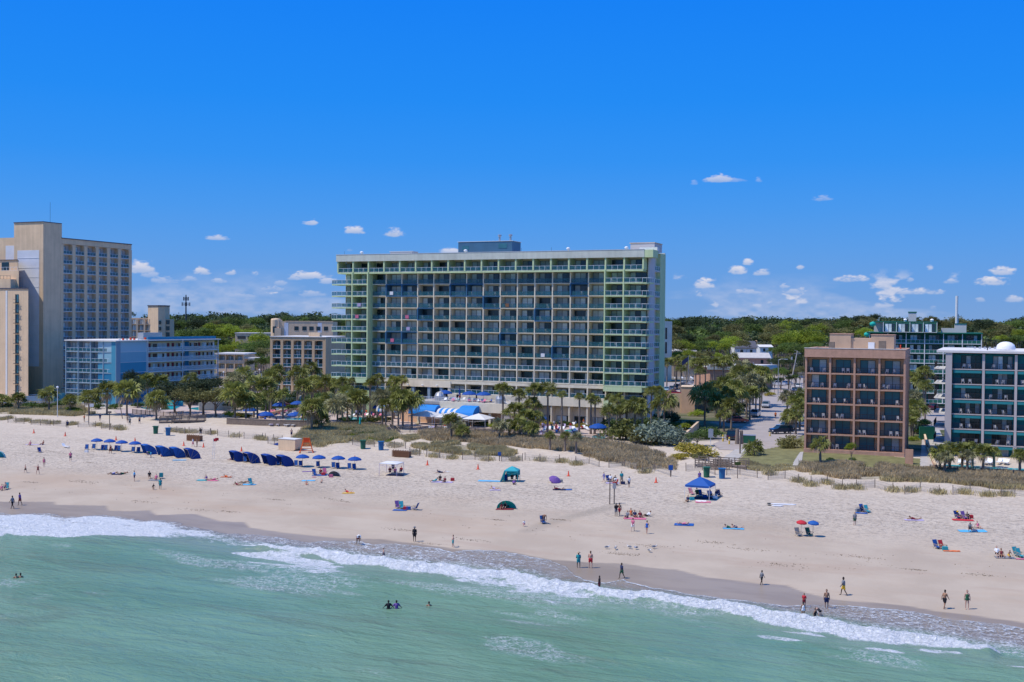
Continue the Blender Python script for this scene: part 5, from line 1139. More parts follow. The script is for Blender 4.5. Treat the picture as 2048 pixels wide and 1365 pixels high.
# palms, nearest clumps named by what they stand beside
SIZEW = lambda r: 'small' if r < 14 else ('middling' if r < 20 else 'large')
def where(px):
    for a, b in ((60,'below the beige tower'),(130,'left of the blue motel'),(232,'in front of the blue motel'),(340,'below the blue motel galleries'),(430,'beside the tilted beach pines'),(560,'above the pool left of the lime hotel'),
                 (660,'in front of the arcaded block'),(730,'at the left foot of the lime hotel'),(840,'left of the blue awnings'),(1010,'before the white canopies'),(1110,'right of the sun terrace'),(1240,'before the right half of the lime hotel'),
                 (1345,'at the right foot of the lime hotel'),(1480,'by the parking garage'),(1560,'lining the road'),(1640,'left of the brown brick block'),(1790,'in front of the brown brick block'),(1880,'between the brown and teal blocks'),(2100,'in front of the teal block')):
        if px <= a: return b
PAL = [  # px, py, distance, radius, material
 (5,802,168,13),(37,800,166,13),(98,790,165,16),(141,802,163,12),(178,797,160,17),(214,784,160,19),(254,786,158,23),(295,764,176,16),(321,767,176,16),(313,801,154,20),(381,760,178,14),
 (470,790,150,24),(492,805,150,18),(468,762,163,17),(488,750,172,16),(508,768,158,18),(532,774,158,17),(543,758,166,16),(553,745,178,15),(566,790,156,13),(515,800,152,14),(539,790,156,14),
 (595,749,176,17),(623,737,182,14),(607,776,160,17),(626,768,168,17),(650,768,166,17),(680,771,163,14),(624,820,140,23),(675,812,148,22),(695,792,152,20),(716,800,150,18),(655,800,153,15),(643,842,141,14),
 (685,765,158,10),(704,762,157,7),(740,768,157,9),(755,760,157,12),(727,787,156,7),
 (765,795,145,17),(788,764,157,12),(803,760,157,10),(785,790,147,18),(806,797,143,20),(824,802,143,19),(772,812,143,13),(797,815,142,14),
 (903,843,132,15),(918,855,131,12),(925,862,130,12),(1006,780,140,13),(1039,791,140,12),(1029,823,138,16),(1069,780,139,13),(1096,780,139,15),(1065,806,139,13),(1051,834,136,14),(999,852,131,14),(1063,856,131,13),(1040,850,133,15),(1075,835,136,12),(1018,850,133,11),
 (1124,790,138,8),(1159,794,138,8),(1182,795,138,8),(1190,803,138,10),(1218,795,138,8),(1234,799,136,13),(1219,823,132,14),(1253,815,133,14),(1270,812,132,17),(1285,822,131,13),(1240,822,133,11),
 (1303,784,140,11),(1318,782,142,9),(1328,802,136,21),
 (1100,872,123,9),(1130,873,121,9),(1152,876,120,10),(1334,727,230,10),(1352,722,232,11),(1374,724,230,11),(1392,728,226,12),(1411,724,226,11),(1428,727,222,11),(1447,725,222,13),(1463,719,224,13),(1362,738,222,9),(1400,742,216,9),
 (1410,789,150,24),(1441,804,148,18),(1455,790,156,16),(1468,780,158,20),(1494,768,164,22),(1479,752,176,20),(1485,739,190,18),(1524,751,186,18),(1507,745,190,15),(1512,768,176,16),(1450,770,170,16),(1500,790,160,16),(1432,778,165,15),(1520,775,176,13),(1448,828,143,12),(1463,812,146,15),
 (1575,793,160,13),(1590,806,150,14),(1601,800,152,15),(1604,788,160,11),(1579,832,145,14),(1600,820,145,14),(1592,832,140,12),
 (1641,888,112,15),(1507,898,119,17),(1848,746,170,14),(1851,773,160,12),(1827,795,152,15),(1833,817,142,18),(1838,762,170,12),(1820,752,186,11),(1826,833,138,12),
 (1880,905,108,17),(1900,900,109,15),(1925,902,108,15),(1945,898,110,14),(1967,906,107,16),(1988,905,110,11),(2040,912,106,13),(1890,915,107,13),(1935,912,107,12),(1822,845,136,10)]
cnt = {}
for px, py, Yk, r in PAL: w_ = where(px); cnt[w_] = cnt.get(w_, 0)+1
seen = {}
for px, py, Yk, r in sorted(PAL):
    w_ = where(px); seen[w_] = seen.get(w_, 0)+1; n = seen[w_]
    lb = '%s palm %s, %s from the left' % ('tall slim' if r < 12 else ('big shaggy' if r > 18 else 'bushy'), w_, ORD[n] if n < 19 else 'last')
    if n >= 19: lb = '%s fan palm %s, counted last' % ('bushy', w_)
    palm(px, py, Yk, r, lb, dead=.75 if r < 12 else 1.0, m='palm_grey' if (px*7 % 9 == 0) else None)

# big shrubs near the right foot of the hotel and along the dune
for px, py, Yk, rx, lb, m, nm, hf in [
 (1246,862,121,34,'big palmetto thicket at the right foot of the lime hotel','palm','palmetto_thicket',1.0),(1222,855,122,24,'dark green thicket left of the big palmetto thicket','leaf_bush','bush',1.0),(1280,872,119,28,'olive thicket between the palmettos and the grey sea grape','leaf_olive','bush',1.0),
 (1322,868,119,38,'huge grey green sea grape bush at the right foot of the lime hotel','leaf_sage','sea_grape',1.05),(1350,876,118,26,'right lobe of the grey green sea grape, half in shade','leaf_sage','sea_grape',1.0),(1300,850,122,26,'dark palmetto behind the grey green sea grape','leaf_bush','bush',1.0),
 (1395,874,None,18,'flat topped young tree beside the pale stucco wall','leaf_bush','small_tree',1.2),(1385,912,None,32,'golden green mound left of the beach walkway','leaf_gold','bush',.6),(1362,918,None,16,'low gold shrub left of the golden green mound','leaf_gold','bush',.6),(1402,918,None,14,'olive shrub right of the golden green mound','leaf_olive','bush',.6),
 (1420,868,130,19,'clipped dark hedge mound beside the turning circle','leaf_bush','hedge',1.0),(1370,852,138,14,'bright shrub under the garage wall','leaf_lime','bush',.8),(1395,826,148,12,'light green shrub right of the garage wall','leaf_lime','bush',.9),(1345,850,136,14,'dark hedge before the timber garden wall','leaf_bush','hedge',.7),(1380,848,136,16,'long dark hedge below the garage','leaf_bush','hedge',.7),
 (1580,886,118,19,'rounded olive shrub at the left corner of the brown block','leaf_olive','bush',1.1),(1574,893,116,9,'shaggy pale shrub by the lawn steps','leaf_olive','bush',.9),(1542,787,208,11,'round clipped hedge on the island in the road','leaf_gold','hedge',.6),
 (1662,925,None,9,'round dark shrub on the lawn before the brown block','leaf_bush','bush',.9),(1703,923,None,7,'dark shrub under the small green tree','leaf_bush','bush',.9),(1790,934,None,7,'low green clump on the dune before the brown block','leaf_bush','bush',.8),
 (1838,862,130,12,'dense shrub between the brown block and the path','leaf_bush','bush',1.2),(1828,878,124,8,'bright green shrub by the path','leaf_lime','bush',1.0),(1850,845,140,14,'broad shrub before the gate','leaf_bush','bush',.9),
 (745,838,146,14,'clipped yellow green hedge left of the palm clump','leaf_gold','hedge',.7),(768,838,145,12,'olive hedge under the palm clump','leaf_olive','hedge',.8),(722,845,143,12,'dark hedge by the left pool','leaf_bush','hedge',.8),(700,843,143,14,'olive hedge around the left pool','leaf_olive','hedge',.6),(690,838,147,10,'low shrub by the pink loungers','leaf_bush','bush',.7),
 (480,829,150,12,'gold shrub above the stone wall','leaf_gold','bush',.7),(495,831,149,9,'dark green shrub above the stone wall','leaf_bush','bush',.8),(460,828,152,10,'bright shrub at the left end of the stone wall','leaf_lime','bush',.9),(540,812,154,16,'dark rounded hedge behind the blue umbrellas','leaf_bush','hedge',.9),(582,812,156,9,'dark ball shrub between two blue umbrellas','leaf_bush','bush',.8),(628,798,158,18,'dense dark shrubs in front of the white pickup','leaf_bush','bush',.9),(655,802,156,14,'dark shrub right of the white pickup','leaf_bush','bush',.9),
 (975,836,134,12,'golden hedge right of the white canopies','leaf_gold','hedge',.9),(965,845,131,13,'olive shrub below the right white canopy','leaf_olive','bush',.9),(1030,845,134,18,'spiky shrubs under the slanting palms','leaf_bush','bush',1.0),(1050,858,131,14,'green shrub behind the deck rail','leaf_lime','bush',.8),(985,850,132,10,'bright green shrub left of the palm by the rail','leaf_lime','bush',.8),
 (915,852,132,13,'shrub behind the sun terrace palms','leaf_bush','bush',.9),(1095,846,136,12,'hedge by the right pool','leaf_gold','hedge',.7),(1130,846,136,14,'dark clipped hedge behind the pool loungers','leaf_bush','hedge',.6),(1160,850,134,14,'clipped hedge behind the white loungers','leaf_gold','hedge',.6),(1185,852,133,13,'olive hedge at the end of the pool terrace','leaf_olive','hedge',.6),
 (850,795,158,10,'planter hedge under the lobby','leaf_bush','hedge',.6),(1015,790,156,14,'bright hedge beside the right dome cover','leaf_lime','hedge',.8),(1040,795,152,13,'green hedge above the concrete stairs','leaf_bush','hedge',.8),(965,792,158,10,'small hedge behind the blue terrace umbrellas','leaf_bush','hedge',.6),
 (60,810,162,14,'green shrub at the foot of the window column block','leaf_bush','bush',.8),(85,812,160,14,'dark shrub left of the street lamp','leaf_bush','bush',.8),(120,808,160,15,'dense shrub under the lone palm below the tower','leaf_bush','bush',.8),(145,818,155,13,'vine covered dune shrub','leaf_lime','bush',.7),(158,822,153,9,'bright vine clump by the volleyball post','leaf_lime','bush',.7),(195,812,158,12,'shrub between palms before the blue motel','leaf_bush','bush',.8),(232,812,157,12,'shrub under the big shaggy palm','leaf_bush','bush',.8),(15,812,162,12,'low shrub at the left edge','leaf_bush','bush',.8),(275,810,156,10,'leafy shrub left of the wooden ramp','leaf_bush','bush',.8),(325,815,153,9,'shrub by the wooden ramp','leaf_bush','bush',.8),
 (350,782,164,22,'spreading dark wind-shaped pine left of the tilted pair','leaf_dark','beach_pine',1.0),(380,790,158,20,'middle wind-shaped pine over the beach','leaf_olive','beach_pine',1.0),(407,778,160,22,'dark wind-shaped pine right of the middle one','leaf_dark','beach_pine',1.0),(432,790,158,20,'rightmost wind-shaped pine over the beach','leaf_olive','beach_pine',1.0),(430,765,168,15,'tall wind-shaped pine behind the others','leaf_dark','beach_pine',1.0)]:
    if nm in ('beach_pine', 'small_tree'):
        if nm == 'beach_pine': rx *= 1.45; py += 4
        if Yk is None: Yk = G(px, py+18).y/K
        tree(px, py, Yk, rx, lb, m, 'tree', 'small trees by the beach', nm, .6)
    elif Yk is None: bush(px, py, None, rx, lb, m, nm, 'bush', 'garden shrubs', hf)
    else:
        Yk = min(Yk*1.25, 22.8*1365/(py+.55*rx-(642.5+(px-1024)*.0087))); Y = Yk*K; c = W(px, py, Y); g = hz(c.x, c.y); rr = rx*Y/F; TN[0] += 1; t = thing(nm, (c.x, c.y, g-.1), TN[0], lb, 'hedge' if nm == 'hedge' else 'bush', 'garden shrubs')
        h = max(c.z-g, rr*.3); ob('stem', LIMBS[0], t).scale = (rr*.8, rr*.8, h)
        cr = ob('crown', BUSH[TN[0] % 3], t, (0, 0, h*.6), 0, m); cr.scale = (rr*1.6, rr*1.6, max(rr*hf*1.6, h*1.35))
tree(1703,896,113,9,'small round green tree on the lawn before the brown block','leaf_lime','tree','small trees by the beach','small_tree',1.1)
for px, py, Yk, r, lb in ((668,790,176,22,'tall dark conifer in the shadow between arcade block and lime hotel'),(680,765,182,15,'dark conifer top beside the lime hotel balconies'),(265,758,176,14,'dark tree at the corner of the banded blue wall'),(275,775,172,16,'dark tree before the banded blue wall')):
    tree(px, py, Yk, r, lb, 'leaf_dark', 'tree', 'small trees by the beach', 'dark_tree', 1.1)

# trees behind: rows of single crowns. (px, py, distance, radius, material)
BT = []
rr_ = random.Random(3)
def row(x0, x1, y0, y1, Y0, Y1, r, n, ms, jy=4):
    for i in range(n):
        t = (i+.5)/n; BT.append((x0+(x1-x0)*t+rr_.uniform(-.35,.35)*(x1-x0)/n, y0+(y1-y0)*t+rr_.uniform(-jy,jy), Y0+(Y1-Y0)*t+rr_.uniform(-6,6), r*rr_.uniform(.75,1.25), rr_.choice(ms)))
Lm, Md, Dk, Ol = 'leaf_lime', 'leaf_mid', 'leaf_dark', 'leaf_olive'
row(335,540,690,686,300,300,15,9,[Lm,Lm,Md]); row(350,545,676,668,340,330,15,10,[Lm,Lm,Md]); row(395,520,662,660,370,370,14,6,[Lm,Ol]); row(340,480,655,652,430,430,13,8,[Md,Ol,Dk,Lm])
row(440,545,700,696,270,262,13,6,[Lm,Md]); row(440,540,718,705,252,250,12,6,[Md,Ol]); row(500,545,725,722,236,232,11,4,[Md,Dk]); row(540,690,662,660,330,330,9,6,[Md,Dk]); row(560,680,650,648,420,420,11,7,[Lm,Md,Dk])
row(330,700,645,646,520,520,12,16,[Dk,Md,Md]); row(240,300,652,650,480,480,10,4,[Dk,Md])
row(1340,1500,700,690,290,290,14,8,[Md,Lm,Ol]); row(1340,1490,685,676,350,350,14,8,[Md,Dk,Ol]); row(1340,1480,668,662,430,430,14,8,[Dk,Md,Ol]); row(1350,1440,712,712,262,262,10,5,[Lm,Ol])
row(1395,1465,694,690,310,310,15,4,[Lm,Lm,Md]); row(1560,1640,684,680,300,300,19,5,[Lm,Lm,Lm]); row(1545,1640,700,698,290,288,15,5,[Lm,Md]); row(1545,1630,725,725,256,256,15,6,[Dk,Dk,Ol]); row(1555,1620,745,742,236,236,11,5,[Dk,Md,Ol])
row(1500,1660,664,662,380,380,15,9,[Ol,Md,Lm]); row(1520,1560,676,678,360,350,14,3,[Ol,Ol]); row(1480,1640,655,654,470,470,14,9,[Md,Lm,Dk]); row(1560,1740,668,664,360,360,14,8,[Md,Lm,Ol]); row(1640,1750,656,652,460,450,14,7,[Dk,Md,Ol])
row(1680,1760,645,642,560,560,12,6,[Dk,Ol]); row(1960,2060,668,670,340,340,14,6,[Lm,Md,Ol]); row(1960,2060,655,656,450,450,14,6,[Md,Ol,Dk]); row(1850,1960,648,650,560,560,12,6,[Dk,Ol]); row(1990,2060,680,682,300,300,12,4,[Lm,Md])
row(1540,1600,760,757,228,225,8,4,[Dk,Md]); row(1560,1600,700,700,290,285,12,3,[Dk,Md]); row(1340,1400,652,648,520,520,14,4,[Dk,Md])
NAMEC = {Lm:'yellow green', Md:'mid green', Dk:'dark green', Ol:'olive brown'}
def behind(px):
    for a, b in ((345,'above the far tan hotel'),(440,'behind the blue motel'),(545,'left of the round tower block'),(700,'over the arcaded block roof'),(1400,'just right of the lime hotel'),(1470,'left of the white slate-roofed house'),(1560,'around the white slate-roofed house'),(1650,'left above the brown block'),(1760,'above the brown block roof'),(1960,'behind the green hotel'),(2100,'above the white dome roof')):
        if px <= a: return b
NTH = {}; TOT = {}; BT.sort()
for px, py, Yk, r, m in BT: kk_ = ('near' if Yk < 280 else ('mid-distance' if Yk < 400 else 'far'), m, behind(px)); TOT[kk_] = TOT.get(kk_, 0)+1
for px, py, Yk, r, m in BT:
    b = behind(px); dist = 'near' if Yk < 280 else ('mid-distance' if Yk < 400 else 'far')
    kk_ = (dist, m, b); NTH[kk_] = NTH.get(kk_, 0)+1; nth = ', %s from the left' % ORD[NTH[kk_]] if TOT[kk_] > 1 else ''
    tree(px, py, Yk, r, '%s %s tree %s%s' % (dist, NAMEC[m], b, nth), m, 'tree', '%s %s trees %s' % (dist, NAMEC[m], b))
print('trees', TN[0], time.time()-T0)

# the far wood: one mass of low crowns out to the horizon, rising to tall pines
def forest():
    r = np.random.default_rng(8); protoV = []
    for i in range(6): V, _ = leafy_mesh(60+i, 46, 6, .17, .8, lumps=5); protoV.append(V)
    for mname, nn, hmin, hmax, sh in (('leaf_dark', 620, 9, 16, 0), ('leaf_mid', 420, 7, 12, 0), ('leaf_olive', 260, 7, 12, 0)):
        Vs = []
        for k in range(nn):
            for _try in range(20):
                Y = r.uniform(560, 1500) if r.random() < .75 else r.uniform(1500, 3200); X = r.uniform(-.6, .6)*Y
                u, v = uv_of(X, Y)
                if v > 480: break
            h = r.uniform(hmin, hmax)*(1+.25*(Y > 1000)); rad = r.uniform(5, 9)*(1+Y/2500)
            V = protoV[r.integers(6)].copy(); a = r.uniform(0, 6.28); ca, sa = math.cos(a), math.sin(a)
            x = V[:,0]*ca-V[:,1]*sa; y = V[:,0]*sa+V[:,1]*ca; g = hz(X, Y)
            Vs.append(np.stack([X+x*rad*1.2, Y+y*rad*1.2, g+h+V[:,2]*rad], 1))
        Vs = np.concatenate(Vs); Fc = np.arange(len(Vs)).reshape(-1, 4)
        ob('woodland', np_mesh('woodland', Vs, Fc, mname), kind='stuff')
    # understorey between the nearer trees
    V0 = [leafy_mesh(80+i, 60, 9, .13, .8, lumps=5)[0] for i in range(4)]
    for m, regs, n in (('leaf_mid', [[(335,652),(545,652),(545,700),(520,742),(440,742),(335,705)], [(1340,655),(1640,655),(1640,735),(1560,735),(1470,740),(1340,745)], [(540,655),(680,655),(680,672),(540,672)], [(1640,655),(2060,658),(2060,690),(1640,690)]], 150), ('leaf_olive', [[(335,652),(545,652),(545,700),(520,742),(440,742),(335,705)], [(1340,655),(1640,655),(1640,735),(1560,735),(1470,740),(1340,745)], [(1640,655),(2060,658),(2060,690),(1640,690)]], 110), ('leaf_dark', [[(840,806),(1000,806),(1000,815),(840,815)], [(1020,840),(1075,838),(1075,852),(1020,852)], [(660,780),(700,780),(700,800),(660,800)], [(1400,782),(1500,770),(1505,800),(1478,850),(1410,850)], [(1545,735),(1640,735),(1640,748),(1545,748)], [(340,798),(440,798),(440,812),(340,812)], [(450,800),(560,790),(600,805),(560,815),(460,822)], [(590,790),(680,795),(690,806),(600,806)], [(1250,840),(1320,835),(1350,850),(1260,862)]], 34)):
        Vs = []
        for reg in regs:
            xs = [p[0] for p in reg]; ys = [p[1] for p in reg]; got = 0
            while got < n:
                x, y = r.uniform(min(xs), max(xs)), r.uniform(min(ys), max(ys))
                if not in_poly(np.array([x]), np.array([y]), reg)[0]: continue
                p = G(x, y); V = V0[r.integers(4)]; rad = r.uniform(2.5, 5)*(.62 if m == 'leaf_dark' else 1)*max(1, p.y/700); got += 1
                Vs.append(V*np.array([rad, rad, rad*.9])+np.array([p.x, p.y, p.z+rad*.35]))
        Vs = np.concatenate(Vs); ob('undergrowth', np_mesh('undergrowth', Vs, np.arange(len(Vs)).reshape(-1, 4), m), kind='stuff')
forest()

# dune grass: tufts of blades over the vegetated patches
def dune_grass():
    r = np.random.default_rng(4)
    specs = [(DUNES[0],'duneg',3500,.8,'leaf'),(DUNES[1],'duneg',5200,.8,''),(DUNES[2],'dunebrown',8200,.9,''),(DUNES[3],'duneg',3600,.75,''),(DUNES[4],'dunebrown',7500,.85,''),(DUNES[5],'duneg',400,.6,''),
             (poly_uv([(1480,925),(1540,935),(1590,932),(1700,934),(1800,940),(1700,940),(1590,940),(1500,942)]),'duneg',1500,.5,''),(poly_uv([(1620,950),(1760,962),(1900,970),(2100,980),(2100,974),(1900,962),(1700,952)]),'duneg',1800,.7,''),
             (poly_uv([(640,858),(760,858),(795,876),(780,882),(700,870)]),'leaf_bush',2500,.6,''),(poly_uv([(690,868),(740,860),(790,872),(780,884),(735,884)]),'leaf_lime',1200,.45,''),(poly_uv([(1000,873),(1150,884),(1290,905),(1250,900),(1100,885)]),'leaf_olive',900,.7,''),
             (poly_uv([(0,806),(160,812),(170,822),(100,818),(0,815)]),'dunebrown',1500,.9,''),(poly_uv([(1600,928),(1750,932),(1840,938),(1840,944),(1700,940),(1600,938)]),'leaf_olive',900,.6,'')]
    # tufts strung along the sand fences
    tuft_px = [(x, y) for x, y in ((5,840),(18,838),(40,843),(52,843),(70,846),(88,846),(98,848),(112,848),(146,850),(196,852),(212,855),(236,857),(243,860),(345,863),(358,864),(368,866),(388,866),(424,868),(472,874),(518,878),(524,880),(556,883),(640,893),(740,888),(785,892),(795,894),(830,908),(868,914),(905,918),(974,921),(1030,921),(1080,922),(1125,925),(1152,930),(1290,946),(1620,972),(1655,968),(1682,978),(1713,978),(1786,983),(1820,984),(1878,988),(1930,988),(1975,993),(2010,992),(1540,950),(1597,964))]
    V = []; mats = {}
    def blades(cu, cv, n, h, sp):
        u = cu+r.normal(size=n)*sp; v = cv+r.normal(size=n)*sp
        z = zprof(u, v); x = u*SX+(v+C0)*NX; y = u*SY+(v+C0)*NY
        a = r.uniform(0, 6.28, n); hh = h*r.uniform(.5, 1.15, n); lean = hh*r.uniform(.15, .6, n); w = .022+.03*r.random(n)
        dx, dy = np.cos(a), np.sin(a); b = r.uniform(0, 6.28, n); sx, sy = np.cos(b)*w, np.sin(b)*w
        p0 = np.stack([x-sx, y-sy, z-.05], 1); p1 = np.stack([x+sx, y+sy, z-.05], 1)
        p2 = np.stack([x+dx*lean*.5+sx*.8, y+dy*lean*.5+sy*.8, z+hh*.65], 1); p3 = np.stack([x+dx*lean-sx*.2, y+dy*lean-sy*.2, z+hh], 1)
        return np.stack([p0, p1, p2, p3], 1).reshape(-1, 3)
    for P, m, n, h, _ in specs:
        us = [p[0] for p in P]; vs = [p[1] for p in P]; got = 0; n = int(n*1.25)
        while got < n:
            u = r.uniform(min(us), max(us), 400); v = r.uniform(min(vs), max(vs), 400); k = in_poly(u, v, P) & (fbm(u, v, .25, 3, 3) > .36); u, v = u[k], v[k]
            if not len(u): continue
            u = np.repeat(u, 9); v = np.repeat(v, 9); mats.setdefault(m, []).append(blades(u, v, len(u), h, .22)); got += len(u)//9
    for px, py in tuft_px:
        p = G(px, py); u, v = uv_of(p.x, p.y); mats.setdefault('duneg', []).append(blades(u, v, 260, .8, .55))
    for m, L_ in mats.items():
        V = np.concatenate(L_); ob('dune_grass', np_mesh('dune_grass', V, np.arange(len(V)).reshape(-1, 4), m), kind='stuff')
dune_grass()
print('veg', time.time()-T0)
# ================================================================ people
SEG = dict(torso=.50, neck=.10, ua=.29, fa=.26, th=.43, sh=.43)
def pose(torso=(0,0,1), aL=((.25,0,-1),(.05,.15,-1)), aR=((-.25,0,-1),(-.05,.15,-1)), lL=((.06,0,-1),(0,0,-1)), lR=((-.06,0,-1),(0,0,-1)), head=None, w=1.):
    """skeleton facing +y, standing on z = 0"""
    n = lambda v: Vector(v).normalized()
    t = n(torso); side = Vector((1,0,0)); P = {}
    P['pel'] = Vector((0,0,0)); P['che'] = t*.36; P['nk'] = t*.52; hd = n(head) if head else (t*.7+Vector((0,0,1))*.5).normalized()
    P['hd'] = P['nk']+hd*.17
    for s, sd, arm, leg in (('L', 1, aL, lL), ('R', -1, aR, lR)):
        sh = P['nk']+side*sd*.17*w-t*.05; P['sh'+s] = sh; P['el'+s] = sh+n(arm[0])*.29; P['ha'+s] = P['el'+s]+n(arm[1])*.25; P['fi'+s] = P['ha'+s]+n(arm[1])*.09
        hp = side*sd*.09*w; P['hp'+s] = hp; P['kn'+s] = hp+n(leg[0])*.43; P['an'+s] = P['kn'+s]+n(leg[1])*.42
        f = n(leg[1]); toe = Vector((0, 1, 0)) if abs(f.y) < .75 else Vector((0, 0, 1)); P['to'+s] = P['an'+s]+(toe*.15+f*.03)
    P['_w'] = w; return P
CAP = [('pel','che',.125,.15),('che','nk',.15,.07),('nk','hd',.052,.055),('shL','shR',.07,.07),('hpL','hpR',.115,.115)]
for s in 'LR': CAP += [('sh'+s,'el'+s,.056,.042),('el'+s,'ha'+s,.04,.03),('ha'+s,'fi'+s,.032,.018),('hp'+s,'kn'+s,.088,.056),('kn'+s,'an'+s,.056,.034),('an'+s,'to'+s,.036,.028)]
def capsule(V, Fc, a, b, ra, rb, n=10, rings=3):
    d = (b-a); L_ = d.length; d = d.normalized() if L_ > 1e-6 else Vector((0,0,1)); x = d.cross(Vector((0,.3,1)) if abs(d.z) < .9 else Vector((1,0,0))).normalized(); y = d.cross(x); prof = []
    for i in range(rings+1): t = PI/2*i/rings; prof.append((-ra*math.cos(t), ra*math.sin(t)))
    for i in range(rings+1): t = PI/2*i/rings; prof.append((L_+rb*math.sin(t), rb*math.cos(t)))
    o = len(V)
    for h, r in prof:
        for k in range(n): an = 2*PI*k/n; V.append(tuple(a+d*h+(x*math.cos(an)+y*math.sin(an))*max(r, 1e-4)))
    m = len(prof)
    for i in range(m-1):
        for k in range(n): j = (k+1) % n; Fc.append((o+i*n+k, o+i*n+j, o+(i+1)*n+j, o+(i+1)*n+k))
    Fc.append(tuple(o+k for k in reversed(range(n)))); Fc.append(tuple(o+(m-1)*n+k for k in range(n)))
REM = []
def remeshed(key, V, Fc, vox):
    me = bpy.data.meshes.new(key); me.from_pydata(V, [], Fc); o = bpy.data.objects.new('tmp_'+key, me); C.objects.link(o)
    m = o.modifiers.new('r', 'REMESH'); m.mode = 'VOXEL'; m.voxel_size = vox; m.use_smooth_shade = True
    s = o.modifiers.new('s', 'SMOOTH'); s.iterations = 2; s.factor = .5; REM.append((key, o))
POSES = {
 'stand': pose(), 'stand2': pose(aL=((.2,.1,-1),(-.3,.6,-.4)), aR=((-.3,-.1,-1),(.5,.5,-.2)), lL=((.12,.05,-1),(.02,-.05,-1)), lR=((-.1,-.04,-1),(0,0,-1))),
 'walk': pose(torso=(0,.06,1), aL=((.2,-.45,-1),(.05,-.1,-1)), aR=((-.2,.45,-1),(0,.7,-.9)), lL=((.05,.42,-1),(0,.12,-1)), lR=((-.05,-.25,-1),(0,-.6,-1))),
 'walk2': pose(torso=(0,.1,1), aL=((.25,.35,-1),(0,.6,-.8)), aR=((-.25,-.4,-1),(-.05,-.2,-1)), lL=((.05,-.2,-1),(0,-.45,-1)), lR=((-.05,.3,-1),(0,.05,-1))),
 'bend': pose(torso=(0,.95,.35), aL=((.1,.3,-1),(0,.1,-1)), aR=((-.1,.3,-1),(0,.2,-1)), lL=((.1,.0,-1),(0,-.05,-1)), lR=((-.1,.15,-1),(0,-.1,-1)), head=(0,.9,-.1)),
 'arms': pose(aL=((1,.1,-.1),(1,.2,.3)), aR=((-.8,.2,-.5),(-.6,.4,-.3)), lL=((.3,.25,-1),(.1,-.1,-1)), lR=((-.2,-.1,-1),(0,-.4,-1))),
 'sit': pose(torso=(0,-.35,1), aL=((.3,-.6,-.9),(.1,-.2,-1)), aR=((-.3,.3,-.9),(.1,.9,-.1)), lL=((.12,1,.45),(0,.8,-.75)), lR=((-.14,1,.3),(0,.95,-.5))),
 'chair': pose(torso=(0,-.4,1), aL=((.3,.3,-.9),(0,1,-.1)), aR=((-.3,.3,-.9),(0,1,-.1)), lL=((.1,1,.12),(0,.5,-.9)), lR=((-.1,1,.1),(0,.35,-.9))),
 'kneel': pose(torso=(0,.45,.9), aL=((.2,.6,-.8),(0,.4,-.9)), aR=((-.2,.7,-.7),(0,.3,-.9)), lL=((.15,.85,-.35),(0,-.55,-.85)), lR=((-.15,.7,-.6),(0,-1,-.25))),
 'lie': pose(torso=(0,-1,.22), aL=((.5,.6,-.2),(.1,1,-.1)), aR=((-.6,-.6,0),(-.2,-1,.0)), lL=((.1,1,.0),(0,1,0)), lR=((-.1,.9,.45),(0,.7,-.7)), head=(0,-.9,.35)),
 'prone': pose(torso=(0,1,.3), aL=((.5,.9,-.5),(-.5,.8,-.1)), aR=((-.5,.9,-.5),(.5,.8,-.1)), lL=((.1,-1,0),(0,-1,.02)), lR=((-.12,-1,0),(0,-1,.6)), head=(0,.6,.7)),
 'lounge': pose(torso=(0,-.8,.75), aL=((.4,.2,-.8),(0,1,.1)), aR=((-.4,.2,-.8),(0,1,.1)), lL=((.08,1,.1),(0,1,-.1)), lR=((-.1,.9,.45),(0,.75,-.65))),
 'wade': pose(torso=(0,.05,1), aL=((.7,.1,-.8),(.4,.5,-.5)), aR=((-.7,.1,-.8),(-.4,.5,-.5)), lL=((.08,.2,-1),(0,0,-1)), lR=((-.08,-.2,-1),(0,-.3,-1))),
 'carry': pose(torso=(0,.02,1), aL=((.3,.3,-1),(-.5,.8,.2)), aR=((-.3,.3,-1),(.5,.8,.3)), lL=((.06,.25,-1),(0,0,-1)), lR=((-.06,-.2,-1),(0,-.35,-1))),
}
HEADZ = {}
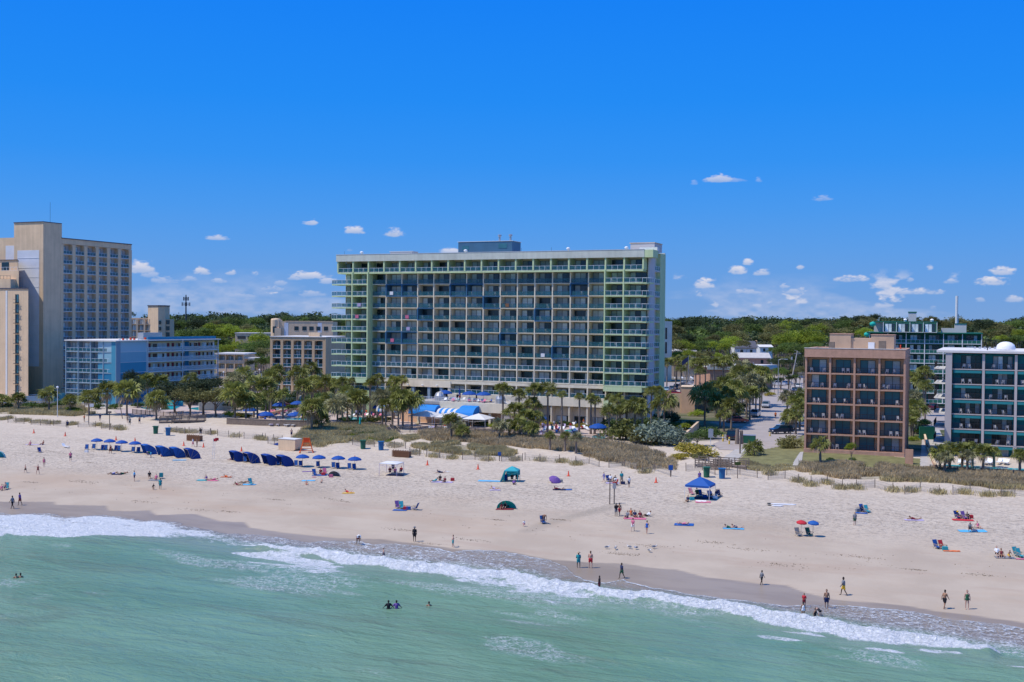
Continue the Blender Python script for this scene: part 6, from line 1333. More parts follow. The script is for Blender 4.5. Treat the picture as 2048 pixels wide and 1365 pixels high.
for k, P in POSES.items():
    V, Fc = [], []
    for a, b, ra, rb in CAP: capsule(V, Fc, P[a], P[b], ra, rb)
    hd = P['hd']; ax = (P['hd']-P['nk']).normalized(); capsule(V, Fc, hd-ax*.03, hd+ax*.055, .078, .088)
    fwd = Vector((0,1,0)); fwd = (fwd-ax*fwd.dot(ax)); fwd = fwd.normalized() if fwd.length > .2 else Vector((0,0,1))
    capsule(V, Fc, hd+fwd*.07, hd+fwd*.095-ax*.02, .02, .016, 6, 2)                     # nose
    sd = ax.cross(fwd)
    for q in (-1, 1): capsule(V, Fc, hd+sd*q*.083, hd+sd*q*.09+ax*.03, .016, .018, 6, 2)      # ears
    for s in 'LR':                                                                            # thumb
        f = (P['fi'+s]-P['ha'+s]).normalized(); t = f.cross(Vector((1,0,0))).normalized() if abs(f.x) < .9 else Vector((0,1,0)); capsule(V, Fc, P['ha'+s]+f*.02, P['ha'+s]+f*.05+t*.045, .014, .01, 6, 2)
    remeshed('body_'+k, V, Fc, .021)
    V, Fc = [], []; e = .018
    capsule(V, Fc, P['pel'], P['che'], .135+e, .155+e); capsule(V, Fc, P['che'], P['nk']-ax*.04, .15+e, .075+e); capsule(V, Fc, P['shL'], P['shR'], .07+e, .07+e)
    for s in 'LR': capsule(V, Fc, P['sh'+s], P['sh'+s].lerp(P['el'+s], .65), .06+e, .058+e)
    remeshed('shirt_'+k, V, Fc, .028)
    V, Fc = [], []; capsule(V, Fc, P['hpL'], P['hpR'], .12+e, .12+e); capsule(V, Fc, P['pel'], P['pel'].lerp(P['che'], .25), .12+e, .12+e)
    for s in 'LR': capsule(V, Fc, P['hp'+s], P['hp'+s].lerp(P['kn'+s], .62), .095+e, .085+e)
    remeshed('shorts_'+k, V, Fc, .028)
    V, Fc = [], []; capsule(V, Fc, P['hpL'], P['hpR'], .105+e, .105+e); capsule(V, Fc, P['pel'], P['che'], .118+e, .142+e)
    remeshed('swimsuit_'+k, V, Fc, .028)
    V, Fc = [], []; capsule(V, Fc, hd-fwd*.02+ax*.03, hd-fwd*.015+ax*.075, .088, .088); capsule(V, Fc, hd-fwd*.05, hd-fwd*.06-ax*.06, .07, .05)
    remeshed('hair_'+k, V, Fc, .028)
    HEADZ[k] = (min(min(P['to'+s].z, P['an'+s].z, P['ha'+s].z if k in ('prone','lie') else 9, P['kn'+s].z) for s in 'LR'), min(P['pel'].z, 0))
dg = bpy.context.evaluated_depsgraph_get(); dg.update(); BM = {}
for key, o in REM:
    me = bpy.data.meshes.new_from_object(o.evaluated_get(dg)); me.name = key; me.materials.clear(); me.materials.append(M['skin_l']); me.shade_smooth(); BM[key] = me
for key, o in REM: bpy.data.objects.remove(o)
ZMIN = {k: min(v.co.z for v in BM['body_'+k].vertices) for k in POSES}
print('bodies', sum(len(m.vertices) for m in BM.values()), time.time()-T0)
hatm = MB().lathe([(.0,.0),(.2,.0),(.21,.015),(.1,.03),(.095,.1),(.06,.12),(0,.125)], 12).mesh('hat', 'cloth_tanc', True)
def person(px, py, k, rz, label, skin='l', top=None, bot=None, suit=None, hair='hair_d', h=1.72, dz=0., hat=None, p=None):
    """feet (or seat) at the pixel; rz: facing, degrees anticlockwise from +y (inland)"""
    if p is None: p = G(px, py)
    s = h/1.72; z0 = ZMIN[k]
    t = thing('person', (p.x, p.y, p.z+dz), R(rz), label, 'person')
    def add(nm, key, m): ob(nm, BM[key+'_'+k], t, (0, 0, -z0*s), 0, m).scale = (s, s, s)
    add('body', 'body', 'skin_'+skin); add('hair', 'hair', hair)
    if top: add('shirt', 'shirt', 'cloth_'+top)
    if bot: add('shorts', 'shorts', 'cloth_'+bot)
    if suit: add('swimsuit', 'swimsuit', 'cloth_'+suit)
    if hat: hd = POSES[k]['hd']; ob('hat', hatm, t, (hd.x*s, hd.y*s, (hd.z-z0+.07)*s), 0, 'cloth_'+hat)
    return t
PP = [ # px, foot y, pose, facing, label, skin, top, bottom, suit, hair, height, hat
 (25,1018,'walk',80,'person in white and grey top and dark shorts walking at the water, far left','d','grey','black',None,'hair_d',1.8),
 (40,1011,'walk2',85,'person in purple top and red shorts walking ahead by the wet sand','d','purple','maroon',None,'hair_d',1.75),
 (88,934,'stand',0,'person in pale pink swimsuit standing above the two playing children, left','l',None,None,'pink','hair_b',1.6),
 (76,949,'arms',180,'person in dark swimsuit with arms out, facing the small boy','l',None,None,'maroon','hair_d',1.6),
 (51,946,'walk',150,'small boy in dark trunks running, left part of the beach','l',None,'black',None,'hair_b',1.35),
 (141,923,'carry',200,'person in pink top and blue jeans carrying a bag, left','l','pink','navy',None,'hair_y',1.7),
 (221,908,'walk2',250,'person in dark red walking between the blue umbrellas','m','maroon','maroon',None,'hair_d',1.65),
 (135,857,'walk',20,'person in dark clothes walking past the dune grass below the blue motel','d','navy','black',None,'hair_d',1.75),
 (168.5,844,'arms',100,'person in orange red leaping at the volleyball post','m','orange','black',None,'hair_d',1.65),
 (200,842.5,'stand2',0,'person in navy shirt standing right of the volleyball post','m','navy','grey',None,'hair_d',1.7),
 (255,846,'stand',60,'person in peach top standing behind another near the beach shower','l','tanc','tanc',None,'hair_b',1.65),
 (259.5,851,'stand2',10,'person in dark grey standing in front of the one in peach','d','grey','black',None,'hair_d',1.75),
 (279,848,'walk2',30,'slim person in dark swimwear walking left of the wooden ramp','m',None,'navy',None,'hair_d',1.6),
 (401,872.5,'walk',10,'person in dark top walking by the dune fence','m','black','grey',None,'hair_d',1.7),
 (386,894,'walk2',80,'person in pink and white walking below the brown crate','l','white','pink',None,'hair_b',1.65),
 (394,894,'stand',80,'tanned bare chested person beside the one in pink','m',None,'tanc',None,'hair_d',1.7),
 (268.7,963,'stand2',280,'boy in light blue shirt and dark blue shorts standing alone','l','sky','navy',None,'hair_b',1.65),
 (320.5,979,'stand',10,'person in long teal shirt standing over the crouching child','m','teal','teal',None,'hair_d',1.6),
 (305,980,'kneel',260,'child in black crouching and digging','m','black','tanc',None,'hair_d',1.2),
 (302,916,'bend',100,'person in green top leaning before the leftmost blue cabana','l','green','sky',None,'hair_b',1.65),
 (583,875,'carry',30,'bare chested person walking up to the dune with bags','l',None,'navy',None,'hair_b',1.75),
 (716,1089,'bend',200,'person in white shirt bending down at the water edge','d','white','maroon',None,'hair_d',1.7),
 (767,1117,'walk',300,'small child wading in the foam','l',None,'navy',None,'hair_b',1.15),
 (829,1083.5,'stand',350,'person in black with a wide hat standing on wet sand','d','black','black',None,'hair_d',1.72,'grey'),
 (906,1095,'arms',90,'skinny child with one arm raised on the damp sand','l',None,'teal',None,'hair_b',1.45),
 (1048,1053,'kneel',180,'toddler in white and pink crouching alone on the sand','l','white','pink',None,'hair_y',1.05),
 (1086.6,1047,'bend',200,'bare chested person leaning over a blue folding chair','m',None,'navy',None,'hair_d',1.75),
 (1157,1136,'stand2',350,'person in teal shirt and hat with binoculars stance at the water','d','teal','teal',None,'hair_d',1.65,'tanc'),
 (1181,1136.5,'stand2',340,'sunburnt person in red shorts standing by the water','l',None,'red',None,'hair_b',1.8),
 (1243.5,1157,'walk',120,'child in dark patterned rash suit stepping into the shallow water','d','navy','green',None,'hair_d',1.6),
 (1198.6,1181.5,'stand',60,'dark skinned child standing at the breaking wave','d',None,'maroon',None,'hair_d',1.45),
 (1523,1170,'walk2',290,'thin child in dark grey walking along the damp sand','d','grey','black',None,'hair_d',1.45),
 (1687,1191,'walk',80,'person in grey vest and yellow shorts walking along the wet sand','d','grey','yellow',None,'hair_d',1.78),
 (1653,1218,'stand',180,'broad bare chested person in dark shorts at the swash','m',None,'navy',None,'hair_d',1.78),
 (1608,1215,'stand2',150,'child in red shirt standing in the swash','m','red','maroon',None,'hair_d',1.3),
 (1606,1238,'stand',10,'person with long dark hair in white bikini bottoms in the shallows','m',None,None,'white','hair_d',1.5),
 (1630,1246,'walk',230,'person in black swimwear nearest the breaking wave','m',None,None,'black','hair_d',1.35),
 (1640,1238,'bend',20,'child bending in the shallows beside the one in black','l',None,None,'black','hair_d',1.3),
 (1889,1218,'walk2',300,'bare chested person in black shorts walking with the one in green','m',None,'black',None,'hair_d',1.75),
 (1934,1219,'stand',170,'person in dark green swimsuit with long hair, far right','l',None,None,'green','hair_b',1.75),
 (1709.5,1051,'stand',10,'person in green shorts and grey top standing, seen from behind','l','grey','green',None,'hair_y',1.62),
 (1207.7,965,'walk',60,'person in pale pink standing left of the picnic group','l','lav','lav',None,'hair_y',1.6),
 (1234.6,971,'bend',100,'person in white and red bending in the picnic group','m','white','red',None,'hair_d',1.6),
 (1243,969,'stand2',200,'tall person in dark teal jersey standing in the picnic group','m','teal','tanc',None,'hair_d',1.95),
 (1258,975,'stand',30,'person with white bag and dark shorts right of the picnic group','m','white','navy',None,'hair_d',1.6),
 (1232,1033,'stand2',20,'person in black top and grey trousers by the signpost','d','black','grey',None,'hair_d',1.7),
 (1239,1032,'walk',20,'tanned person in red shorts next to the one in black','m',None,'red',None,'hair_d',1.7),
 (1265.5,1063,'walk',330,'person in white skirt and pink top walking','l','pink','white',None,'hair_d',1.65),
 (1293.6,1068,'walk2',330,'child in blue and red swimsuit walking','l',None,None,'blue','hair_d',1.6),
 (1399,964,'stand',10,'person in purple dress standing behind the blue canopy','m','purple','purple',None,'hair_b',1.6),
 (1551,838,'walk',180,'person in orange shirt walking on the road','m','orange','black',None,'hair_d',1.75),
 (60,891,'sit',180,'person in pink sitting on the left of the long towel','l',None,None,'pink','hair_b',1.65),
 (85.5,890,'sit',150,'person sitting on the right of the long towel','m',None,None,'maroon','hair_d',1.6),
 (225,949,'lie',120,'sunbather lying on the left towel of the pair','m',None,None,'lav','hair_d',1.65),
 (246,949,'lie',120,'sunbather reclining on the right towel of the pair','m',None,'green',None,'hair_d',1.65),
 (299,957,'chair',200,'person in black in a beach chair facing the sea','m','black','black',None,'hair_d',1.65),
 (312,959.5,'sit',180,'person in bright pink sitting on the sand','l','pink','pink',None,'hair_b',1.55),
 (3,981,'sit',190,'person in pink at the left picture edge with teal towel','l',None,None,'pink','hair_b',1.65),
 (10,980,'chair',200,'person lounging before the teal chair at the left edge','l',None,'navy',None,'hair_b',1.65),
 (413,961,'sit',220,'person sitting on the teal and pink towels','l',None,None,'purple','hair_d',1.6),
 (426,961,'lie',110,'person lying to the right on the pink towel','l',None,None,'pink','hair_d',1.6),
 (487,967,'lie',110,'tanned person reclining beside the pale blue blanket','m',None,'tanc',None,'hair_d',1.7),
 (476,971,'prone',60,'person face down in the tanned pair','m',None,None,'maroon','hair_d',1.65),
 (455,977-22,'prone',80,'person in orange lying flat on the sand','l',None,None,'orange','hair_y',1.6),
 (613,970,'sit',200,'small boy sitting by the blue striped towel','l',None,'orange',None,'hair_b',1.2),
 (643,966,'sit',160,'small child sitting below the dark beach group','l',None,'tanc',None,'hair_y',1.1),
 (641,948,'sit',180,'person in dark red sitting on the blue blanket','m','maroon','navy',None,'hair_d',1.65),
 (697,986,'prone',60,'person in red lying on the lime edged towel','l',None,None,'red','hair_b',1.65),
 (462,920,'lounge',150,'person in pink reclining left of the first open cabana','l',None,None,'pink','hair_b',1.6),
 (505,922,'lounge',190,'person in orange reclining in the second open cabana','l','orange','red',None,'hair_y',1.65),
 (324,913,'lounge',190,'person in the second cabana of the left row with towels','l','white','pink',None,'hair_b',1.65),
 (376,914,'lounge',120,'tanned person stretched before the dark open cabana','m',None,'tanc',None,'hair_d',1.7),
 (385,915,'lounge',190,'person inside the dark open cabana','l','white','pink',None,'hair_d',1.65),
 (780,948,'chair',190,'person in red top under the pale square shade','m','maroon','navy',None,'hair_d',1.65),
 (790,949,'chair',180,'person in pink in the middle under the pale square shade','l','pink','navy',None,'hair_b',1.65),
 (802,947,'chair',170,'person at the right under the pale square shade','m','red','navy',None,'hair_d',1.65),
 (786,945,'stand',180,'person in navy standing under the pale square shade','m','navy','navy',None,'hair_d',1.7),
 (882,946,'prone',90,'person in navy lying face down near the picnic blankets','l','navy','navy',None,'hair_b',1.6),
 (869,964,'lounge',80,'person in teal at the left end of the picnic blankets','m','teal','teal',None,'hair_d',1.6),
 (880,961,'sit',180,'person in dark clothes sitting at the middle of the picnic blankets','m','black','maroon',None,'hair_d',1.6),
 (889,965,'sit',160,'person in maroon sitting at the right of the picnic blankets','m','maroon','black',None,'hair_d',1.6),
 (990,979,'prone',60,'sunbather on a small white towel below the teal tent','l',None,None,'lav','hair_y',1.65),
 (1012,961,'chair',170,'person in blue top at the left inside the teal tent','m','navy','black',None,'hair_b',1.7),
 (1024,962,'chair',180,'person in black at the middle inside the teal tent','m','black','black',None,'hair_d',1.65),
 (1034,962,'chair',170,'person in dark top at the right inside the teal tent','m','black','navy',None,'hair_d',1.65),
 (1028,969,'lounge',180,'person lounging in front of the teal tent','m','purple','navy',None,'hair_d',1.65),
 (1003,1018,'sit',180,'person at the left mouth of the green dome tent','m',None,None,'maroon','hair_d',1.65),
 (1010,1017,'sit',170,'person in the middle of the green dome tent','l',None,None,'black','hair_d',1.65),
 (1016,1015,'sit',160,'person at the right inside the green dome tent','m','grey','black',None,'hair_b',1.65),
 (1117,980,'prone',90,'person in maroon lying on the dark towel','m','maroon','black',None,'hair_d',1.6),
 (1221,964,'chair',180,'person in white cap sitting left in the picnic group','m','white','navy',None,'hair_d',1.65),
 (1229,966,'chair',150,'person in black sitting in the picnic group','m','black','navy',None,'hair_d',1.65),
 (1254,1036,'sit',150,'person in grey at the left of the sitting circle','m','grey','navy',None,'hair_d',1.65),
 (1262,1031,'sit',180,'tanned person at the back of the sitting circle','m',None,None,'orange','hair_b',1.65),
 (1270,1035,'sit',190,'person in navy at the centre of the sitting circle','m','navy','maroon',None,'hair_d',1.65),
 (1281,1036,'sit',200,'person in dark red on the pink mat of the sitting circle','m','maroon','navy',None,'hair_d',1.65),
 (1294,1033,'lounge',100,'person leaning back at the right of the sitting circle','m','white','black',None,'hair_d',1.65),
 (1394,993,'chair',180,'person in olive sitting under the blue canopy','m','green','black',None,'hair_d',1.7),
 (1421,995,'chair',190,'person in white and blue under the right of the canopy','l','lav','navy',None,'hair_b',1.6),
 (1433,995,'chair',160,'person in navy to the right of the blue canopy','l','navy','white',None,'hair_b',1.6),
 (1375,1004,'sit',150,'person in navy sitting in front of the left canopy leg','m','navy','tanc',None,'hair_b',1.6),
 (1366,1050,'lie',60,'sunbather in pink on the blue patterned towel','l',None,None,'pink','hair_b',1.65),
 (1460,1057,'prone',80,'left sunbather of the pair lying on a shared towel','l',None,None,'green','hair_d',1.65),
 (1474,1057,'prone',70,'right sunbather of the pair lying on a shared towel','l',None,None,'navy','hair_b',1.65),
 (1723,1024,'sit',350,'person in navy sitting beside the teal chair','m','navy','navy',None,'hair_d',1.6),
 (1829,1040,'prone',80,'sunbather lying on a lavender towel, right part of the beach','m',None,None,'maroon','hair_b',1.65),
 (1917,1037,'sit',200,'person in yellow hat on the red blanket','m','navy','red',None,'hair_d',1.6,'yellow'),
 (1935,1038,'sit',170,'person in black at the right of the red blanket','m','black','navy',None,'hair_d',1.6),
 (1940,1064,'kneel',160,'person in grey crouching over the light blue blanket','m','grey','black',None,'hair_d',1.5),
 (1956,1057,'sit',190,'person with long hair sitting behind the light blue blanket','l',None,None,'pink','hair_b',1.6),
 (1994,1114,'chair',170,'person in a chair at the left of the trio by the right edge','l','white','black',None,'hair_d',1.65),
 (2003,1114,'sit',170,'tanned person in the middle of the trio by the right edge','m',None,None,'maroon','hair_d',1.65),
 (2017,1117,'kneel',200,'child in lime at the right of the trio by the right edge','m',None,'yellow',None,'hair_d',1.2),
]
for r_ in PP:
    px, py, k, rz, lb, sk, tp, bt, su, hr, h = r_[:11]
    person(px, py, k, rz, lb, sk, tp, bt, su, hr, h, 0., r_[11] if len(r_) > 11 else None)
for px, py, lb, sk, su, sub, k in ((777,1217,'bather in black standing waist deep, left of the two holding hands','d','black',.95,'wade'),(793,1217,'bather in purple and black standing waist deep, right of the pair','d','purple',.95,'wade'),(858,1209,'lone dark haired head of a bather in the green water','m',None,1.42,'wade'),(32,1156,'left one of two bathers up to the shoulders, far left','m',None,1.25,'wade'),(41,1155,'right one of two bathers up to the shoulders, far left','m','navy',1.25,'wade')):
    p = GZ(px, py, .05); person(px, py, k, 10, lb, sk, su if su in ('black','purple') else None, 'black', None, 'hair_d', 1.68, -sub, None, p)

# ================================================================ beach furniture
def umbrella_mesh(r, h, m, flat=.42):
    mb = MB(); n = 8; o = 0; rings = [(0,h),(r*.5,h-r*flat*.28),(r*.85,h-r*flat*.68),(r,h-r*flat)]
    V = [(0,0,h)]; Fc = []
    for i, (rr, z) in enumerate(rings[1:]):
        for k in range(n*2): a = PI*k/n; q = rr*(1 if k % 2 == 0 else .95); V.append((q*math.cos(a), q*math.sin(a), z-(0 if k % 2 == 0 else -.02*r)))
    for k in range(2*n): Fc.append((0, 1+k, 1+(k+1) % (2*n)))
    for i in range(2):
        for k in range(2*n): a = 1+i*2*n+k; b = 1+i*2*n+(k+1) % (2*n); Fc.append((a, a+2*n, b+2*n, b))
    va = 1+4*n
    for k in range(2*n): # valance
        x, y, z = V[va+k]; V.append((x*1.01, y*1.01, z-.12))
    for k in range(2*n): a = va+k; b = va+(k+1) % (2*n); Fc.append((a, b, b+2*n, a+2*n))
    me = bpy.data.meshes.new('canopy'); me.from_pydata(V, [], Fc); me.materials.append(M[m]); return me
def umbrella(p, r, h, m, label, tilt=0, group='blue rental umbrellas', pole='wood_light', name='beach_umbrella', cat='umbrella'):
    t = thing(name, tuple(p), random.uniform(0, .7), label, cat, group); t.rotation_euler.x = tilt
    ob('canopy', umbrella_mesh(r, h, m), t); part('pole', MB().tube([(0,0,-.2),(0,0,h+.1)], .025, 6), pole, t); mb = MB()
    for k in range(8): a = PI*k/4; mb.tube([(0,0,h-.12),(r*.97*math.cos(a), r*.97*math.sin(a), h-r*.42)], .012, 3, False)
    part('ribs', mb, 'metal', t); return t
CH = {}
def chair_meshes(m):
    if m not in CH:
        s = MB().box(-.27,.27,-.25,.3,.20,.24).mesh('seat', m); b = MB(); b.prism_x([(.30,.22),(.62,.95),(.66,.94),(.34,.20)], -.27, .27); b = b.mesh('backrest', m)
        f = MB()
        for x in (-.3, .3): f.bar((x,-.3,.0), (x,.34,.5), .035).bar((x,.5,.0), (x,-.28,.5), .035).bar((x,-.3,.5), (x,.42,.52), .045).bar((x,.28,.2),(x,.66,.97),.035)
        CH[m] = (s, b, f.mesh('frame', 'wood_light'))
    return CH[m]
def beach_chair(p, rz, m, label, group='blue folding beach chairs', rot=None):
    t = thing('beach_chair', tuple(p), R(rz), label, 'beach chair', group); s, b, f = chair_meshes(m)
    ob('seat', s, t); ob('backrest', b, t); ob('frame', f, t); return t
for i, (px, py) in enumerate(((193.8,899.5),(219.4,901),(243.4,903.5),(270,905.5))): umbrella(G(px, py), 1.1, 2.1, 'umb_blue', 'blue beach umbrella, %s in the left row before the cabanas' % ORD[i+1])
for i, (px, py) in enumerate(((605,934),(638,935.5),(676.5,937),(709.3,939))): umbrella(G(px, py), 1.15, 2.1, 'umb_blue', 'blue beach umbrella, %s in the row right of the closed cabanas' % ORD[i+1])
for i, (px, py) in enumerate(((173,900),(187,899),(205,901),(211,901),(232,902),(237,902.5),(266,905),(276.5,905.5))): beach_chair(G(px, py), 12, 'canvas_blue', 'blue striped beach chair, %s from the left in the left umbrella row' % ORD[i+1])
for i, (px, py) in enumerate(((289,905),(295,906),(342,911),(348,911.5),(471,923),(490,925),(515,927),(529,926),(556,931),(566,932))): beach_chair(G(px, py), 12, 'canvas_blue', 'light blue folding chair before the cabanas, %s from the left' % ORD[i+1])
for i, (px, py) in enumerate(((592,933),(601,934),(636,935),(667,937),(675.5,938),(699,939),(708.5,940))): beach_chair(G(px, py), 12, 'canvas_blue', 'blue folding chair under the right umbrella row, %s from left' % ORD[i+1])
def cabana(p, label, open_, m):
    t = thing('cabana', tuple(p), R(-58), label, 'cabana', 'blue clamshell beach cabanas'); w = 1.25; R_ = 1.75; mb = MB(); n = 9
    pts = [(-.75+R_*math.sin(a), max(0, R_*math.cos(a))) for a in [-.35+(PI/2+.35)*i/n for i in range(n+1)]]
    V = []; Fc = []
    for x in (-w, w): V += [(x, y, z) for y, z in pts]
    for i in range(n): Fc.append((i, i+1, n+2+i, n+1+i))
    # side cheeks
    V += [(-w, -.75, 0), (w, -.75, 0)]; a = len(V)-2
    for i in range(n): Fc.append((a, i+1, i)); Fc.append((a+1, n+1+i, n+2+i))
    me = bpy.data.meshes.new('hood'); me.from_pydata(V, [], Fc); me.materials.append(M[m]); ob('hood', me, t)
    fr = MB()
    for k in (0, 3, 6): 
        y, z = pts[k]; fr.bar((-w,-.75,0), (-w,y,z), .05).bar((w,-.75,0), (w,y,z), .05).bar((-w,y,z), (w,y,z), .05)
    part('frame', fr, 'wood_light' if open_ else 'canvas_navy', t)
    part('bench', MB().box(-w+.1, w-.1, -.5, .2, .3, .36), 'canvas_navy', t); return t
for i, (px, py, o) in enumerate(((299.5,908,0),(329,911.5,0),(356.5,914,0),(386,916.5,1))): cabana(G(px, py), 'blue clamshell cabana, %s in the left row%s' % (ORD[i+1], ', ribs showing' if o else ''), o, 'canvas_navy' if o else 'canvas_blue')
for i, (px, py, o) in enumerate(((477,922,0),(505,925,1),(541.7,929,0),(572,931,0))): cabana(G(px, py), 'dark blue clamshell cabana, %s in the row below the lifeguard stand' % ORD[i+1], o, 'canvas_navy')
for px, py, m, rz, lb in ((80,906,'canvas_navy',40,'navy folding chair alone below the long towel, left'),(322,957,'canvas_teal',200,'teal folding chair right of the person in pink'),(13,979,'canvas_teal',20,'teal chair at the left edge by the sea'),(503,970,'canvas_teal',40,'pale blue chair beside the tanned pair'),
    (630,951,'canvas_blue',30,'blue chair left of the grey pop-up dome'),(650,949,'cloth_pink',20,'pink chair left of the grey pop-up dome'),(796,1017,'cloth_purple',20,'purple grey patterned chair in the group above the water'),(804,1018,'canvas_teal',20,'teal chair in the group above the water'),(828,1020,'canvas_blue',250,'blue lounge chair standing apart to the right of the teal chair'),
    (1087,1048,'canvas_blue',20,'royal blue folding chair the bare chested person leans over'),(1384,990,'cloth_pink',20,'crimson chair under the left of the blue canopy'),(1403,993,'canvas_blue',20,'royal blue chair under the blue canopy'),(1422,996,'cloth_lav',20,'pale lavender chair under the right of the blue canopy'),(1440,994,'cloth_navy',20,'navy chair right of the blue canopy'),
    (1598.7,1073,'cloth_grey',20,'grey chair under the small red umbrella'),(1620,1073,'bin_green',20,'dark green chair under the small blue umbrella'),(1736.5,1026,'canvas_teal',20,'turquoise chair beside the person in navy'),(1727,1024,'canvas_blue',20,'blue striped chair between bag and turquoise chair'),
    (1876,1098,'canvas_blue',20,'bright blue chair standing upright at the right'),(1887,1099,'cloth_red',20,'red chair half behind the turquoise cooler'),(1917,1038,'canvas_navy',20,'navy chair at the left of the red blanket'),(1931,1039,'cloth_purple',20,'purple chair at the right of the red blanket'),(2036,1113,'canvas_teal',20,'upright turquoise chair at the right edge'),(2043,1116,'canvas_teal',20,'turquoise chair cut by the right picture edge'),(1218,964,'canvas_navy',20,'dark chair at the left of the picnic group'),(1012,963,'canvas_navy',10,'dark chair inside the teal tent'),(1950,1064,'canvas_blue',70,'light blue low chair tipped on the blanket')):
    beach_chair(G(px, py), rz, m, lb, 'folding chairs of the beach groups')
pl = MB().box(-.3,.3,-.9,.3,.28,.33).prism_x([(.3,.3),(.75,.8),(.79,.78),(.34,.28)], -.3, .3)
for x in (-.28, .28): 
    for y in (-.8, .2): pl.box(x-.02, x+.02, y-.02, y+.02, 0, .28)
t = thing('lounge_chair', tuple(G(131, 896)), R(60), 'single white plastic lounger alone on the left beach', 'lounger'); part('seat', pl, 'plastic_white', t)
# towels and blankets
tow = [(70,890,4.6,.9,'cloth_lav','long pale striped towel under the sitting pair',5),(359,921,3.0,1.1,'cloth_sky','light blue towel before the open cabana',8),(234,949.5,2.2,1.,'cloth_navy','dark towel under the left reclining pair',10),(310,961,2.4,1.5,'cloth_grey','grey blanket under the pink and teal group',0),(405,961,2.2,1.4,'canvas_teal','teal towel of the pair at left centre',0),(426,962,2.,1.,'cloth_pink','pink towel of the pair at left centre',5),
 (452,955,2.2,.8,'cloth_orange','orange towel on empty sand',5),(498,970,2.6,1.5,'cloth_sky','pale blue blanket beside the tanned pair',0),(614,944,1.9,.9,'cloth_purple','purple towel flat below the second right umbrella',15),(617,962,2.6,1.2,'cloth_sky','light blue striped towel by the small boy',12),(628,955,.9,.6,'cloth_pink','small bright pink float',0),(640,951,3.,1.6,'canvas_blue','blue blanket under the person in dark red',0),(697,987,2.2,1.1,'cloth_yellow','lime yellow edged towel under the person in red',10),
 (800,1021,2.4,1.3,'canvas_blue','blue blanket in the group above the water',0),(893,944,1.2,.5,'cloth_white','small white towel by the person lying face down',0),(884,965,4.2,1.5,'cloth_lav','pale patterned picnic blankets',0),(980,963,4.6,1.5,'cloth_sky','long bright blue towel left of the teal tent',0),(990,981,2.,.9,'cloth_lav','small white towel under the lone sunbather',10),(1119,980,2.4,1.4,'cloth_navy','dark navy towel below the purple umbrella',0),(1132,980,2.2,1.3,'canvas_blue','bright blue towel below the purple umbrella',0),
 (1270,1038,3.5,1.6,'cloth_pink','pink mat of the sitting circle',0),(1368,1050,3.0,2.,'canvas_blue','blue patterned towel under the pink sunbather',0),(1467,1058,3.2,1.2,'cloth_sky','light towel shared by two sunbathers',0),(1402,1003,1.8,1.1,'cloth_white','white towel before the blue canopy',5),(1406,1005,2.6,1.2,'cloth_pink','pink towel before the blue canopy',5),(1405,997,4.6,2.4,'cloth_navy','dark mat under the blue canopy',0),
 (1722,1027,2.,1.1,'canvas_blue','blue towel beside the turquoise chair',0),(1828,1041,3.,1.1,'cloth_lav','lavender towel under the right sunbather',5),(1926,1041,3.2,1.6,'cloth_red','red blanket between the navy and purple chairs',0),(1945,1063,4.,1.8,'cloth_sky','light blue blanket of the right group',5),(1903,1103,2.2,.8,'cloth_orange','orange and navy towel beside the turquoise cooler',0),(2010,1116,2.6,1.4,'cloth_grey','dark blanket under the trio at the right edge',0),(2040,1119,1.2,.8,'cloth_pink','magenta bag mat by the turquoise chairs',0),(1010,1019,3.,1.6,'cloth_maroon','dark red blanket at the mouth of the green tent',0),(790,951,3.4,2.,'cloth_navy','dark mat under the pale square shade',0),(1225,967,2.5,1.5,'cloth_lav','pale mat of the standing picnic group',0)]
for px, py, w, d, m, lb, rz in tow:
    w *= .8; d *= .75; p = G(px, py); t = thing('towel', tuple(p+Vector((0,0,.02))), R(rz-10), lb, 'towel'); mb = MB(); rt_ = random.Random(int(px)); nx, ny = 8, 4; V = []; Fc = []
    for j in range(ny+1):
        for i in range(nx+1): x = (i/nx-.5)*w; y = (j/ny-.5)*d; V.append((x+rt_.uniform(-.03,.03), y+rt_.uniform(-.03,.03), rt_.uniform(.0,.035)+hz(p.x+x, p.y+y)-p.z+.01))
    for j in range(ny):
        for i in range(nx): a = j*(nx+1)+i; Fc.append((a, a+1, a+nx+2, a+nx+1))
    mb.v = V; mb.f = Fc; part('cloth', mb, m, t)
# bags and coolers
bg = MB().box(-.3,.3,-.2,.2,0,.38).box(-.27,.27,-.17,.17,.381,.43); bh = MB().tube([(-.22,0,.42),(-.2,0,.56),(.2,0,.56),(.22,0,.42)], .02, 4)
for px, py, m, lb in ((1890,1101,'canvas_teal','turquoise cooler at the right group'),(1716,1024,'cloth_grey','grey bag left of the blue striped chair'),(1121,965,'cloth_grey','grey cooler beside the purple umbrella'),(647,951,'cloth_red','red bag by the pink chair'),(811,1020,'cloth_red','red bag by the teal chair'),(817,1020,'canvas_blue','blue cooler right of the red bag'),(1410,996,'canvas_blue','blue cooler under the canopy'),(1430,998,'cloth_white','white bag right of the canopy'),(1384,1001,'canvas_teal','blue board bag before the canopy'),(1925,1036,'canvas_blue','royal blue bag between the two chairs'),(1941,1037,'cloth_red','red bag by the purple chair'),(905,962,'cloth_red','small red bag off the picnic blankets'),(173,905,'cloth_white','white bag by the first left umbrella'),(222,902,'bin_green','green bag by the second left umbrella'),(662,955,'cloth_pink','pink bag before the grey dome'),(1230,970,'cloth_red','red cooler bag in the picnic group'),(1246,969,'cloth_navy','dark cooler in the picnic group')):
    t = thing('cooler_bag', tuple(G(px, py)), R(px % 40-20), lb, 'cooler', None); part('body', bg, m, t); part('handle', bh, 'frame_dark', t)
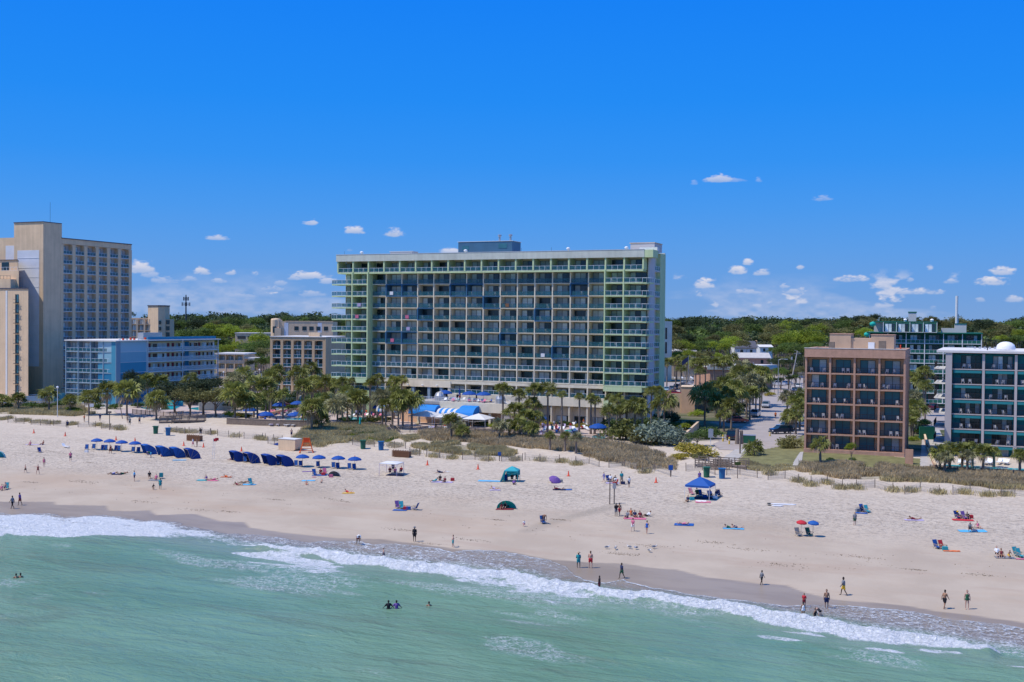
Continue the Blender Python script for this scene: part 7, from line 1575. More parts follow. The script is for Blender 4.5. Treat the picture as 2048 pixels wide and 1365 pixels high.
# canopies and tents
def canopy(p, rz, w, h, m, label, peak=.9, leg='white', skirt=.28):
    t = thing('canopy_tent', tuple(p), R(rz), label, 'canopy'); a = w/2
    V = [(-a,-a,h),(a,-a,h),(a,a,h),(-a,a,h),(-a*.5,-a*.5,h+peak*.55),(a*.5,-a*.5,h+peak*.55),(a*.5,a*.5,h+peak*.55),(-a*.5,a*.5,h+peak*.55),(0,0,h+peak),(-a,-a,h-skirt),(a,-a,h-skirt),(a,a,h-skirt),(-a,a,h-skirt)]
    Fc = [(0,1,5,4),(1,2,6,5),(2,3,7,6),(3,0,4,7),(4,5,8),(5,6,8),(6,7,8),(7,4,8),(0,9,10,1),(1,10,11,2),(2,11,12,3),(3,12,9,0)]
    me = bpy.data.meshes.new('roof'); me.from_pydata(V, [], Fc); me.materials.append(M[m]); ob('roof', me, t)
    for x in (-a, a):
        for y in (-a, a):
            gz = 0; part('leg', MB().tube([(x,y,-.1),(x*.99,y*.99,h)], .035, 5), leg, t)
    fr = MB()
    for s in (-1, 1): fr.bar((-a,s*a,h-.25), (0,s*a,h-.55), .03).bar((0,s*a,h-.55), (a,s*a,h-.25), .03).bar((s*a,-a,h-.25), (s*a,0,h-.55), .03).bar((s*a,0,h-.55), (s*a,a,h-.25), .03)
    part('brace', fr, leg, t); return t
canopy(G(1400,997), -24, 3.5, 2.0, 'tent_blue', 'royal blue pop up canopy on white legs over chairs', 1.05)
canopy(G(783,950), -16, 3.0, 1.95, 'canvas_white', 'pale square beach shade on thin frame, flat topped', .25, 'cloth_lav', .1)
tt = canopy(G(1024,963), -10, 2.1, 1.75, 'canvas_teal', 'teal and white square tent with one side wall', .6, 'canvas_teal', .15)
part('side_wall', MB().quad((-1.05,-1.05,1.7),(-1.05,1.05,1.7),(-1.5,1.1,0),(-1.7,-1.1,0)).quad((-1.05,1.05,1.7),(1.05,1.05,1.7),(1.05,1.05,.9),(-1.05,1.05,.4)), 'canvas_teal', tt)
def dome(p, rz, r, m, label, open_=True):
    t = thing('dome_tent', tuple(p), R(rz), label, 'tent'); V = []; Fc = []; n, k = 14, 7
    for i in range(k+1):
        for j in range(n+1):
            th = PI*j/n; ph = PI/2*i/k*(1.0 if open_ else 1); V.append((r*1.15*math.cos(th), r*math.sin(th)*math.sin(ph+.0)*1.0-.2, r*.95*math.sin(th)*math.cos(ph)))
    for i in range(k):
        for j in range(n): a = i*(n+1)+j; Fc.append((a, a+1, a+n+2, a+n+1))
    me = bpy.data.meshes.new('shell'); me.from_pydata(V, [], Fc); me.materials.append(M[m]); me.shade_smooth(); ob('shell', me, t)
    part('pole', MB().tube([(r*1.16*math.cos(PI*j/n), -.2, r*.96*math.sin(PI*j/n)) for j in range(n+1)], .02, 4), 'white', t); return t
dome(G(1014,1018), -15, 1.2, 'canvas_green', 'emerald green half dome tent open to the sea'); dome(G(669,953), -15, .9, 'cloth_grey', 'small grey pop-up dome below the blue umbrellas')
t = dome(G(-6,916), -10, 1.4, 'canvas_teal', 'teal dome tent cut by the left edge')
umbrella(G(1108,965), .95, .9, 'cloth_purple', 'purple and white patterned umbrella tilted low over its towel', .6, None, 'white'); umbrella(G(1601,1072), .62, 1.9, 'cloth_red', 'small red clamp umbrella over the grey chair', .12, None, 'metal'); umbrella(G(1625,1073), .66, 1.9, 'canvas_blue', 'small blue clamp umbrella over the dark green chair', .12, None, 'metal')
# lifeguard chair and box, flags, kayak rack
g = G(613,905); t = thing('lifeguard_chair', tuple(g), R(10), 'orange wooden lifeguard chair on the sand', 'lifeguard chair')
fr = MB()
for x in (-1, 1): fr.bar((x*1.15,-1.0,0), (x*.5,-.1,2.2), .11).bar((x*1.15,1.1,0), (x*.5,.5,2.6), .11)
part('frame', fr, 'orange', t)
for i in range(5): z = .35+i*.38; q = 1.15-.65*z/2.2; part('rung', MB().box(-q, q, -1.0+.9*z/2.2-.05, -1.0+.9*z/2.2+.05, z, z+.1), 'orange', t)
part('seat', MB().box(-.65,.65,-.3,.5,1.75,1.85), 'orange', t); part('backrest', MB().box(-.6,.6,.45,.55,1.9,2.6), 'orange', t); part('footrest', MB().box(-.7,.7,-.6,-.3,1.3,1.38), 'orange', t); part('base_skid', MB().box(-1.3,-1.1,-1.2,1.3,0,.12).box(1.1,1.3,-1.2,1.3,0,.12), 'orange', t)
g = G(580,900); t = thing('storage_box', tuple(g), R(-26), 'large beige beach storage box left of the orange lifeguard chair', 'storage box'); part('body', MB().prism_y([(-1.9,.25),(-1.75,.0),(1.5,.0),(1.9,.3),(1.9,2.),(-1.9,2.)], -1.0, 1.0), 'tan', t); part('lid', MB().box(-1.95,1.95,-1.05,1.05,2.01,2.12), 'canvas_white', t); part('tow_bar', MB().box(1.9,2.8,-.1,.1,.2,.32), 'wood', t)
g = G(558,900); t = thing('surfboard', tuple(g), R(20), 'dark blue folded umbrella board leaning on the beige box', 'board'); b = part('board', MB().prism([(0,-1.4),(.22,-.9),(.3,0),(.22,.9),(0,1.4),(-.22,.9),(-.3,0),(-.22,-.9)], 0, .08), 'canvas_navy', t); b.rotation_euler = (0, R(-60), R(80)); b.location = (.4, .2, 1.0)
for px, py, hh, lb in ((425,918.5,3.6,'left thin flagpole with red flag by the cabanas'),(428.5,918,3.7,'right thin flagpole with red flag by the cabanas')):
    g = G(px, py); t = thing('flagpole', tuple(g), 0, lb, 'flag'); part('pole', MB().tube([(0,0,-.2),(.15,0,hh)], .03, 5), 'white', t)
    fl_ = MB(); [fl_.quad((.15+i*.12, .04*math.sin(i*1.5), hh-.5), (.15+(i+1)*.12, .04*math.sin((i+1)*1.5), hh-.53), (.15+(i+1)*.12, .04*math.sin((i+1)*1.5), hh-.03), (.15+i*.12, .04*math.sin(i*1.5), hh)) for i in range(5)]; part('flag', fl_, 'cloth_red', t)
# cones
cm = MB().lathe([(.24,.05),(.19,.06),(.06,.85),(.045,.9),(0,.9)], 10).mesh('body', 'cone', True); cb = MB().box(-.3,.3,-.3,.3,0,.05).mesh('base', 'cone'); cs = MB().lathe([(.152,.28),(.127,.42)], 10).mesh('stripe', 'cone')
for i, (px, py, lb) in enumerate(((67.7,866.7,'far left, below the dune tufts'),(130.4,872.6,'below the dark walker'),(232,881,'behind the second and third left umbrellas'),(270,884,'behind the fourth left umbrella'),(367.5,892,'above the last cabana of the left row'),(407,895,'right of the pair by the brown crate'),(482.9,903,'behind the first right cabana'),(709.7,921,'behind the last right umbrella'),(854.8,930.8,'above the person lying face down'),(956,939,'left of the teal tent'),(1137,952.7,'above the purple umbrella'),(1312,965.6,'between picnic group and blue canopy'))):
    t = thing('traffic_cone', tuple(G(px, py)), i, 'tall orange traffic cone '+lb, 'traffic cone', 'orange cones along the upper beach'); t.scale = (.9, .9, .95); ob('body', cm, t); ob('base', cb, t); ob('stripe', cs, t)
# bins
bnm = MB().lathe([(0,0),(.36,0),(.42,1.15),(.0,1.15)], 12); lid = MB().box(-.45,.45,-.45,.45,1.16,1.24); hnd = MB().box(-.4,.4,.42,.5,.95,1.0)
for px, py, c_, lb in ((311.3,868,'bin_green','left of the blue bin near the wooden ramp'),(336,871.5,'bin_blue','near the wooden ramp'),(726,898,'bin_green','below the leafy dune in the middle'),(762,900.5,'bin_blue','left of the brown crate in the middle'),(1413,954.8,'bin_green','behind the blue canopy, below the walkway'),(1444,957.6,'bin_blue','right of the green bin below the walkway')):
    col = 'green' if 'green' in c_ else 'blue'; t = thing('rubbish_bin', tuple(G(px, py)), 0, '%s rubbish bin %s' % (col, lb), 'bin', 'rubbish bins on the beach'); t.scale = (1.25, 1.25, 1.3); part('body', bnm, c_, t, smooth=False); part('lid', lid, c_, t); part('handle', hnd, 'metal_dark', t)
# brown crates of rolled fence
for px, py, w, lb in ((804,914,3.4,'brown slatted crate of rolled fencing in the middle'),(390,882,3.2,'brown slatted crate behind the left cabanas')):
    t = thing('slatted_crate', tuple(G(px, py)), R(-26), lb, 'crate'); part('body', MB().box(-w/2+.1,w/2-.1,-.5,.5,.1,1.0), 'wood_rust', t)
    for i in range(22): part('slat', MB().box(-.045,.045,-.03,.03,0,1.1+.1*(i % 3)), 'wood_rust', t, (-w/2+i*w/21, -.55, 0))
    for i in range(18): part('slat', MB().box(-.05,.05,-.5,.5,0,.05), 'wood_light', t, (-w/2+.15+i*(w-.3)/17, 0, 1.02))
# posts, signs, shower
def post(px, py, h, lb, sign=None, tilt=0, r=.09, nm='signpost', cat='post', m='wood'):
    t = thing(nm, tuple(G(px, py)), 0, lb, cat); t.rotation_euler.y = tilt; part('post', MB().tube([(0,0,-.3),(0,0,h)], r, 6), m, t)
    if sign: part('sign', MB().box(-sign[0]/2, sign[0]/2, -.13, -.09, h-sign[1]-.05, h-.05), sign[2], t)
    return t
post(1219.4,1009,3.0,'plain timber post left of the small signpost'); post(1228.3,1008,2.9,'timber signpost with a small grey sign beside the plain post',(.5,.75,'metal')); post(1341,954,1.9,'low post with a blue information sign on the beach',(.7,.8,'canvas_blue')); post(998.8,922.5,1.6,'low post with a blue sign at the dune fence, centre',(.55,.6,'canvas_blue'))
t = post(177.4,849.5,4.8,'tall volleyball post with crossbar and board, left beach',None,0,.1); part('crossbar', MB().box(-2.2,1.1,-.05,.05,4.6,4.7), 'wood_light', t); part('board', MB().box(.2,1.1,-.06,.0,3.9,4.59), 'canvas_white', t)
t = post(219,860.5,4.0,'beach shower post with box head',None,0,.09); part('head', MB().box(-.35,.35,-.2,.2,3.6,4.0), 'wood', t)
post(245,838,3.8,'leaning timber post beside the shaggy palm',None,-.18,.09); post(1475,957,2.6,'thin post with a leafy top right of the blue bin',(.9,.5,'leaf_bush'),0,.07); post(1480,908,3.2,'short timber post on the turf by the walkway',None,0,.14); post(1421,897,3.6,'white framed notice board by the turning circle',(.9,1.6,'metal'),0,.05,'notice_board','sign','white')
# gulls
gm = MB().lathe([(0,-.22),(.06,-.15),(.085,0),(.06,.14),(.03,.2),(0,.24)], 8)
for i, (px, py) in enumerate(((1214,1098.5),(1231,1100),(1258.6,1098),(1272,1099.5),(1299,1105),(1308.5,1097.5))):
    t = thing('gull', tuple(G(px, py)), i*1.3, 'white gull standing on the damp sand, %s from the left' % ORD[i+1], 'gull', 'gulls on the damp sand'); b = part('body', gm, 'cloth_white', t, (0,0,.24), smooth=True); b.rotation_euler = (0, R(75), 0); b.scale = (1.3,1.3,1.3)
    part('head', MB().lathe([(0,-.05),(.045,-.02),(.045,.03),(0,.06)], 8), 'cloth_white', t, (.28,0,.4), smooth=True); part('wing', MB().prism_y([(-.3,.24),(.12,.2),(.14,.34),(-.1,.36)], -.11, .11), 'cloth_grey', t)
    for y in (-.04, .04): part('leg', MB().tube([(0,y,0),(0,y,.18)], .01, 4), 'yellow', t)
# white boards lying on sand
for i, (px, py, w, lb) in enumerate(((1567,1010,3.4,'long white board lying flat on the sand'),(1555,1013,1.6,'short white board lying below the long one'))):
    t = thing('board', tuple(G(px, py)+Vector((0,0,.03))), R(-8), lb, 'board'); part('board', MB().prism([(-w/2,0),(-w/2+.4,-.3),(w/2-.4,-.3),(w/2,0),(w/2-.4,.3),(-w/2+.4,.3)], 0, .08), 'plastic_white', t)
for i, (px, py, lb) in enumerate(((1538,1008,'black sandal pair left of the white boards'),(1539,1011.5,'lower black sandal pair left of the white boards'))):
    t = thing('sandals', tuple(G(px, py)), .2, lb, 'sandals'); 
    for q in (-.15, .15): part('sandal', MB().box(-.2,.2,q-.09,q+.09,0,.1), 'frame_dark', t)

# sand fences: leaning slats on wire between posts
def fence(pts, label, h=1.1, seed=0):
    P = [G(x, y) for x, y in pts]; t = thing('sand_fence', tuple(P[0]), 0, label, 'fence', 'slatted sand fences at the foot of the dunes'); o = P[0]; rf = random.Random(seed+int(pts[0][0])); mb = MB(); pm = MB()
    for i in range(len(P)-1):
        d = P[i+1]-P[i]; L_ = math.hypot(d.x, d.y); n = max(2, int(L_/.14)); dx, dy = d.x/L_, d.y/L_; px_, py_ = -dy, dx
        for k in range(n):
            q = P[i]+d*(k/n); z = hz(q.x, q.y); sag = .12*math.sin(PI*((k/n*L_) % 3)/3); a = rf.uniform(-.03,.03); hh = h*rf.uniform(.88,1.04)-sag; x, y, z = q.x-o.x, q.y-o.y, z-o.z
            w = .022; mb.quad((x-dx*w,y-dy*w,z-.1),(x+dx*w,y+dy*w,z-.1),(x+dx*(w+a),y+dy*(w+a),z+hh),(x+dx*(a-w),y+dy*(a-w),z+hh))
        for zz in (.25, .6, .95): pm.tube([(P[i].x-o.x, P[i].y-o.y, P[i].z-o.z+zz*h), (P[i+1].x-o.x, P[i+1].y-o.y, P[i+1].z-o.z+zz*h)], .012, 3, False)
    s = part('slats', mb, 'slat', t); s['kind'] = 'stuff'; part('wire', pm, 'metal_dark', t)
    L_ = 0; 
    for i in range(len(P)-1):
        d = P[i+1]-P[i]; n = max(1, round(d.length/3.2))
        for k in range(n+1 if i == len(P)-2 else n): q = P[i]+d*(k/n); part('post', MB().tube([(0,0,-.3),(rf.uniform(-.05,.05),0,h*1.25)], .06, 5), 'wood', t, (q.x-o.x, q.y-o.y, hz(q.x,q.y)-o.z))
FN = [[(16,846),(48,848)],[(62,850),(100,852)],[(107,852),(132,854)],[(156,855),(191,855)],[(203,858),(240,861)],[(338,863),(370,868)],[(378,867),(421,870)],[(404,868),(422,871)],[(435,872),(479,877)],[(488,878),(525,880)],[(531,881),(564,885)],[(536,888),(562,893)],[(705,890),(748.6,894)],[(767,893),(811,898)],[(820,910),(839,912)],[(853,914),(905,918)],[(924.6,920),(950,920),(977,924)],[(1003,923),(1045,923)],[(1050,921),(1080,924),(1119,926)],[(1151,929),(1178,928),(1198,934)],[(1218,936),(1250,934),(1273,940)],[(1284,948),(1310,942),(1342,952)],[(1372,943),(1405,941),(1430,950)],[(1453,951),(1480,950),(1514.6,956)],[(1536,960),(1570,958),(1597,966)],[(1621.6,970),(1655,968),(1685,978)],[(1713,978),(1750,976),(1786,985)],[(1809.7,989),(1840,982),(1878.6,989)],[(1906,990),(1940,985),(1978,991)],[(2002,994),(2030,991),(2080,997)]]
FW = ['at the far left below the tower','below the left hotel dune','left of the dark walker','below the volleyball post','around the shower post','right of the wooden ramp','behind the left brown crate','half behind the fence by the left crate','above the red flags','behind the first right cabana','left of the beige box','low by the beige box','behind the green bin in the middle','right of the middle blue bin','right of the middle brown crate','above the pale square shade','centre, left of the blue sign post','above the teal tent','above the purple umbrella','behind the gap left of the picnic group','directly behind the picnic group','curving to the blue information sign','behind the green bin at the walkway','right of the leafy post','below the lawn steps','first below the brown block','second below the brown block','third, below the gap between blocks','below the teal block','last, cut by the right edge']
for f_, w_ in zip(FN, FW): fence(f_, 'weathered slatted sand fence '+w_)
# ================================================================ balcony chairs, tables
bs = MB().box(-.24,.24,-.24,.22,.40,.44).mesh('seat', 'plastic_white'); bb = MB().prism_x([(.2,.42),(.3,.88),(.34,.87),(.24,.40)], -.24, .24).prism_x([(-.2,.62),(.24,.64),(.24,.67),(-.2,.65)], -.27, -.23).prism_x([(-.2,.62),(.24,.64),(.24,.67),(-.2,.65)], .23, .27).mesh('backrest', 'plastic_white'); bl = MB().box(-.025,.025,-.025,.025,0,.41).mesh('leg', 'plastic_white')
mbc = MB().box(-.24,.24,-.24,.22,.40,.46).prism_x([(.2,.42),(.3,.9),(.36,.88),(.26,.40)], -.25, .25)
for x in (-.22, .22):
    for y in (-.22, .2): mbc.box(x-.03, x+.03, y-.03, y+.03, 0, .4)
ONE = mbc.mesh('balcony_chair', 'plastic_white')
def bworld(B, x, y, z): return B.matrix_basis @ Vector((x, y, z))
rc = random.Random(5); cnt_ = 0
spots = []
for (B_, x, y, z, fl_, bay, w_) in HOTEL_CHAIRS:
    spots.append((B_, x, y, z, fl_, bay, w_))
rc.shuffle(spots)
for (B_, x, y, z, fl_, bay, w_) in spots[:188]:
    yy = y+.55; q = .25+rc.uniform(0, .35); n_ = 1
    for k, sd in ((0, 'left'),) if cnt_ > 195 else ((0, 'left'), (1, 'right')) if rc.random() < .2 else ((0, rc.choice(('left','right'))),):
        xx = x+(.28 if sd == 'left' else .62)*(w_-.5)+rc.uniform(0,.3); p = bworld(B_, xx, yy+rc.uniform(-.1,.25), z)
        o = ob('balcony_chair', ONE, None, tuple(p), B_.rotation_euler.z+R(180)+rc.uniform(-.7,.7)*1.0+PI*0, label='white chair %s side of balcony on floor %s, bay %s from left, lime hotel' % (sd, ORD[fl_], ORD[bay]), cat='chair', group='white chairs on the lime hotel balconies'); cnt_ += 1
tbl = MB().box(-.3,.3,-.3,.3,.62,.66).box(-.03,.03,-.03,.03,0,.62).mesh('balcony_table', 'white')
def parts_chair(p, rz, label, group):
    t = thing('balcony_chair', tuple(p), rz, label, 'chair', group); ob('seat', bs, t); ob('backrest', bb, t)
    for x in (-.21, .21):
        for y in (-.21, .19): ob('leg', bl, t, (x, y, 0))
B_, w_, f_ = BB
lay = [[(.18,.78),(.55,.78),(.1,.75),(.25,.62)],[(.22,.7),(.12,.8),(.15,.42),(.08,.3)],[(.35,.58),(.15,.68),(.15,.8),(.8,)],[(.35,.8),(.3,.5),(),(.15,.85)],[(.15,.62),(.12,),(.2,.42),(.5,.8)],[(),(.12,.3),(),(.1,)]]
for r in range(6):
    for c in range(4):
        for k, q in enumerate(lay[r][c]): parts_chair(bworld(B_, c*w_+.3+q*(w_-.7), .75, f_[5-r]), B_.rotation_euler.z+PI+rc.uniform(-.8,.8), 'white chair %s, %s storey, bay %s, brown brick block' % ('on the left' if k == 0 else 'on the right', ORD[6-r], ORD[c+1]), 'white chairs on the brick block balconies')
B_, w_, f_ = TB
for r in range(1, 7):
    for c in range(3):
        for k, q in enumerate(sorted((rc.uniform(.15,.5), rc.uniform(.55,.9)))): parts_chair(bworld(B_, .9+c*w_+.4+q*(w_-.9), .7, f_[r]), B_.rotation_euler.z+PI+rc.uniform(-.8,.8), 'white chair %s, %s storey, bay %s, teal block' % ('on the left' if k == 0 else 'on the right', ORD[r+1], ORD[c+1]), 'white chairs on the teal block balconies')

# ================================================================ vehicles
wh = MB(); wh.lathe([(0,-.12),(.33,-.12),(.35,-.08),(.35,.08),(.33,.12),(0,.12)], 14); WH = wh.mesh('tyre', 'frame_dark', True); RM = MB().lathe([(0,.125),(.2,.125),(.22,.121)], 12).mesh('rim', 'metal')
HL = MB().box(-.04,.02,-.16,.16,-.07,.07).mesh('headlight', 'plastic_white'); TL = MB().box(-.02,.04,-.12,.12,-.1,.1).mesh('tail_light', 'red_door')
PROF = dict(sedan=(4.6,1.8,[(-2.3,.35),(2.3,.3),(2.32,.62),(2.1,.82),(1.1,.95),(-1.6,1.0),(-2.25,.95),(-2.32,.6)],[(1.15,.95),(.4,1.38),(-.85,1.42),(-1.75,.99)],.12),
 suv=(4.8,1.95,[(-2.4,.4),(2.4,.4),(2.42,.8),(2.25,1.05),(1.25,1.15),(-2.3,1.2),(-2.42,.8)],[(1.3,1.14),(.65,1.68),(-2.0,1.72),(-2.3,1.18)],.12),
 pickup=(5.8,2.0,[(-2.9,.5),(2.9,.45),(2.92,.9),(2.75,1.12),(1.3,1.2),(-.9,1.2),(-.9,1.25),(-2.85,1.25),(-2.92,.8)],[(1.35,1.19),(.75,1.78),(-.6,1.8),(-.95,1.2)],.14),
 jeep=(4.2,1.9,[(-2.,.5),(2.,.5),(2.02,1.0),(1.9,1.2),(.9,1.25),(-1.95,1.25),(-2.02,.8)],[(.8,1.24),(.6,1.85),(-1.85,1.87),(-1.95,1.24)],.05))
CARM = {}
def carpaint(k, c):
    return mat('paint_'+k, c, .25, spec=.6, var=.03, coat=.6)
def car(px, py, kind, col, rz, label):
    L_, w, body, cab, tp = PROF[kind]; p = G(px, py); t = thing('parked_car', tuple(p+Vector((0,0,.05))), R(rz), label, 'car', 'cars parked around the hotels'); key = (kind,)
    if key not in CARM:
        h = w/2; b = MB().prism_y(body, -h+.06, h-.06)
        b.prism_y([(x*.985, z if 0 else max(min(z, 9), .45)*1.0-.02) for x, z in body], -h, h)
        # greenhouse narrows upward
        zc = max(z for x, z in cab); g = MB(); V = []; n = len(cab)
        for sgn in (-1, 1): V += [(x, sgn*(h-.1-(z-1.0)*tp*1.6), z) for x, z in cab]
        g.v = V; g.f = [tuple(range(n)), tuple(range(2*n-1, n-1, -1))]+[(i, (i+1) % n, n+(i+1) % n, n+i)[::-1] for i in range(n)]
        rf = MB(); xs = sorted([x for x, z in cab if z > zc-.1]); yy = h-.1-(zc-1.0)*tp*1.6+.02; rf.box(xs[0]-.05, xs[-1]+.08, -yy, yy, zc-.03, zc+.04)
        for s_ in (-1, 1):
            for i in (0, 1, 2): a, b_ = cab[i], cab[(i+1)]; rf.bar((a[0], s_*(h-.09-(a[1]-1)*tp*1.6), a[1]), (b_[0], s_*(h-.09-(b_[1]-1)*tp*1.6), b_[1]), .07)
        CARM[key] = (b.mesh('body', 'white'), g.mesh('windows', 'glass'), rf.mesh('roof', 'white'), MB().box(-.1,.12,-h+.1,h-.1,.32,.5).mesh('bumper', 'metal_dark'))
    b, g, rf, bu = CARM[key]; ob('body', b, t, m=col); ob('windows', g, t); ob('roof', rf, t, m=col); ob('bumper', bu, t, (L_/2, 0, 0)); ob('bumper', bu, t, (-L_/2, 0, 0))
    for x in (L_*.31, -L_*.31):
        for s_ in (-1, 1): o = ob('wheel', WH, t, (x, s_*(w/2-.13), .35)); o.rotation_euler = (R(-90*s_), 0, 0); ob('rim', RM, o)
    for s_ in (-1, 1): ob('headlight', HL, t, (L_/2+.01, s_*(w/2-.3), .72)); ob('tail_light', TL, t, (-L_/2-.01, s_*(w/2-.25), .85))
W_, Sv, Rd, Bl, Nv, Bk, Lb, Mr = [carpaint(*a) for a in (('white',(.7,.7,.7)),('silver',(.38,.39,.4)),('red',(.45,.02,.03)),('blue',(.03,.12,.3)),('navy',(.01,.025,.07)),('black',(.012,.012,.014)),('lightblue',(.25,.4,.5)),('maroon',(.12,.01,.02)))]
for a in ((1554,772,'pickup',W_,-8,'white pickup at the road junction, seen side on'),(1597,777,'suv',W_,250,'white SUV coming down the road behind the dark blue sedan'),(1589,784,'sedan',Nv,250,'dark blue sedan leading down the road'),(1532,816,'suv',Sv,252,'silver SUV parked further up the left kerb'),(1510,834,'pickup',Sv,248,'silver pickup parked behind the red car'),(1475,846,'sedan',Rd,10,'red sports car with pointed nose half under the palms'),
 (1464,880,'jeep',Bk,75,'black soft-top jeep beside the yellow bollards'),(1562,868,'suv',Nv,200,'dark blue SUV under the palms left of the brick block'),(1574,860,'suv',Sv,200,'silver SUV just behind the dark blue one'),(1600,846,'sedan',Lb,200,'light blue car hidden by the palm trunks'),(1604,852,'sedan',W_,200,'white car behind the palm trunks'),
 (1334,783,'sedan',Lb,250,'pale blue car on the garage deck beside the lime wall'),(1344,781,'sedan',Nv,250,'dark blue car in the garage row'),(1353,779,'suv',Bk,250,'black SUV in the garage row'),(1364,777,'suv',Nv,250,'navy SUV at the right of the garage row'),(1347,790,'sedan',Rd,5,'red car in front of the garage row'),(1370,771,'sedan',W_,5,'white car at the back right of the garage row'),(1390,768,'sedan',Sv,5,'silver car under the palm row'),
 (445,769,'suv',Mr,200,'dark red SUV beside the right end of the blue motel'),(452,764,'suv',Bk,200,'black SUV behind the dark red one'),(482,757,'sedan',Rd,10,'bright red car before the low arcade motel'),(513,756,'suv',Sv,10,'silver SUV right of the bright red car'),(522,752,'suv',W_,10,'white SUV behind the silver one'),(652,796,'pickup',W_,4,'white pickup parked before the arcaded block'),(632,794,'suv',Sv,4,'silver SUV left of the white pickup'),(566,815,'sedan',Mr,0,'dark maroon car above the blue pool umbrellas'),(575,780,'suv',Nv,0,'navy SUV under the arcaded block'),(590,782,'sedan',Bk,0,'black car under the arcaded block'),
 (75,803,'suv',W_,0,'white car behind the blue fence below the tower'),(1850,795,'sedan',Lb,10,'light blue car between the two blocks'),(1858,802,'sedan',W_,10,'white car between the two blocks'),(1862,812,'suv',Bl,80,'blue SUV beside the teal block side'),(1866,820,'suv',Mr,80,'maroon SUV nearest the path gate'),(1846,786,'suv',Bk,10,'black SUV furthest back between the two blocks'),(1572,770,'sedan',W_,200,'white car far up the road beside the trees')):
    car(*a)

# ================================================================ hotel grounds
def umb2(px, py, r, h, lb, m='umb_blue', base=None):
    umbrella(base if base is not None else G(px, py), r, h, m, lb, 0, 'blue umbrellas around the hotel pools', 'wood_light')
for px, py, r, lb in ((500,837,1.7,'dark blue pool umbrella left, above the gold shrub'),(531,846,1.9,'bright blue pool umbrella left of the left pool'),(558,826,1.7,'blue umbrella behind the left pool loungers'),(595,822,1.8,'blue umbrella right of the dark ball shrub'),(590,847,1.7,'blue umbrella at the edge of the left pool'),(660,824,1.2,'small blue umbrella behind the palms at the left pool'),(749,831,1.6,'blue umbrella left of the palm clump by the pink loungers'),(1080,855,1.6,'blue umbrella left of the right pool crowd'),(1155,846,1.6,'blue umbrella with table before the ground floor windows'),(1196,872,1.9,'blue umbrella in the small round pool at the right')):
    umb2(px, py, r, 2.5, lb)
t_, Xf, zd = TR
for px, lb in ((919,'left blue umbrella on the sun terrace'),(948,'right blue umbrella on the sun terrace'),(870,'blue umbrella at the back left of the sun terrace')): umb2(0, 0, 1.7, 2.3, lb, base=t_.matrix_basis @ Vector((Xf(px), 4.5, zd)))
p_ = t_.matrix_basis @ Vector((Xf(895), 5.5, zd)); t = thing('folded_umbrella', tuple(p_), 0, 'closed blue umbrella standing before the lobby column', 'umbrella'); part('canopy', MB().lathe([(0,2.8),(.12,2.6),(.28,1.2),(.2,1.0),(.05,.95)], 8), 'canvas_navy', t); part('pole', MB().tube([(0,0,0),(0,0,2.9)], .03, 5), 'wood', t)
t = thing('folded_umbrella', tuple(G(720,858)), 0, 'closed pale green umbrella below the left pool hedge', 'umbrella'); part('canopy', MB().lathe([(0,2.6),(.12,2.4),(.25,1.0),(.05,.9)], 8), 'canvas_green', t); part('pole', MB().tube([(0,0,0),(0,0,2.6)], .03, 5), 'wood', t)
canopy(G(852,856), -22, 5.6, 2.7, 'canvas_white', 'white square canopy, left of three below the awnings', 1.0, 'white', .12); canopy(G(903,858), -22, 5.4, 2.6, 'canvas_white', 'white square canopy, middle of three below the awnings', 1.0, 'white', .12); canopy(G(957,862), -22, 5.2, 2.6, 'canvas_white', 'white square canopy, right of three below the awnings', 1.0, 'white', .12)
# pools: sunk basin edge and water
def pool(pts, lb):
    P = [G(x, y) for x, y in pts]; A = sum(P[i].x*P[(i+1)%len(P)].y-P[(i+1)%len(P)].x*P[i].y for i in range(len(P)))
    if A < 0: P.reverse()
    c = sum(P, Vector())/len(P); t = thing('swimming_pool', (c.x, c.y, c.z), 0, lb, 'pool'); Q = [(p.x-c.x, p.y-c.y) for p in P]
    part('rim', MB().prism([(x*1.06, y*1.06) for x, y in Q], -.1, .07), 'concrete', t); part('water', MB().prism(Q, -.1, .11), 'pool', t)
pool([(548,846),(575,839),(615,837),(640,842),(638,850),(600,852),(560,850)], 'large turquoise pool on the left deck'); pool([(675,838),(700,834),(735,838),(725,842),(690,842)], 'narrow turquoise pool behind the middle palms')
pool([(1128,862),(1145,859),(1158,862),(1150,866),(1134,866)], 'small pale green pool by the right crowd'); pool([(1184,874),(1198,869),(1212,872),(1208,880),(1190,880)], 'small blue round pool at the right end of the deck'); pool([(1135,878),(1160,873),(1180,876),(1165,880)], 'low teal pool strip by the deck rail')
pool([(282,817),(310,812),(360,814),(350,820),(300,821)], 'teal pool before the blue motel, half hidden by palms'); pool([(490,806),(530,800),(560,802),(540,808),(500,810)], 'blue pool behind the palm grove'); pool([(1890,928),(1960,932),(2060,940),(2050,944),(1960,940),(1890,934)], 'turquoise pool at the foot of the teal block')
pool([(375,818),(400,815),(420,818),(400,822)], 'pale pool before the beach pines')
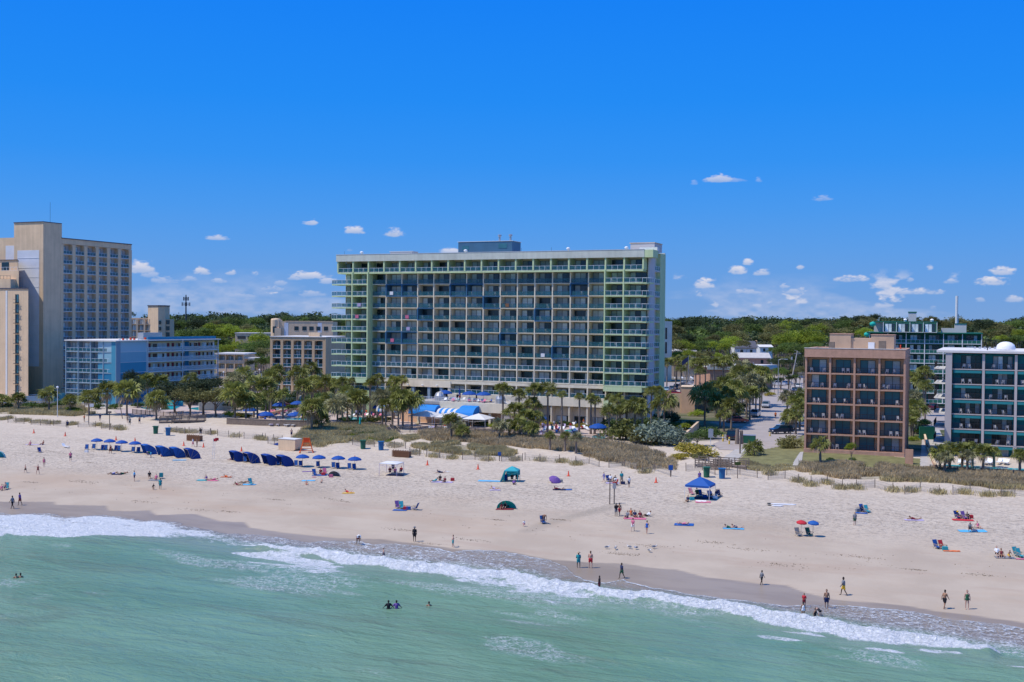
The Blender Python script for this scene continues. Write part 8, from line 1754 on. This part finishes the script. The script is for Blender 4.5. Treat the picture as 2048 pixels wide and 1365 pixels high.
# walls
def wall(pts, h, m, label, name='garden_wall', th=.25, cap=None, cat='wall', railm=None):
    P = [G(x, y) for x, y in pts]; o = P[0]; t = thing(name, tuple(o), 0, label, cat)
    for i in range(len(P)-1):
        d = P[i+1]-P[i]; a = math.atan2(d.y, d.x); L_ = math.hypot(d.x, d.y); q = (P[i].x-o.x, P[i].y-o.y, min(P[i].z, P[i+1].z)-o.z)
        if railm is None:
            part('panel', MB().box(0, L_-.01, 0, th, -.6, h), m, t, q, a)
            if cap: part('coping', MB().box(0, L_-.01, -.06, th+.06, h+.01, h+.12), cap, t, q, a)
        else:
            n = max(1, round(L_/2.2))
            for k in range(n+1): part('post', MB().box(-.06,.06,-.06,.06,-.4,h+.05), m, t, (q[0]+d.x*k/n, q[1]+d.y*k/n, q[2]), a)
            part('rail', MB().box(0, L_, -.05, .05, h-.08, h), m, t, q, a); part('rail', MB().box(0, L_, -.03, .03, .12, .18), m, t, q, a); mb = MB()
            for k in range(int(L_/.16)): mb.box(k*.16, k*.16+.03, -.015, .015, .18, h-.08)
            b = part('balusters', mb, railm, t, q, a); b['kind'] = 'stuff'
    return t
wall([(453,849),(500,851),(560,853),(640,855)], 1.3, 'wood', 'long timber and stone retaining wall below the left pool', cap='wood_light')
wall([(640,855),(700,855),(780,858),(800,866)], 1.2, 'wood', 'timber deck rail along the dune left of the steps', 'deck_rail', railm='metal_dark', cat='railing'); wall([(800,866),(860,864),(930,866),(990,870)], 1.3, 'wood', 'timber deck rail below the white canopies', 'deck_rail', railm='wood_light', cat='railing'); wall([(935,868),(1000,873),(1085,878),(1170,884),(1225,888)], 1.3, 'wood', 'timber deck rail below the right pool', 'deck_rail', railm='wood', cat='railing')
wall([(1860,944),(1930,949),(2060,957)], 1.2, 'metal_dark', 'black metal fence before the turquoise pool', 'metal_fence', railm='metal_dark', cat='fence')
wall([(265,828),(300,832),(340,834),(366,832)], 1.1, 'wood', 'curved timber rail before the blue motel pool', 'deck_rail', railm='metal_dark', cat='railing')
wall([(0,812),(60,812),(140,812),(215,816)], 1.0, 'canvas_white', 'long low white wall below the left towers'); wall([(45,806),(110,806)], 1.8, 'blue_wall', 'blue boarded fence below the left towers', 'board_fence', cat='fence'); wall([(108,808),(130,806)], 2.6, 'blue3', 'dark blue fence panel at the corner of the blue motel', 'board_fence', cat='fence')
wall([(282,813),(330,810),(365,812)], 1.2, 'pool', 'teal tiled wall of the blue motel pool', 'pool_wall'); wall([(398,822),(450,820),(470,818)], 2.0, 'fascia', 'pale green wall behind the beach pines'); wall([(500,813),(560,812),(600,806),(615,797)], 1.8, 'fascia', 'pale green wall climbing right behind the palm grove'); wall([(520,803),(560,800),(590,798)], 1.0, 'pool', 'teal pool fence behind the palm grove', 'pool_wall')
wall([(520,838),(560,828),(610,822),(640,816)], .9, 'brick_in', 'low brown planter wall behind the left pool'); wall([(640,818),(690,812),(720,808)], 1.4, 'tan2', 'brown wall rising right behind the left pool palms')
wall([(1845,868),(1853,900),(1870,944)], 1.0, 'brick', 'low brick wall running beside the path to the beach', cap='tan'); wall([(1839,880),(1870,880)], 2.6, 'green_deep', 'dark green gate fence between the two blocks', 'board_fence', cat='fence')
wall([(1340,752),(1400,752),(1470,752)], 1.6, 'canvas_teal', 'teal pool fence behind the palm row', 'pool_wall'); wall([(1436,768),(1453,768)], 2.2, 'canvas_white', 'white louvred screen wall among the palms', 'screen_wall')
wall([(1810,928),(1826,930)], 2.5, 'brick', 'short dark brick wall at the right corner of the brown block')
# steps at the lawn and the boardwalk
def stairs(px, py, n, w, rz, m, lb, rise=.16, run=.32, rails=True):
    t = thing('stairs', tuple(G(px, py)), R(rz), lb, 'stairs')
    for k in range(n): part('step', MB().box(-w/2, w/2, k*run, k*run+run, -.6, rise*(k+1)-.3), m, t)
    if rails:
        for x in (-w/2, w/2): part('handrail', MB().bar((x,0,.7),(x,n*run,rise*n+.6),.08).bar((x,0,-.3),(x,0,.7),.1).bar((x,n*run,0),(x,n*run,rise*n+.6),.1), 'wood_light', t)
stairs(793,868,9,1.6,35,'wood','timber beach steps with rails at the leafy dune'); stairs(1589,928,6,1.6,-22,'concrete','concrete steps down from the lawn to the beach',.06,.4,rails=False)
def boardwalk(px, py, L_, w, rz, lb, hh=.5, step=True):
    t = thing('boardwalk', tuple(G(px, py)), R(rz), lb, 'boardwalk')
    n = int(L_/.28)
    bm_ = MB().box(0,.25,-w/2,w/2,hh-.06,hh).mesh('plank', 'wood')
    for k in range(n): ob('plank', bm_, t, (k*.28, 0, random.uniform(0,.015)))
    pm = MB().box(-.08,.08,-.08,.08,-1,hh+1.15).mesh('post', 'wood'); m_ = max(1, round(L_/1.9))
    for k in range(m_+1):
        for s in (-1, 1): ob('post', pm, t, (k*L_/m_, s*(w/2+.05), 0))
    for s in (-1, 1):
        for z in (hh+1.05, hh+.7, hh+.35): part('rail', MB().box(0, L_, s*(w/2+.05)-.03, s*(w/2+.05)+.03, z-.07, z+.05), 'wood', t)
    part('joist', MB().box(0, L_, -w/2, -w/2+.1, hh-.3, hh-.07).box(0, L_, w/2-.1, w/2, hh-.3, hh-.07), 'wood', t)
    return t
boardwalk(345,846,7.,2.2,8,'weathered timber ramp by the beach pines',.6); boardwalk(320,846,3.2,2.0,10,'lower timber landing left of the weathered ramp',.3)
b1 = boardwalk(1394,932,5.,2.6,-22,'left timber landing of the dune walkway',.35); boardwalk(1438,934,4.6,2.6,-22,'right timber landing of the dune walkway',.35); boardwalk(1424,937,3.0,2.0,-22,'middle lower part of the dune walkway',.15)
# yellow bollards, transformer, shed posts
for px, py, lb in ((1446,884,'leftmost yellow bollard round the utility box'),(1458.5,889,'yellow bollard before the black jeep'),(1483,889,'yellow bollard left of the green utility box'),(1510,886,'yellow bollard right of the green utility box'),(1540,873,'small yellow hydrant on the verge')):
    t = thing('bollard', tuple(G(px, py)), 0, lb, 'bollard', 'yellow bollards at the turning circle'); hh = .8 if '1540' in str(px) else 1.35; part('post', MB().lathe([(0,0),(.16,0),(.16,hh-.1),(.1,hh),(0,hh)], 10), 'yellow', t, smooth=False); part('band', MB().lathe([(.165,hh*.55),(.165,hh*.7)], 10), 'white', t)
t = thing('utility_box', tuple(G(1498,887)), R(-15), 'grey green utility cabinet among the yellow bollards', 'utility box'); part('body', MB().box(-1.2,1.2,-.7,.7,0,1.5), 'green_dark', t); part('lid', MB().box(-1.25,1.25,-.75,.75,1.51,1.6), 'metal', t); part('door', MB().box(-1.1,-.02,-.74,-.71,.1,1.4).box(.02,1.1,-.74,-.71,.1,1.4), 'bin_green', t)
t = thing('palm_stump', tuple(G(1474,889)), 0, 'pair of bare grey palm trunks beside the utility cabinet', 'tree trunk'); part('trunk', MB().tube([(0,0,0),(.05,0,2.9)], [.4,.33], 10), 'trunk', t); part('trunk', MB().tube([(.9,.2,0),(.85,.2,2.6)], [.35,.28], 10), 'trunk', t)
# poles, lamps, tower
def W3(px, py, Yk): return W(px, py, Yk*K)
def pole(px, ytop, ybot, Yk, r, lb, name='utility_pole', lean=0, extra=None, m='metal', cat='pole'):
    a = W3(px, ytop, Yk); g = hz(a.x, a.y); t = thing(name, (a.x-lean, a.y, g), 0, lb, cat); h = a.z-g; part('pole', MB().tube([(0,0,-.2),(lean,0,h)], [r*1.2, r*.8], 8), m, t)
    if extra == 'lamp': part('arm', MB().tube([(0,0,h-.3),(.8,0,h+.1),(2.2,0,h+.05)], .07, 5), m, t); part('lamp_head', MB().box(1.9,2.9,-.18,.18,h-.05,h+.1), 'plastic_white', t)
    if extra == 'cross': part('crossarm', MB().box(lean-1.2,lean+1.2,-.08,.08,h-1.0,h-.8), m, t); part('transformer', MB().lathe([(0,-.5),(.3,-.5),(.3,.5),(0,.5)], 10, (.7,0)), 'metal', t, (0,0,h-2.6)); part('crossarm', MB().bar((lean-1,.2,h+.2),(lean+.8,.2,h-.6),.12), m, t)
    if extra == 'globe': part('lamp_globe', MB().lathe([(0,-.3),(.22,-.2),(.3,0),(.22,.2),(0,.3)], 10), 'plastic_white', t, (0,0,h))
    return t
pole(1595,702,758,232,.22,'tall leaning concrete power pole with transformer by the road',lean=2.6,extra='cross',m='concrete'); pole(1608,712,745,240,.1,'thin timber pole behind the concrete power pole',extra=None,m='wood')
pole(1557,719,760,215,.12,'street lamp with a long arm right of the shop','street_lamp',extra='lamp',cat='street lamp'); pole(115,775,806,158,.08,'white street lamp left of the blue motel','street_lamp',extra='globe',m='white',cat='street lamp')
for px, y, lb in ((447,745,'white globe lamp by the dark red SUV'),(471,741,'white globe lamp before the low arcade motel'),(487,740,'second globe lamp before the low arcade motel'),(497,741,'third globe lamp, left of the silver SUV'),(519,740,'globe lamp at the right of the motel row')): pole(px, y, 760, 215, .08, lb, 'street_lamp', extra='globe', m='white', cat='street lamp')
t = pole(1377,712,760,205,.07,'flagpole with a dark blue and red flag among the palms','flagpole',m='metal',cat='flag'); hh = W3(1377,712,205).z-hz(W3(1377,712,205).x, W3(1377,712,205).y); part('flag', MB().quad((-.05,0,hh-.2),(-1.9,.3,hh-1.6),(-1.8,.3,hh-3.0),(-.05,0,hh-1.6)), 'cloth_navy', t)
a = W3(372, 590, 450); g = hz(a.x, a.y); t = thing('cell_tower', (a.x, a.y, g), 0, 'thin dark mobile phone mast rising over the trees at left', 'mast'); h = a.z-g; part('pole', MB().tube([(0,0,0),(0,0,h)], [.75,.35], 8), 'metal_dark', t)
for z, q in ((h-2.6, 1.6), (h-6.2, 2.6)):
    for k in range(6): an = PI*k/3; part('antenna', MB().box(-.18,.18,-.14,.14,-1.2,1.2), 'metal_dark', t, (q*math.cos(an), q*math.sin(an), z)); part('arm', MB().bar((0,0,z), (q*math.cos(an), q*math.sin(an), z), .14), 'metal_dark', t)
a = W3(1470, 638, 520); t = thing('radio_mast', (a.x, a.y, hz(a.x, a.y)), 0, 'tiny thin mast on the horizon above the far trees', 'mast'); part('pole', MB().tube([(0,0,0),(0,0,a.z-hz(a.x,a.y))], .3, 5), 'metal_dark', t)
# loungers on the decks
lg = MB().box(-.3,.3,-.9,.35,.28,.34).prism_x([(.33,.3),(.85,.75),(.88,.72),(.36,.28)], -.3, .3)
for x in (-.28,.26):
    for y in (-.85,.25): lg.box(x, x+.04, y, y+.04, 0, .28)
LG = lg.mesh('lounger', 'plastic_white'); rl_ = random.Random(9)
def loungers(x0, x1, y0, y1, n, where_, cols, base=None, grp=None):
    pts = sorted((rl_.uniform(x0, x1), rl_.uniform(0, 1)) for _ in range(n))
    for i, (px, q) in enumerate(pts):
        p = G(px, y0+(y1-y0)*q) if base is None else base(px, q); m = rl_.choice(cols); cn = {'plastic_white':'white','cloth_pink':'pink','cloth_lav':'pale','cloth_grey':'grey','cloth_white':'white'}[m]
        ob('lounger', LG, None, tuple(p+Vector((0,0,.1 if base is None else .02))), R(rl_.uniform(-40,20)), m, label='%s sun lounger %s, %s from the left' % (cn, where_, ORD[i+1]), cat='lounger', group=grp or 'sun loungers '+where_)
loungers(540,602,822,836,14,'behind the left pool',['cloth_grey','cloth_pink','plastic_white']); loungers(690,762,826,838,18,'in the crowded pink patch at the hotel foot',['cloth_pink','plastic_white','cloth_lav']); loungers(525,640,852,854,10,'along the stone wall by the left pool',['plastic_white','cloth_lav']); loungers(1085,1130,856,866,12,'left of the small pale green pool',['plastic_white','cloth_lav','cloth_pink']); loungers(1140,1215,853,866,14,'before the clipped hedges on the right deck',['plastic_white','plastic_white','cloth_lav']); loungers(1020,1090,868,874,7,'behind the deck rail',['cloth_lav','plastic_white'])
loungers(842,968,0,1,18,'on the sun terrace',['plastic_white','cloth_pink','cloth_lav'],base=lambda px, q: t_.matrix_basis @ Vector((Xf(px), 1.2+q*4, zd)))
loungers(1345,1440,756,760,8,'behind the teal pool fence',['plastic_white']); loungers(490,545,806,812,8,'by the pool behind the palm grove',['plastic_white']); loungers(1905,2045,926,930,10,'by the turquoise pool of the teal block',['plastic_white']); loungers(300,340,820,824,5,'by the blue motel pool',['plastic_white']); loungers(855,950,860,864,9,'under the white canopies',['cloth_white','cloth_lav'])
pc = [('blue','navy'),('pink','pink'),('white','navy'),('red','black'),('teal','navy'),('black','black'),('lav','navy'),('orange','white'),('navy','white')]
def crowd(x0, x1, y0, y1, n, where_, base=None, poses=('stand','chair','lounge','sit','walk')):
    pts = sorted((rl_.uniform(x0, x1), rl_.uniform(0, 1)) for _ in range(n))
    for i, (px, q) in enumerate(pts):
        p = (G(px, y0+(y1-y0)*q)+Vector((0,0,.1))) if base is None else base(px, q); c_ = rl_.choice(pc); k = rl_.choice(poses)
        person(0, 0, k, rl_.uniform(0,360), 'person in %s %s %s, %s from the left' % ({'lav':'pale'}.get(c_[0], c_[0]), 'standing' if k in ('stand','walk') else 'sitting', where_, ORD[i+1]), rl_.choice('lmm'), c_[0], c_[1], None, rl_.choice(('hair_d','hair_b','hair_y')), 1.68, 0, None, p)
crowd(690,762,826,838,12,'in the crowded pink patch'); crowd(545,600,824,836,6,'behind the left pool'); crowd(1085,1135,855,868,14,'left of the pale green pool'); crowd(1140,1215,852,868,9,'on the right pool deck'); crowd(850,950,858,864,8,'under the white canopies'); crowd(850,965,0,1,7,'on the sun terrace',base=lambda px, q: t_.matrix_basis @ Vector((Xf(px), 1.2+q*4, zd))); crowd(1020,1090,868,874,4,'behind the deck rail'); crowd(530,630,848,853,5,'at the near edge of the left pool')
# wrack and litter on the sand
def wrack():
    r = np.random.default_rng(6); V = []
    def put(u, v, n, s):
        for k in range(n):
            uu, vv = u+r.normal()*s*2.2, v+r.normal()*s*.5; x, y = xy_of(uu, vv); z = float(zprof(uu, vv)); q = r.uniform(.04, .12); a = r.uniform(0, 6.28); c, d = math.cos(a)*q, math.sin(a)*q
            V.extend([(x-c, y-d, z), (x+d*.5, y-c*.5, z+.03+q*.3), (x+c, y+d, z+.01), (x-d*.5, y+c*.5, z+.02)])
    for px, py in ((165,965),(172,963),(555,1000),(664,999),(690,1004),(460,1024),(278,1003),(940,1080),(1300,1092),(860,1088),(1240,1109),(1250,1108),(180,926),(105,904),(390,1020),(1420,1085),(1500,1100),(1560,1130),(1720,1115),(1830,1140),(1960,1150),(1120,1040),(800,1060),(60,965),(990,1040)):
        p = G(px, py); u, v = uv_of(p.x, p.y); put(u, v, 60, r.uniform(.3, .8))
    for k in range(170): u = r.uniform(-170, 10); v = 19+3*math.sin(u*.06)+r.normal()*3.0; put(u, v, r.integers(1, 5), .2)
    ob('seaweed', np_mesh('seaweed', V, np.arange(len(V)).reshape(-1, 4), 'wood_light'), kind='stuff')
wrack()
print('done', time.time()-T0, len(bpy.data.objects))
